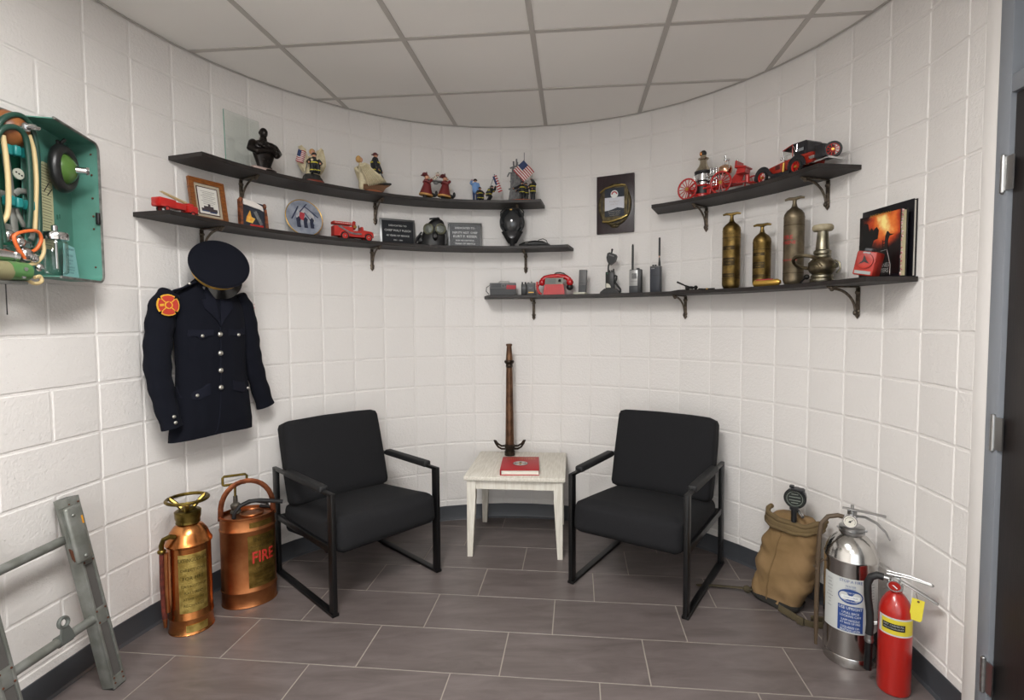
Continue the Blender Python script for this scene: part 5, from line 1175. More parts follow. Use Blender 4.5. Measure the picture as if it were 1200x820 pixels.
# silver radio
t = shelf_thing('silver_handheld_radio', 15.70, .115, ZC, 'silver-fronted handheld radio with square speaker and long black aerial', 'radio')
part('body', MB().box((.006, 0, .075), (.076, .036, .150), .004), M_bpl, t)
part('front_plate', MB().box((-.004, -.0185, .096), (.054, .002, .100), .0005), mat('brushed_silver', '#a3a3a2', rough=.35, metal=.7), t)
part('battery', MB().box((-.004, -.0188, .024), (.056, .003, .044), .001), M_gpl, t)
part('speaker_grille', MB().box((.002, -.0200, .108), (.032, .001, .034)), M_gpl, t)
tag(part('grille_bars', (lambda m: [m.box((.002, -.021, .094+.0056*i), (.030, .001, .0018)) for i in range(6)] and m)(MB()), mat('brushed_silver', '#a3a3a2'), t, smooth=False), kind='stuff')
tag(part('lettering', text_mb('HANDI TALKIE', .006, (-.002, -.0200, .074)), M_bpl, t, smooth=False), kind='stuff')
part('aerial', MB().cyl((-.016, 0, .15), (-.016, 0, .30), .0072, .0064).ell((-.016, 0, .303), (.006, .006, .008)), M_bpl, t); part('knob', MB().cyl((.02, 0, .15), (.02, 0, .157), .010), M_bpl, t)
t = shelf_thing('dark_handheld_radio', 16.43, .115, ZC, 'tall dark blue-grey handheld radio with thin aerial, right of the silver radio', 'radio')
part('body', MB().box((0, 0, .078), (.064, .038, .156), .003), mat('blue_grey_plastic', '#33363d', rough=.5), t); part('control_top', MB().box((0, 0, .158), (.064, .038, .010), .002), M_gpl2, t)
part('logo_strip', MB().box((-.012, -.0195, .148), (.022, .001, .006)), M_alup, t); part('battery_seam', MB().box((0, -.0195, .105), (.064, .001, .0015)), M_bpl, t)
for x in (-.018, -.002): part('knob', MB().cyl((x, 0, .16), (x, 0, .172), .006), M_bpl, t)
part('aerial', MB().lathe([(.0075, .163), (.0075, .175), (.004, .212), (.003, .216)], (.022, 0, 0), 12).cyl((.022, 0, .225), (.022, 0, .336), .0062, .0058), M_bpl, t); part('aerial_band', MB().cyl((.022, 0, .214), (.022, 0, .226), .003), M_cop, t)
# spanner-like tool
M_iron = mat('black_iron', '#1c1a18', rough=.5, metal=.5)
t = shelf_thing('hose_tool', 17.55, .12, ZC, 'flat black iron tool with an upturned lever lying on the lowest shelf', 'tool')
part('plate', MB().prism([(-.105, 0), (.09, 0), (.085, .008), (-.05, .010), (-.10, .004)], .04, (0, .02, 0)), M_iron, t, smooth=False)
part('lever', MB().tube([(-.068, 0, .058), (-.02, 0, .036), (.02, 0, .022), (.06, 0, .020)], [.006, .0045, .005, .005], 8), M_iron, t)
m = MB(); m.ell((.0, 0, .018), (.014, .014, .014)); m.ell((.052, 0, .020), (.012, .012, .012)); m.ell((-.01, 0, .03), (.007, .008, .007)); m.cyl((.025, -.012, .02), (.025, .012, .02), .009); part('knuckles', m, M_iron, t)
part('bolt', MB().cyl((.07, 0, .01), (.10, 0, .008), .005), M_iron, t)
t = shelf_thing('small_brass_pin', 18.33, .13, ZC, 'tiny dark pin with a brass band lying beside the iron tool', 'tool')
part('pin', MB().cyl((-.032, 0, .006), (.032, 0, .006), .0055), M_iron, t); part('brass_band', MB().cyl((-.018, 0, .006), (-.006, 0, .006), .0065), M_gold, t)
# brass hand extinguishers
M_br1 = mat('tarnished_brass', '#937a48', rough=.40, metal=1, col2='#62502c', vscale=20, bump=.12, bscale=80); M_br2 = mat('dirty_brass', '#857862', rough=.45, metal=.9, col2='#5f5646', vscale=14, bump=.2, bscale=90); M_brd = mat('dark_etched_brass', '#3a2e18', rough=.5, metal=.7)
def hand_ext(name, s, off, R, H, hh, label, body, labelrows, badge=False, red=False):
    t = shelf_thing(name, s, off, ZC, label, 'fire extinguisher', 'brass hand extinguishers on the shelf', turn=.35)
    part('cylinder', MB().lathe([(R*.55, 0), (R*.8, .004), (R*.93, .014), (R, .026), (R, H-.04), (R+.001, H-.038), (R+.001, H-.034), (R, H-.03), (R*.96, H-.018), (R*.72, H-.002), (R*.4, H+.010), (R*.30, H+.016)], n=32), body, t)
    g = MB()
    for z in (.058, H-.075): g.lathe([(R+.0006, z-.0012), (R+.0006, z+.0012)], n=32, cap=False)
    part('band_groove', g, M_brd, t)
    m = MB(); m.lathe([(R*.32, H+.012), (R*.26, H+.022), (R*.20, H+.034), (R*.2, H+hh-.012)], n=16)
    part('pump_rod', m, body, t)
    hw = R*.98; m = MB(); m.tube([(-hw, 0, H+hh-.002), (-hw*.6, 0, H+hh+.002), (0, 0, H+hh-.002), (hw*.6, 0, H+hh+.002), (hw, 0, H+hh-.002)], [.005, .007, .0085, .007, .005], 10, flat=.8); m.lathe([(.006, H+hh-.02), (.012, H+hh-.006)], n=12)
    part('tee_handle', m, body, t)
    def ring(z0, z1, a0, a1, mm, nm): return part(nm, arc_plate(R+.0002, a0, a1, z0, z1, .0006, 12), mm, t)
    if not red:
        for z0, z1 in ((H*.60, H*.66), (H*.36, H*.48), (H*.18, H*.24)): ring(z0, z1, -.85, .60, M_brd, 'etched_panel')
        tx = MB()
        for s_, z, sz in labelrows:
            q = text_mb(s_, sz, (-.004, 0, z), wrap=R, yoff=.001); tx.add(q.v, q.f)
        tag(part('lettering', tx, M_brd, t, smooth=False), kind='stuff')
        tx = MB()
        for s_, z, sz in (('FIRE', H*.62, .012), ('EXTINGUISHER', H*.44, .008), ('PUMP', H*.39, .010), ('FORT WAYNE', H*.205, .008)):
            q = text_mb(s_, sz, (-.004, 0, z), wrap=R, yoff=.0014); tx.add(q.v, q.f)
        tag(part('raised_lettering', tx, body, t, smooth=False), kind='stuff')
    if badge: part('diamond_badge', MB().add([(R*math.sin(a/R) if False else (R+.0015)*math.sin(-.1+a/R), -(R+.0015)*math.cos(-.1+a/R), z) for a, z in ((-.024, H*.53), (0, H*.56), (.024, H*.53), (0, H*.50))], [(0, 1, 2, 3)]), M_br1, t, smooth=False, fixn=False)
    if red:
        tx = MB()
        for s_, z, sz in (('PYRENE', H*.56, .022), ('FIRE', H*.63, .028), ('EXTINGUISHER', H*.33, .013)):
            q = text_mb(s_, sz, (-.012, 0, z), wrap=R, yoff=.001, bold=.015); tx.add(q.v, q.f)
        tag(part('red_lettering', tx, mat('worn_red_paint', '#a0302c', rough=.6), t, smooth=False), kind='stuff')
    return t
hand_ext('brass_hand_extinguisher', 18.99, .115, .0475, .355, .058, 'polished brass pump extinguisher with tee handle, leftmost of the three', M_br1, (('DIRECTIONS', .30, .010), ('TURN HANDLE', .275, .008), ('TO THE LEFT', .262, .008)))
hand_ext('brass_hand_extinguisher', 19.97, .115, .0445, .270, .055, 'short brass pump extinguisher with diamond badge, middle and smallest of the three', M_br1, (('PUMP', .235, .009),), badge=True)
hand_ext('brass_hand_extinguisher', 20.97, .115, .0465, .365, .058, 'tall grimy brass pump extinguisher with faded red lettering, tallest of the three', M_br2, (), red=True)
t = shelf_thing('small_brass_cylinder', 20.42, .175, ZC, 'small brass cartridge with red stripe lying in front of the tall extinguisher', 'cartridge', turn=.12)
part('cartridge', MB().tube([(-.072, 0, .017), (-.066, 0, .017), (.058, 0, .017), (.072, 0, .017)], [.011, .017, .017, .010], 20), M_gold, t); part('red_stripe', MB().tube([(-.055, -.004, .0275), (.035, -.004, .0275)], .009, 10, flat=.7), M_fred, t)
# hose nozzle with bail handle
M_nick = mat('worn_nickel', '#9a9482', rough=.35, metal=1, col2='#6f6a58', vscale=20, bump=.1, bscale=60); M_nickd = mat('dark_worn_brass_ball', '#857a64', rough=.36, metal=.95, col2='#5b5342', vscale=16)
t = shelf_thing('hose_nozzle', 21.86, .115, ZC, 'nickel hose nozzle with round shutoff handle and cream bumper on top', 'nozzle', turn=.2)
part('coupling', MB().lathe([(.048, 0), (.050, .003), (.050, .018), (.044, .022), (.047, .026), (.047, .034), (.040, .040)], n=32), M_nick, t)
part('ball_body', MB().lathe([(.036, .036), (.052, .050), (.060, .072), (.056, .095), (.040, .112), (.033, .118)], n=32), M_nickd, t)
part('collar', MB().lathe([(.034, .114), (.037, .118), (.037, .126), (.034, .130), (.037, .134), (.037, .146), (.030, .152)], n=32), M_nick, t)
part('barrel', MB().lathe([(.029, .150), (.026, .19), (.0225, .236), (.024, .240)], n=32), M_nick, t)
part('bumper', MB().lathe([(.024, .236), (.038, .238), (.044, .246), (.044, .258), (.038, .266), (.026, .268), (.022, .262), (.0, .258)], n=32), mat('cream_rubber_bumper', '#a89e84', rough=.7, col2='#8f8468', vscale=30), t)
m = MB(); pts = [(-.056+.058*math.cos(a), -.052*math.sin(a)-.03, .100+.004*math.cos(a)+.026*math.sin(a)) for a in [2*PI*i/28 for i in range(28)]]; m.tube(pts, .0085, 8, closed=True); m.tube([(-.06, .0, .07), (-.03, -.045, .088), (.02, -.056, .085), (.03, -.052, .07)], .008, 8); part('bail_handle', m, M_nickd, t)
m = MB(); m.tube([(.06, 0, .10), (.082, .0, .085), (.086, .0, .06), (.07, .0, .04)], .004, 6); m.cyl((.05, 0, .075), (.07, 0, .075), .012); part('side_ring', m, M_nick, t)
part('chain', MB().tube([(-.05, -.03, .036), (-.065, -.035, .02), (-.082, -.04, .003)], .0035, 6).ell((-.052, -.034, .030), (.014, .01, .012)), M_iron, t)
# lantern, books
M_lant = mat('scuffed_red_plastic', '#b02c1d', rough=.45, col2='#8f2216', vscale=10)
t = thing('hand_lamp', (1.392, 2.155, ZC), math.radians(-50), 'scuffed red box hand lamp leaning back in front of the books', 'lamp')
RL = RX(.0) @ RY(.20)
def tl(m): return m.move(lambda v: RL @ v+Vector((0, 0, .004)))
part('body', tl(MB().box((0, .006, .052), (.072, .095, .096), .006)), M_lant, t)
part('lens_ring', tl(MB().lathe([(.028, -.004), (.030, 0), (.030, .008), (.024, .010), (.010, .008), (0, .008)], (0, -.042, .062), 24, R=RX(PI/2))), M_lant, t)
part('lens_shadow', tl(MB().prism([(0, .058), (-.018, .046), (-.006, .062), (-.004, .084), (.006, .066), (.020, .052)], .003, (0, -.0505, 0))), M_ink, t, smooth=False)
part('name_strip', tl(MB().box((0, -.0425, .016), (.058, .002, .013))), mat('worn_silver_strip', '#8f928f', rough=.5), t)
part('switch_cap', tl(MB().box((0, -.01, .106), (.03, .05, .014), .005)), M_gpl, t)
part('top_strip', tl(MB().box((0, -.0425, .094), (.026, .002, .006))), M_alup, t)
part('wire_bail', tl(MB().tube([(.038, -.02, .105), (.055, -.01, .115), (.070, .02, .06), (.075, .03, .02)], .0018, 5)), M_chrome, t)
def book(name, P0, P1, H, th, label, cover, pages, group=None):
    """stands upright against the wall: front cover from P0 (spine side) to P1 (fore edge), thickness goes towards the wall"""
    a, b = Vector(P0), Vector(P1); u = b-a; W = u.length; rz = math.atan2(u.y, u.x); c = (a+b)/2
    t = thing(name, (c.x, c.y, ZC), rz, label, 'book', group)
    part('front_cover', MB().box((0, .0015, H/2), (W, .003, H), .0005), cover, t); part('back_cover', MB().box((0, th-.0015, H/2), (W, .003, H), .0005), cover, t)
    part('spine', MB().box((-W/2+.0015, th/2, H/2), (.003, th, H), .0005), cover, t); part('pages', MB().box((.0, th/2, H/2), (W-.010, th-.006, H-.010)), pages, t, smooth=False)
    return t, W
M_fire = mat('fire_photo_cover', '#c2512a', rough=.3)
def fire_mat():
    nt = M_fire.node_tree; b = nt.nodes['Principled BSDF']; tc = nt.nodes.new('ShaderNodeTexCoord'); sp = nt.nodes.new('ShaderNodeSeparateXYZ'); nt.links.new(tc.outputs['Object'], sp.inputs[0])
    n = nt.nodes.new('ShaderNodeTexNoise'); n.inputs['Scale'].default_value = 14; n.inputs['Detail'].default_value = 6; nt.links.new(tc.outputs['Object'], n.inputs['Vector'])
    g = nt.nodes.new('ShaderNodeVectorMath'); g.operation = 'DISTANCE'; g.inputs[1].default_value = (.03, 0, .225); nt.links.new(tc.outputs['Object'], g.inputs[0])
    m1 = nt.nodes.new('ShaderNodeMath'); m1.operation = 'MULTIPLY_ADD'; m1.inputs[1].default_value = -5.6; m1.inputs[2].default_value = .60; nt.links.new(g.outputs['Value'], m1.inputs[0])
    m2 = nt.nodes.new('ShaderNodeMath'); m2.operation = 'MULTIPLY_ADD'; m2.inputs[1].default_value = .9; nt.links.new(n.outputs[0], m2.inputs[0]); nt.links.new(m1.outputs[0], m2.inputs[2])
    r = nt.nodes.new('ShaderNodeValToRGB'); e = r.color_ramp.elements; e[0].position = .42; e[0].color = (*L('#120d0e'), 1); e[1].position = 1.0; e[1].color = (*L('#f5dd8a'), 1)
    for p, c in ((.52, '#5a1f14'), (.66, '#b5401c'), (.84, '#e07a35')): x = e.new(p); x.color = (*L(c), 1)
    nt.links.new(m2.outputs[0], r.inputs[0]); nt.links.new(r.outputs[0], b.inputs['Base Color'])
fire_mat()
M_bkc = mat('black_book_cover', '#0f0e14', rough=.35)
t, W = book('black_book', (1.522, 2.385), (1.538, 2.093), .305, .016, 'large black book standing at the back against the wall, behind the fire book', M_bkc, M_pages, 'books at the right end of the shelf')
t, W = book('fire_history_book', (1.468, 2.315), (1.488, 2.093), .268, .030, 'thick book with a blazing fire photograph and ENGINES FIGHTERS title on its cover', M_bkc, mat('yellowed_pages', '#c7bd98', rough=.8, col2='#a99f7c', vscale=90, aniso=(1, 30, 1)), 'books at the right end of the shelf')
part('cover_photo', MB().box((0, -.0008, .139), (W-.004, .0012, .250)), M_fire, t, smooth=False)
part('smoke_silhouette', MB().prism([(-.110, .05), (-.050, .05), (-.045, .12), (-.030, .15), (-.020, .19), (-.040, .215), (-.052, .20), (-.062, .235), (-.080, .240), (-.092, .21), (-.088, .17), (-.110, .15)], .0006, (0, -.0014, 0)).prism([(-.03, .16), (-.005, .165), (.0, .20), (-.012, .215), (-.028, .205)], .0006, (0, -.0014, 0)), M_ink, t, smooth=False)
part('silhouette', MB().prism([(.030, .09), (.052, .09), (.050, .15), (.058, .168), (.085, .172), (.06, .176), (.050, .188), (.044, .188), (.036, .17)], .0008, (0, -.0014, 0)), M_ink, t, smooth=False)
lm = MB()
for x in (.026, .052): lm.box((x, -.0026, .105), (.003, .0006, .10), 0, 1, RY(-.06))
for i in range(8): lm.box((.039, -.0026, .065+.012*i), (.026, .0006, .003))
part('ladder_silhouette', lm, M_ink, t, smooth=False)
tx = MB()
for s_, z, sz, x in (('ENGINES', .052, .024, .022), ('FIGHTERS', .030, .024, .016)): q = text_mb(s_, sz, (x, -.0024, z), wscale=.8); tx.add(q.v, q.f)
tag(part('title', tx, M_lw, t, smooth=False), kind='stuff')
tag(part('top_lettering', text_mb('AMERICAN', .018, (.006, -.0024, .262), wscale=1.3), M_gold, t, smooth=False), kind='stuff')
m = MB()
for i in range(16): m.box((W/2-.0035, .003+random.random()*.006, .012+i*.0165), (.008, .004+.004*random.random(), .006+.006*random.random()))
tag(part('red_jacket_tears', m, mat('torn_red_jacket', '#a83038', rough=.7, col2='#d8ccc4', vscale=120), t, smooth=False), kind='stuff')

# ------------------------------------------------ upper right shelf: steam pumper and car
t = shelf_thing('model_steam_fire_engine', 18.50, .115, ZD, 'model horse-drawn steam fire engine with chrome boiler and red spoked wheels', 'model vehicle', turn=.08)
for x, y, r in ((-.150, -.062, .062), (-.150, .050, .062), (.052, -.062, .062), (.172, .070, .050)): wheel(t, x, y, r, r, .010, M_toyred, 14, tyre=M_toyred)
m = MB(); m.box((.0, 0, .058), (.36, .012, .010)); m.box((-.02, -.035, .055), (.30, .008, .010)); m.box((-.02, .035, .055), (.30, .008, .010)); m.cyl((-.150, -.06, .062), (-.150, .055, .062), .006); m.cyl((.052, -.06, .062), (.06, .06, .062), .006); m.cyl((.172, 0, .05), (.172, .07, .05), .006)
m.lathe([(.050, .012), (.052, .020), (.050, .028)], (-.085, 0, 0), 24); m.lathe([(.044, .07), (.048, .074), (.044, .08)], (-.085, 0, 0), 24); m.box((-.04, 0, .045), (.03, .05, .05), .004); m.prism([(.06, .06), (.13, .07), (.14, .10), (.10, .120), (.07, .085)], .010, (0, .03, 0))
part('chassis', m, M_toyred, t)
m = MB(); m.lathe([(.044, .024), (.044, .072)], (-.085, 0, 0), 24, cap=False); part('firebox', m, M_bpl, t)
m = MB(); m.lathe([(.042, .078), (.042, .150)], (-.085, 0, 0), 24); part('boiler', m, M_chrome, t)
m = MB(); m.lathe([(.043, .140), (.048, .146), (.050, .156), (.046, .160)], (-.085, 0, 0), 24); m.lathe([(.043, .095), (.045, .10), (.043, .105)], (-.085, 0, 0), 24, cap=False); part('boiler_bands', m, M_bpl, t)
m = MB(); m.lathe([(.050, .158), (.044, .166), (.026, .190), (.020, .205), (.019, .222), (.028, .228), (.030, .233), (.024, .237), (.017, .240), (.015, .250)], (-.085, 0, 0), 28); part('smoke_hood', m, mat('warm_nickel', '#b9ae9a', rough=.14, metal=1), t)
part('stack_cap', MB().ell((-.085, 0, .262), (.017, .017, .018)), M_bpl, t); part('copper_stack', MB().ell((-.094, -.004, .260), (.012, .014, .016)), M_cop, t)
m = MB()
for x in (-.030, -.012, .004): m.cyl((x, -.018, .06), (x, -.018, .155), .006); m.cyl((x, .018, .06), (x, .018, .15), .006); m.ell((x, -.018, .158), .008)
m.box((-.015, -.01, .10), (.05, .05, .012), .003); m.cyl((-.03, -.03, .12), (.02, -.03, .12), .008); m.cyl((-.135, -.01, .15), (-.135, -.01, .11), .003); part('pump_cylinders', m, M_chrome, t)
m = MB(); m.lathe([(.022, .115), (.034, .125), (.038, .142), (.034, .158), (.020, .168), (.008, .172)], (.048, 0, 0), 24); part('air_dome', m, mat('rose_copper_dome', '#c9a183', rough=.12, metal=1), t)
m = MB(); m.lathe([(.006, .168), (.005, .185), (.009, .19), (.010, .198), (.004, .204), (.007, .212), (.006, .220), (.0, .226)], (.048, 0, 0), 14); m.cyl((.08, -.02, .14), (.075, -.02, .185), .003); m.ell((.074, -.02, .188), .008); m.cyl((.12, -.02, .13), (.125, -.02, .165), .003); m.ell((.125, -.02, .170), (.007, .007, .009)); part('bell_and_lamps', m, M_chrome, t)
m = MB(); m.box((.150, .0, .132), (.060, .085, .010), .002, 1, RY(.18)); m.box((.125, 0, .148), (.010, .085, .040), .002, 1, RY(.1)); m.prism([(.12, .10), (.17, .10), (.175, .125), (.13, .13)], .06, (0, .03, 0)); part('driver_seat', m, M_toyred, t, smooth=False)
m = MB(); m.cyl((.172, 0, .05), (.172, 0, .09), .012); m.tube([(.17, 0, .05), (.21, 0, .045), (.23, 0, .04)], .005, 6); part('front_perch', m, M_toyred, t)
part('step', MB().box((-.175, 0, .018), (.05, .07, .004)).cyl((-.175, -.02, .018), (-.165, -.02, .05), .003).cyl((-.175, .02, .018), (-.165, .02, .05), .003), M_toyred, t)

t = shelf_thing('model_vintage_car', 21.05, .115, ZD, 'red and black model vintage car with spare wheel and trunk on the upper right shelf', 'model vehicle', turn=-.02)
M_carred = mat('model_car_red', '#9c2a1c', rough=.28, coat=.4); M_carblk = mat('model_car_black', '#15151a', rough=.35, coat=.2)
WR = .034
for x in (-.165, .045):
    for y in (-.058, .058): wheel(t, x, y, WR, WR, .014, mat('bright_red_rim', '#cc2a1e', rough=.35), 10)
def cf_(m): return m
m = MB(); m.prism([(-.150, .040), (.11, .040), (.125, .062), (.12, .085), (.05, .095), (.0, .088), (-.06, .083), (-.150, .074)], .080, (0, .040, 0)); part('body', m, M_carred, t, smooth=False)
m = MB(); m.prism([(-.02, .085), (.06, .088), (.11, .083), (.115, .075), (-.02, .075)], .088, (0, .044, 0)); part('tub', m, M_carred, t, smooth=False)
m = MB(); m.prism([(.02, .088), (.092, .088), (.096, .140), (.086, .148), (.010, .150), (-.045, .138), (-.048, .132), (.010, .138)], .090, (0, .045, 0)); part('roof', m, M_carblk, t, smooth=False)
part('roof_edge', MB().tube([(-.048, -.046, .134), (.010, -.046, .148), (.010, -.046, .092)], .003, 6), M_carred, t)
part('rear_window', MB().box((.058, -.0462, .112), (.030, .001, .014), .0), mat('window_grey', '#7d8084', rough=.2), t); part('rear_window_surround', MB().box((.058, -.0456, .112), (.038, .001, .020)), M_ink, t)
m = MB(); m.tube([(-.043, -.044, .085), (-.047, -.044, .134)], .0025, 6); m.tube([(-.043, .044, .085), (-.047, .044, .134)], .0025, 6); m.tube([(-.043, -.044, .088), (-.043, .044, .088)], .0025, 6); m.tube([(.013, -.047, .14), (.022, -.047, .13), (.028, -.047, .11), (.034, -.047, .108), (.036, -.047, .142)], .0025, 6); part('windscreen_frame', m, M_chrome, t)
part('windscreen', MB().box((-.046, 0, .112), (.002, .084, .044)), M_glass, t, smooth=False)
part('radiator', MB().box((-.153, 0, .057), (.006, .05, .040), .003), M_chrome, t)
for y in (-.034, .034): part('headlamp', MB().ell((-.165, y, .076), (.012, .011, .011)), M_chrome, t)
part('cowl_lamp', MB().ell((-.055, -.048, .098), (.006, .006, .007)), M_chrome, t)
for s in (-1, 1):
    m = MB()
    def fend(x, r, a0, a1, n=12): return [(x+r*math.cos(a0+(a1-a0)*i/n), s*.060, WR+r*math.sin(a0+(a1-a0)*i/n)) for i in range(n+1)]
    m.tube(fend(-.165, .043, PI*1.05, PI*.12)+[(-.10, s*.060, .026), (-.05, s*.06, .020), (.0, s*.06, .020)]+fend(.045, .043, PI*.92, -.1), .012, 6, flat=.28, up=(0, 0, 1)); part('fender', m, M_carblk, t)
part('running_gear', MB().box((-.05, 0, .026), (.26, .05, .016), .003), M_carblk, t)
part('extinguisher', MB().cyl((-.030, -.062, .028), (-.026, -.062, .070), .0055), M_gold, t); part('side_vent', MB().box((-.085, -.0405, .066), (.030, .001, .022)), mat('dark_red_louvre', '#4d1813', rough=.5), t)
part('trunk', MB().box((.150, 0, .078), (.044, .078, .062), .005), M_carblk, t)
wheel(t, .192, -.002, .076, .037, .016, mat('bright_red_rim', '#cc2a1e'), 10, name='spare_wheel').rotation_euler = (0, 0, math.radians(38))
part('rear_bumper', MB().box((.13, -.03, .040), (.13, .006, .010), .003).box((.205, 0, .036), (.008, .09, .010), .003).box((.115, -.042, .060), (.03, .004, .014)), M_chrome, t)
part('front_bumper', MB().box((-.215, 0, .028), (.006, .12, .008), .003).box((-.205, -.03, .028), (.02, .006, .006)).box((-.205, .03, .028), (.02, .006, .006)), M_carblk, t)
# ------------------------------------------------ uniform jacket and peaked cap hanging from the shelf bracket
M_navy = mat('dark_navy_wool', '#0d0f18', rough=.95, bump=.3, bscale=500, spec=.2); M_navy2 = mat('navy_wool_edge', '#12141f', rough=.9, spec=.2)
M_sbtn = mat('silver_button', '#bdbbb2', rough=.3, metal=.8)
x, y, rz = W2(1.47, .085); t = thing('uniform_jacket', (x, y, .84), rz, 'dark navy dress uniform jacket with silver buttons hanging on the left wall', 'jacket')
ZJ = .84
# rings of the body: (z, left x, right x, depth)
prof = [(.855, -.232, .212, .075), (.90, -.226, .212, .085), (1.00, -.205, .196, .090), (1.10, -.188, .184, .090), (1.20, -.182, .178, .095), (1.32, -.186, .178, .100), (1.42, -.196, .178, .095), (1.48, -.198, .172, .085), (1.53, -.185, .150, .070), (1.575, -.135, .105, .055), (1.61, -.085, .070, .050), (1.63, -.062, .060, .046)]
def body(u, v):
    q = v*(len(prof)-1); i = min(int(q), len(prof)-2); f = q-i; z, a, b, d_ = [prof[i][k]*(1-f)+prof[i+1][k]*f for k in range(4)]
    an = 2*PI*u; c_, s_ = math.cos(an), math.sin(an); cx = (a+b)/2; w_ = (b-a)/2
    X = cx+w_*math.copysign(abs(c_)**.75, c_); Y = d_*.75*math.copysign(abs(s_)**.8, s_)*(1 if s_ < 0 else .55)
    fold = .006*math.sin(X*55+z*4)*(1.5-z)*max(0, -s_)+.005*noise.noise(Vector((X*8, z*6, 3)))
    if v < .03: z += -.025*(-X)*1.0 if X < 0 else -.05*X
    return Vector((X, Y-abs(fold), z-ZJ))
m = MB().grid(body, 72, 60, closed_u=True); part('body', m, M_navy, t, ang=70)
def front(X, z, o=.002):
    """point on the front of the jacket body"""
    best = None
    q = 0
    for i in range(len(prof)-1):
        if prof[i][0] <= z <= prof[i+1][0]: q = i+(z-prof[i][0])/(prof[i+1][0]-prof[i][0]); break
    i = min(int(q), len(prof)-2); f = q-i; _, a, b, d_ = [prof[i][k]*(1-f)+prof[i+1][k]*f for k in range(4)]
    cx = (a+b)/2; w_ = (b-a)/2; c_ = max(-1, min(1, (X-cx)/w_)); an = math.acos(math.copysign(abs(c_)**(1/.75), c_)); s_ = math.sin(an)
    Y = -d_*.75*abs(s_)**.8; return Vector((X, Y-o, z-ZJ))
def patch_on(outline, o=.003, th=.003, n=1):
    """a piece of cloth following the front"""
    m = MB(); A = [front(px_, pz, o) for px_, pz in outline]; B = [p+Vector((0, -th, 0)) for p in A]; k = len(A)
    c0 = sum(A, Vector())/k; c1 = sum(B, Vector())/k
    cxm = sum(p[0] for p in outline)/k; czm = sum(p[1] for p in outline)/k
    c1 = front(cxm, czm, o+th); c0 = front(cxm, czm, o)
    V = A+B+[c1]; F = [(i, (i+1) % k, k+(i+1) % k, k+i) for i in range(k)]+[(k+i, k+(i+1) % k, 2*k) for i in range(k)]
    return m.add(V, F)
def sleeve(pts, rr, name):
    P = [Vector(p) for p in pts]; n = 28; V = []
    def cat(i, f):
        a, b, c, d_ = P[max(i-1, 0)], P[i], P[min(i+1, len(P)-1)], P[min(i+2, len(P)-1)]
        return .5*((2*b)+(-a+c)*f+(2*a-5*b+4*c-d_)*f*f+(-a+3*b-3*c+d_)*f**3)
    ps = []; rs = []
    for i in range(len(P)-1):
        for k in range(7): ps.append(cat(i, k/7)); rs.append(rr[i]*(1-k/7)+rr[i+1]*k/7)
    ps.append(P[-1]); rs.append(rr[-1])
    rs = [r*(1+.05*math.sin(i*1.3)) for i, r in enumerate(rs)]
    m = MB().tube(ps, rs, 20, flat=.72, up=(1, 0, 0)); return part(name, m, M_navy, t, ang=70)
def jz(z): return z-ZJ
slL = sleeve([(-.195, .0, jz(1.545)), (-.238, -.008, jz(1.47)), (-.268, -.018, jz(1.34)), (-.284, -.030, jz(1.20)), (-.272, -.045, jz(1.06)), (-.247, -.055, jz(.93))], [.045, .062, .060, .057, .050, .045], 'sleeve')
slR = sleeve([(.158, .0, jz(1.545)), (.195, .0, jz(1.47)), (.215, -.004, jz(1.34)), (.228, -.008, jz(1.22)), (.258, -.014, jz(1.08)), (.296, -.020, jz(.945))], [.042, .056, .055, .053, .050, .050], 'sleeve')
part('front_edge', MB().tube([front(x_, z_, .003) for x_, z_ in ((-.004, 1.385), (-.006, 1.30), (-.008, 1.20), (-.008, 1.10), (-.012, 1.0), (-.020, .93), (-.030, .88), (-.040, .862))], .0035, 6), M_navy2, t)
for s, nm in ((-1, 'lapel'), (1, 'lapel')):
    c_ = -.004
    out = [(c_, 1.385), (c_+s*.020, 1.42), (c_+s*.075, 1.475), (c_+s*.082, 1.515), (c_+s*.060, 1.522), (c_+s*.062, 1.545), (c_+s*.045, 1.60), (c_+s*.018, 1.585), (c_+s*.012, 1.50)]
    part(nm, patch_on(out, .003, .006), M_navy2, t, ang=30)
part('collar', MB().tube([(-.075, -.045, jz(1.585)), (-.060, -.030, jz(1.615)), (-.03, .0, jz(1.640)), (.02, .005, jz(1.642)), (.050, -.02, jz(1.615)), (.066, -.040, jz(1.585))], .016, 10, flat=.6), M_navy2, t)
part('neck_opening', MB().prism([(-.045, jz(1.52)), (-.004, jz(1.42)), (.042, jz(1.52)), (.05, jz(1.62)), (-.055, jz(1.62))], .004, (0, -.046, 0)), mat('jacket_lining', '#08090d', rough=1., spec=.05), t)
for x_, z_ in ((-.101, 1.346), (.095, 1.346)):
    fp = part('pocket_flap', patch_on([(x_-.058, z_+.028), (x_+.058, z_+.028), (x_+.058, z_-.004), (x_+.030, z_-.002), (x_, z_-.018), (x_-.030, z_-.002), (x_-.058, z_-.004)], .003, .004), M_navy2, t, ang=30)
    part('breast_pocket', patch_on([(x_-.054, z_+.02), (x_+.054, z_+.02), (x_+.054, z_-.105), (x_+.045, z_-.118), (x_-.045, z_-.118), (x_-.054, z_-.105)], .001, .002), M_navy, t, ang=30)
    part('button', MB().ell(front(x_, z_-.002, .009), (.0085, .006, .0085), 12, 8), M_sbtn, t)
for x_, z_ in ((-.125, 1.062), (.120, 1.068)):
    s = 1 if x_ > 0 else -1
    part('pocket_flap', patch_on([(x_-.065, z_+.046), (x_+.060, z_+.050), (x_+.060, z_-.004), (x_, z_-.022), (x_-.065, z_-.004)], .003, .005), M_navy2, t, ang=30)
    part('button', MB().ell(front(-.130 if s < 0 else .160, 1.062, .010), (.0085, .006, .0085), 12, 8), M_sbtn, t)
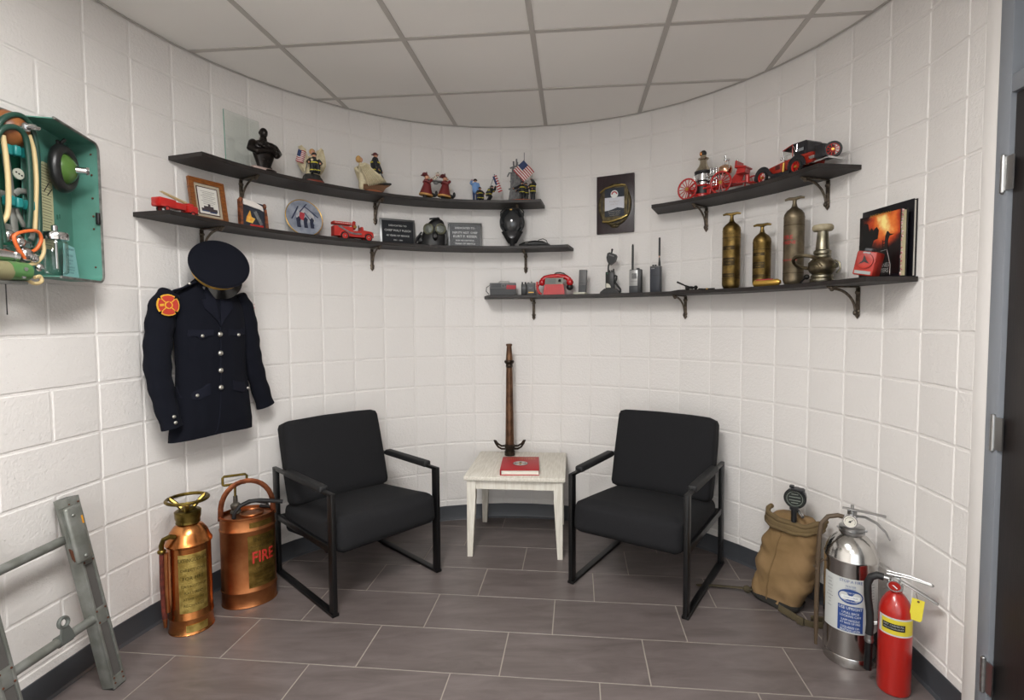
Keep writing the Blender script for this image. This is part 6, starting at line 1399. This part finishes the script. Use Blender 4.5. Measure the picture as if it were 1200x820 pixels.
for z_ in (1.349, 1.256, 1.171, 1.086): part('button', MB().ell(front(-.012, z_, .008), (.0125, .008, .0125), 14, 8), M_sbtn, t)
for x_, z_ in ((-.262, .985), (-.256, .957)): part('button', MB().ell((x_, -.094, jz(z_)), (.008, .005, .008), 12, 8), M_sbtn, t)
part('epaulette', MB().tube([(-.205, -.034, jz(1.552)), (-.165, -.036, jz(1.566)), (-.105, -.040, jz(1.597))], .022, 8, flat=.25, up=(0, -1, .3)), M_navy2, t)
part('button', MB().ell((-.140, -.056, jz(1.590)), (.007, .006, .007), 12, 8), M_sbtn, t)
# shoulder patch: cross-shaped crest in red and gold
M_pgold = mat('gold_embroidery', '#d6a32a', rough=.7, bump=.5, bscale=700); M_pred = mat('red_embroidery', '#b03020', rough=.75, bump=.5, bscale=700)
pc = Vector((-.250, -.062, jz(1.487))); RP_ = RZ(-.18) @ RX(-.04)
def cross(r, k):
    out = []
    for q in range(4):
        for da, rr in ((-.66, r*1.0), (-.34, r*.985), (0, r*.98), (.34, r*.985), (.66, r*1.0), (PI/4, r*k)):
            a = q*PI/2+da; out.append((rr*math.cos(a)*.95, rr*math.sin(a)))
    return out
pt = part('shoulder_patch', MB().prism(cross(.050, .73), .004, pc, RP_), M_pgold, t, smooth=False)
part('patch_field', MB().prism(cross(.0445, .64), .002, pc+Vector((0, -.004, 0)), RP_), M_pred, pt, smooth=False)
m = MB()
for q in range(4): a = q*PI/2+PI/4; m.prism([(.018*math.cos(a-.12), .018*math.sin(a-.12)), (.034*math.cos(a-.05), .034*math.sin(a-.05)), (.034*math.cos(a+.05), .034*math.sin(a+.05)), (.018*math.cos(a+.12), .018*math.sin(a+.12))], .001, pc+Vector((0, -.006, 0)), RP_)
m.prism([(.017*math.cos(2*PI*i/20), .017*math.sin(2*PI*i/20)) for i in range(20)], .001, pc+Vector((0, -.006, 0)), RP_)
for a0 in (0, PI): m.prism([(.022*math.cos(a0)-.006, -.006), (.022*math.cos(a0)+.010, -.004), (.022*math.cos(a0)+.010, .006), (.022*math.cos(a0)-.006, .004)], .001, (pc.x+(.008 if a0 == 0 else -.008), pc.y-.006, pc.z), RP_)
tag(part('patch_rays', m, M_pgold, pt, smooth=False), kind='stuff')
part('patch_centre', MB().prism([(.012*math.cos(2*PI*i/20), .012*math.sin(2*PI*i/20)) for i in range(20)], .001, pc+Vector((0, -.0072, 0)), RP_).prism([(-.002, -.014), (.002, -.014), (.004, .016), (-.003, .012)], .0012, pc+Vector((0, -.0075, 0)), RP_), M_pred, pt, smooth=False)
m = MB().box((.237, -.020, jz(1.493)), (.004, .024, .046), .001, 1, RZ(-.6)); fp = part('flag_patch', m, M_fwhite, t); part('flag_stripe', MB().box((.2385, -.0210, jz(1.485)), (.004, .024, .008), 0, 1, RZ(-.6)).box((.2385, -.0210, jz(1.502)), (.004, .024, .006), 0, 1, RZ(-.6)), M_fred, fp)
m = MB(); m.tube([(0, .0, jz(1.60)), (-.08, .01, jz(1.585)), (-.17, .012, jz(1.545))], .007, 8); m.tube([(0, .0, jz(1.60)), (.08, .01, jz(1.585)), (.14, .012, jz(1.545))], .007, 8); m.tube([(0, 0, jz(1.60)), (0, .0, jz(1.66)), (.0, .010, jz(1.70)), (.0, .028, jz(1.712)), (.0, .040, jz(1.70))], .003, 8)
part('hanger', m, mat('dark_wire_hanger', '#2b2b2c', rough=.4, metal=.8), t)

x, y, rz = W2(1.38, .185); t = thing('peaked_cap', (x, y, 1.690), rz, 'dark navy peaked uniform cap with gold strap hung over the jacket collar', 'cap')
Rc = RX(math.radians(68)) @ RZ(0); Rc = RZ(-.42) @ Rc @ RZ(-.10)
part('crown', MB().lathe([(.092, -.070), (.094, -.045), (.100, -.036), (.128, -.010), (.132, -.002), (.130, .004), (.122, .009), (.06, .012), (.0, .013)], n=56, R=Rc, sy=.96), M_navy, t, ang=50)
part('piping', MB().tube([Rc @ Vector((.1315*math.cos(2*PI*i/56), .1265*math.sin(2*PI*i/56), -.001)) for i in range(56)], .0028, 6, closed=True), M_navy2, t)
part('band', MB().lathe([(.0925, -.072), (.0945, -.044)], n=48, R=Rc, sy=.96, cap=False), M_navy2, t)
a0, a1 = -PI*1.02, -PI*.08
part('gold_strap', MB().tube([Rc @ Vector((.1090*math.cos(a0+(a1-a0)*i/30), .1060*math.sin(a0+(a1-a0)*i/30)-.004, -.042)) for i in range(31)], .0085, 8), M_gold, t)
def visor(u, v):
    a = -PI*.80+PI*.80*u; r = .094+.055*v*math.sin(PI*u)**.6; return Rc @ Vector((r*math.cos(a), .96*r*math.sin(a), -.066-.030*v*math.sin(PI*u)))
m = MB().grid(visor, 30, 6); m.grid(lambda u, v: visor(u, v)+Rc @ Vector((0, 0, -.003)), 30, 6); part('visor', m, mat('black_patent_leather', '#09090a', rough=.15, spec=.7), t, ang=60)
part('strap_button', MB().ell(Rc @ Vector((.098, -.030, -.050)), .006), M_gold, t)

# ------------------------------------------------ green resuscitator case on the left wall
M_green = mat('sea_green_enamel', '#52887a', rough=.5, col2='#467567', vscale=6, bump=.1, bscale=60); M_dgreen = mat('dark_green_enamel', '#1f5340', rough=.4)
M_rimal = mat('worn_aluminium_edge', '#8f918c', rough=.4, metal=.7, col2='#6c6d69', vscale=30); M_teal = mat('teal_clip', '#1d7472', rough=.35); M_dtube = mat('dark_green_hose', '#1d3d32', rough=.35)
M_ctube = mat('yellowed_rubber_tube', '#c2ad7f', rough=.5); M_amber = mat('amber_rubber', '#8f5a30', rough=.4, col2='#6b3c1e', vscale=20); M_clip = mat('olive_metal', '#77725f', rough=.5, metal=.5)
A = Vector((-1.674, 2.118, 0)); Bv = Vector((-1.598, 1.835, 0)); u_ = (A-Bv).normalized()   # u from hinge side to the far side
rzc = math.atan2(u_.y, u_.x); CZB = 1.570; CH = .540; CW = (A-Bv).length; CD = .098
# local frame of the lid: x along u, y towards the wall, z up; rim plane at y=0
t = thing('resuscitator_case', (Bv.x, Bv.y, CZB), rzc, 'open green resuscitator case packed with hoses and chrome fittings on the left wall', 'case')
rad = .030
def lid_outline(e=0.):
    pts = [(0, e), (CW-rad, e)]+[(CW-rad+(rad-e)*math.sin(a), rad-(rad-e)*math.cos(a)) for a in [PI/2*i/6 for i in range(1, 7)]]
    pts += [(CW-rad+(rad-e)*math.cos(a), CH-rad+(rad-e)*math.sin(a)) for a in [PI/2*i/6 for i in range(0, 7)]]+[(0, CH-e)]
    return pts
O0, O1 = lid_outline(0), lid_outline(.0035); k = len(O0); V = []; F = []
for y_ in (0, CD): V += [(x_, y_, z_) for x_, z_ in O0]
for y_ in (0, CD-.004): V += [(x_, y_, z_) for x_, z_ in O1]
for i in range(k-1): F += [(i, i+1, k+i+1, k+i), (2*k+i+1, 2*k+i, 3*k+i, 3*k+i+1), (i+1, i, 2*k+i, 2*k+i+1)]
F += [tuple(range(k, 2*k)), tuple(range(4*k-1, 3*k-1, -1)), (0, k, 3*k, 2*k), (k-1, 2*k-1, 4*k-1, 3*k-1), (k, 2*k-1, 4*k-1, 3*k)]
lid = part('lid', MB().add(V, F), M_green, t, ang=40)
part('lid_rim', MB().tube([(x_, -.001, z_) for x_, z_ in O0], .0048, 8), M_rimal, lid)
rv = MB()
for z_ in (.06, .21, .26, .33, .42, .50): rv.ell((CW-.006, .022, z_), (.003, .004, .004), 8, 4)
tag(part('rivets', rv, M_rust, lid), kind='stuff')
part('lid_catch', MB().box((CW-.010, .004, .250), (.018, .012, .045), .002), M_blk, lid)
hd = MB().tube([(CW+.004, .05, .26), (CW+.022, .045, .27), (CW+.026, .045, .33), (CW+.024, .045, .38), (CW+.004, .05, .39)], .0085, 8); part('red_handle', hd, M_phr, t)
st_ = MB().tube([(CW+.002, .06, .20), (CW+.03, .055, .18), (CW+.045, .05, .155), (CW+.03, .05, .11), (CW+.008, .055, .115)], .022, 8, flat=.3, up=(0, 1, 0)); part('leather_strap', st_, mat('cracked_leather', '#7a5c3c', rough=.7, col2='#4b3522', vscale=40), t)
# lid contents
M_maskb = mat('black_face_cushion', '#191a1a', rough=.35)
def rot_on(m, R, c): return m.move(lambda v: R @ v+Vector(c))
mk = MB().tube([(.060*math.cos(a)*(1+.12*math.sin(a)), 0, .072*math.sin(a)) for a in [2*PI*i/30 for i in range(30)]], .019, 12, closed=True)
fm = part('face_mask', rot_on(mk, RY(.3), (.165, .055, .408)), M_maskb, t, ang=70)
part('mask_dome', rot_on(MB().lathe([(.058, 0), (.050, .018), (.030, .034), (.012, .040)], (0, 0, 0), 24, R=RX(PI/2)), RY(.3), (.165, .055, .408)), mat('green_mask_dome', '#4a6a2f', rough=.2, spec=.6), fm)
part('mask_connector', MB().cyl((.168, .018, .408), (.180, -.012, .408), .013, .013, n=18).cyl((.178, -.010, .408), (.182, -.018, .408), .016, .014, n=18), M_chrome, fm)
part('mask_hook', MB().box((.150, .06, .492), (.020, .01, .030), .003).cyl((.157, .055, .500), (.162, .045, .516), .006), M_bpl, fm)
# instruction sheets
ps = part('instruction_sheet', MB().box((.118, CD-.008, .262), (.080, .002, .310)), mat('yellowed_sheet', '#b3b28c', rough=.7), t, smooth=False)
m = MB()
for i in range(28): m.box((.118, CD-.0095, .405-.0105*i), (.062-.02*((i*7) % 5)/5, .0006, .0022))
tag(part('printed_lines', m, mat('faded_print', '#6d6a52', rough=.7), ps, smooth=False), kind='stuff')
m = MB(); m.box((.120, CD-.010, .33), (.003, .001, .05), 0, 1, RY(.7)); m.box((.138, CD-.010, .315), (.003, .001, .04), 0, 1, RY(.8)); part('pen_marks', m, M_ink, ps, smooth=False)
bc = part('blue_card', MB().prism([(.175, .010), (.282, .010), (.255, .130), (.185, .140)], .003, (0, CD-.02, 0)), mat('pale_blue_card', '#86b3b3', rough=.6), t, smooth=False)
tx = MB()
for s_, z_, sz in (('IMPORTANT', .132, .011), ('OXYGEN', .108, .011), ('CAUTION', .090, .009), ('NO. 1', .078, .010), ('CLEAN AFTER USE', .064, .008), ('WITH MILD SOAP', .054, .008), ('AND WATER', .043, .008)): q = text_mb(s_, sz*.95, (.222, CD-.0236, z_-.012), wscale=.85); tx.add(q.v, q.f)
tag(part('lettering', tx, mat('card_print', '#2d4a55', rough=.6), bc, smooth=False), kind='stuff')
part('tape_piece', MB().box((.190, CD-.0045, .235), (.008, .001, .018)).box((.205, CD-.0045, .240), (.004, .001, .016)), M_dgreen, t, smooth=False)
# suction jar
jx, jy = .078, .050
jar = part('suction_jar', MB().lathe([(.030, .016), (.034, .020), (.036, .030), (.036, .125), (.032, .136), (.030, .138)], (jx, jy, 0), 32), M_glass, t)
part('jar_lid', MB().lathe([(.030, .134), (.039, .136), (.040, .142), (.040, .156), (.036, .162), (.012, .166), (.010, .168), (.010, .186), (.006, .190)], (jx, jy, 0), 28), M_chrome, jar)
part('jar_tube', MB().cyl((jx+.004, jy, .035), (jx+.004, jy, .136), .005), M_chrome, jar)
# body of the case, nearer the camera and flat on the wall, with its fittings
_lidpart = part; _D = math.radians(-19.4)
def part(name, mb, m, parent=None, **k):
    if parent is t: mb.move(lambda v: RZ(_D) @ v+Vector((.0265, .0985, 0)))
    return _lidpart(name, mb, m, parent, **k)
bd = MB(); bx0, bx1 = -.42, -.004; yb, yf = .088, -.045
V = []; F = []
bd.box(((bx0+bx1)/2, yb-.002, CH/2), (bx1-bx0, .004, CH)); bd.box(((bx0+bx1)/2, (yb+yf)/2+.02, .002), (bx1-bx0, yb-yf-.04, .004)); bd.box(((bx0+bx1)/2, (yb+yf)/2+.02, CH-.002), (bx1-bx0, yb-yf-.04, .004)); bd.box((bx0+.002, (yb+yf)/2+.02, CH/2), (.004, yb-yf-.04, CH))
part('case_body', bd, M_dgreen, t)
part('body_rim', MB().tube([(bx1, yf+.04, 0), (bx0, yf+.04, 0), (bx0, yf+.04, CH), (bx1, yf+.04, CH)], .005, 8), M_rimal, t)
part('mounting_plate', MB().prism([(-.24, .08), (-.01, .08), (-.005, .2), (-.0, .46), (-.02, .50), (-.06, .52), (-.24, .52)], .004, (0, .02, 0)), M_dgreen, t)
# bracket frame in grey metal
fb = MB()
for z_ in (.265, .16): fb.tube([(-.24, -.005, z_+.02), (-.10, -.008, z_), (-.06, -.010, z_-.006)], .012, 8, flat=.5, up=(0, 0, 1))
fb.tube([(-.075, -.010, .42), (-.070, -.012, .34), (-.062, -.012, .25), (-.058, -.012, .14)], .012, 8, flat=.5, up=(1, 0, 0))
fb.tube([(-.058, -.012, .14), (-.035, -.014, .115), (-.010, -.014, .110)], .010, 8, flat=.5)
fb.tube([(-.055, -.014, .27), (-.040, -.016, .285), (-.015, -.018, .288), (-.004, -.018, .27), (-.004, -.018, .14), (-.012, -.018, .125)], .010, 8, flat=.5)
fb.tube([(-.055, -.012, .24), (-.045, -.014, .20), (-.030, -.014, .17), (-.010, -.016, .165)], .008, 8)
part('bracket_frame', fb, mat('grey_cast_bracket', '#92948e', rough=.4, metal=.6), t)
part('name_strip', MB().box((-.004, -.030, .205), (.020, .003, .105), .001), M_teal, t)
tag(part('strip_lettering', text_mb('RESUSCITATOR', .011, (-.004, -.0318, .205), RY(-PI/2)), M_lw, t, smooth=False), kind='stuff')
part('round_tag', MB().cyl((-.047, -.022, .338), (-.047, -.026, .338), .018, n=24), mat('pale_disc', '#aeb0a2', rough=.5), t)
tag(part('tag_holes', (lambda m: [m.cyl((-.047+q, -.0262, .338-q*.4), (-.047+q, -.0268, .338-q*.4), .003) for q in (-.009, 0, .009)] and m)(MB()), M_ink, t), kind='stuff')
for x_, z_, w_ in ((-.092, .404, .022), (-.064, .408, .022), (-.022, .410, .034), (.008, .408, .012), (-.092, .240, .022), (-.066, .238, .022), (-.028, .238, .026)): part('teal_clip', MB().box((x_, -.034, z_), (w_, .030, .034), .006, 3), M_teal, t)
# amber mask and chrome elbow
am = MB().lathe([(.056, 0), (.060, .008), (.052, .026), (.034, .044), (.018, .052)], (0, 0, 0), 28, R=RX(PI/2)); part('amber_mask', rot_on(am, RZ(.15), (-.062, -.010, .480)), M_amber, t)
part('mask_elbow', MB().cyl((-.060, -.045, .482), (-.060, -.075, .485), .015).tube([(-.060, -.070, .486), (-.045, -.078, .490), (-.030, -.074, .494), (-.020, -.072, .496)], .010, 12), M_chrome, t)
def hose(pts, r, m, nm='hose'):
    P = [Vector(p)+Vector((-.012 if nm != 'orange_tube' else -.026, 0, 0)) for p in pts]; out = []
    for i in range(len(P)-1):
        a, b, c, d_ = P[max(i-1, 0)], P[i], P[i+1], P[min(i+2, len(P)-1)]
        for k_ in range(6): f = k_/6; out.append(.5*((2*b)+(-a+c)*f+(2*a-5*b+4*c-d_)*f*f+(-a+3*b-3*c+d_)*f**3))
    out.append(P[-1]); return part(nm, MB().tube(out, r, 12), m, t, ang=80)
hose([(-.125, -.045, .05), (-.130, -.050, .20), (-.130, -.050, .35), (-.118, -.052, .46), (-.085, -.055, .508), (-.040, -.055, .522), (-.005, -.050, .490), (.012, -.045, .42), (.014, -.040, .30), (.010, -.040, .15), (-.01, -.04, .08), (-.06, -.045, .055), (-.10, -.05, .09)], .0088, M_dtube)
hose([(-.112, -.048, .10), (-.130, -.05, .22), (-.135, -.052, .34), (-.120, -.056, .44), (-.080, -.062, .475), (-.045, -.062, .462), (-.028, -.055, .415), (-.022, -.05, .33), (-.02, -.045, .24), (-.025, -.04, .16)], .0088, M_dtube)
hose([(-.16, -.045, .54), (-.150, -.05, .44), (-.160, -.05, .38), (-.20, -.045, .34)], .0088, M_dtube)
hose([(-.104, -.052, .44), (-.095, -.050, .36), (-.092, -.048, .27), (-.100, -.048, .19), (-.130, -.046, .14), (-.135, -.044, .08), (-.115, -.044, .05)], .0075, M_ctube, 'rubber_tube')
hose([(-.022, -.055, .47), (-.006, -.052, .42), (.0, -.05, .33), (-.002, -.045, .24), (-.004, -.040, .16)], .0068, M_ctube, 'rubber_tube')
hose([(-.16, -.06, .50), (-.165, -.06, .40), (-.17, -.06, .3), (-.165, -.06, .2)], .009, M_ctube, 'rubber_tube')
hose([(-.045, -.058, .055), (-.075, -.062, .095), (-.078, -.062, .125), (-.04, -.062, .145), (.0, -.060, .150), (.016, -.055, .125), (.0, -.050, .09), (-.03, -.05, .075)], .0055, mat('orange_rubber_tube', '#c8602c', rough=.4), 'orange_tube')
hose([(.016, -.045, .13), (.018, -.045, .085), (-.005, -.045, .05), (-.04, -.045, .035)], .0060, M_ctube, 'rubber_tube')
# regulators and gas manifold
m = MB()
for c_, r_ in (((-.105, -.04, .125), .020), ((-.075, -.045, .110), .018), ((-.062, -.052, .070), .022), ((-.035, -.05, .060), .016), ((.005, -.03, .100), .012), ((-.020, -.055, .030), .014)): m.ell(c_, (r_, r_*.8, r_), 18, 12)
m.cyl((-.26, -.035, .062), (-.100, -.035, .062), .024, n=24); m.cyl((-.10, -.035, .062), (-.088, -.035, .062), .028, n=24); m.cyl((-.035, -.03, .10), (.03, -.02, .105), .009); m.cyl((.0, -.025, .10), (.035, -.01, .085), .006)
m.box((-.16, -.03, .088), (.16, .03, .008), .002); part('chrome_manifold', m, M_chrome, t)
m = MB(); m.cyl((-.30, -.06, .008), (-.135, -.062, .008), .031, n=28); part('gas_bottle', m, mat('olive_gas_bottle', '#7b7657', rough=.4), t)
m = MB(); m.cyl((-.137, -.062, .010), (-.078, -.066, .010), .031, .030, n=28); m.ell((-.078, -.066, .010), (.010, .029, .029), 24, 10); part('green_end_cap', m, mat('leaf_green_enamel', '#48713f', rough=.35, coat=.3), t)
m = MB()
for y_, z_ in ((-.094, .016), (-.085, -.008)): m.cyl((-.105, y_+.006, z_), (-.105, y_-.004, z_), .007, n=6)
part('cap_bolts', m, M_chrome, t)
m = MB(); m.box((-.17, -.045, -.027), (.19, .055, .012), .004); part('bottle_tray', m, M_rimal, t)
hose([(-.055, -.05, -.012), (-.03, -.055, -.026), (-.002, -.052, -.018), (-.004, -.05, .0), (-.025, -.052, -.006)], .006, M_ctube, 'rubber_tube')
ch = MB()
for i in range(16): ch.ell((-.128, -.048, -.036-.0062*i), (.0022, .0022, .0036), 6, 4)
tag(part('hanging_chain', ch, M_iron, t), kind='stuff')
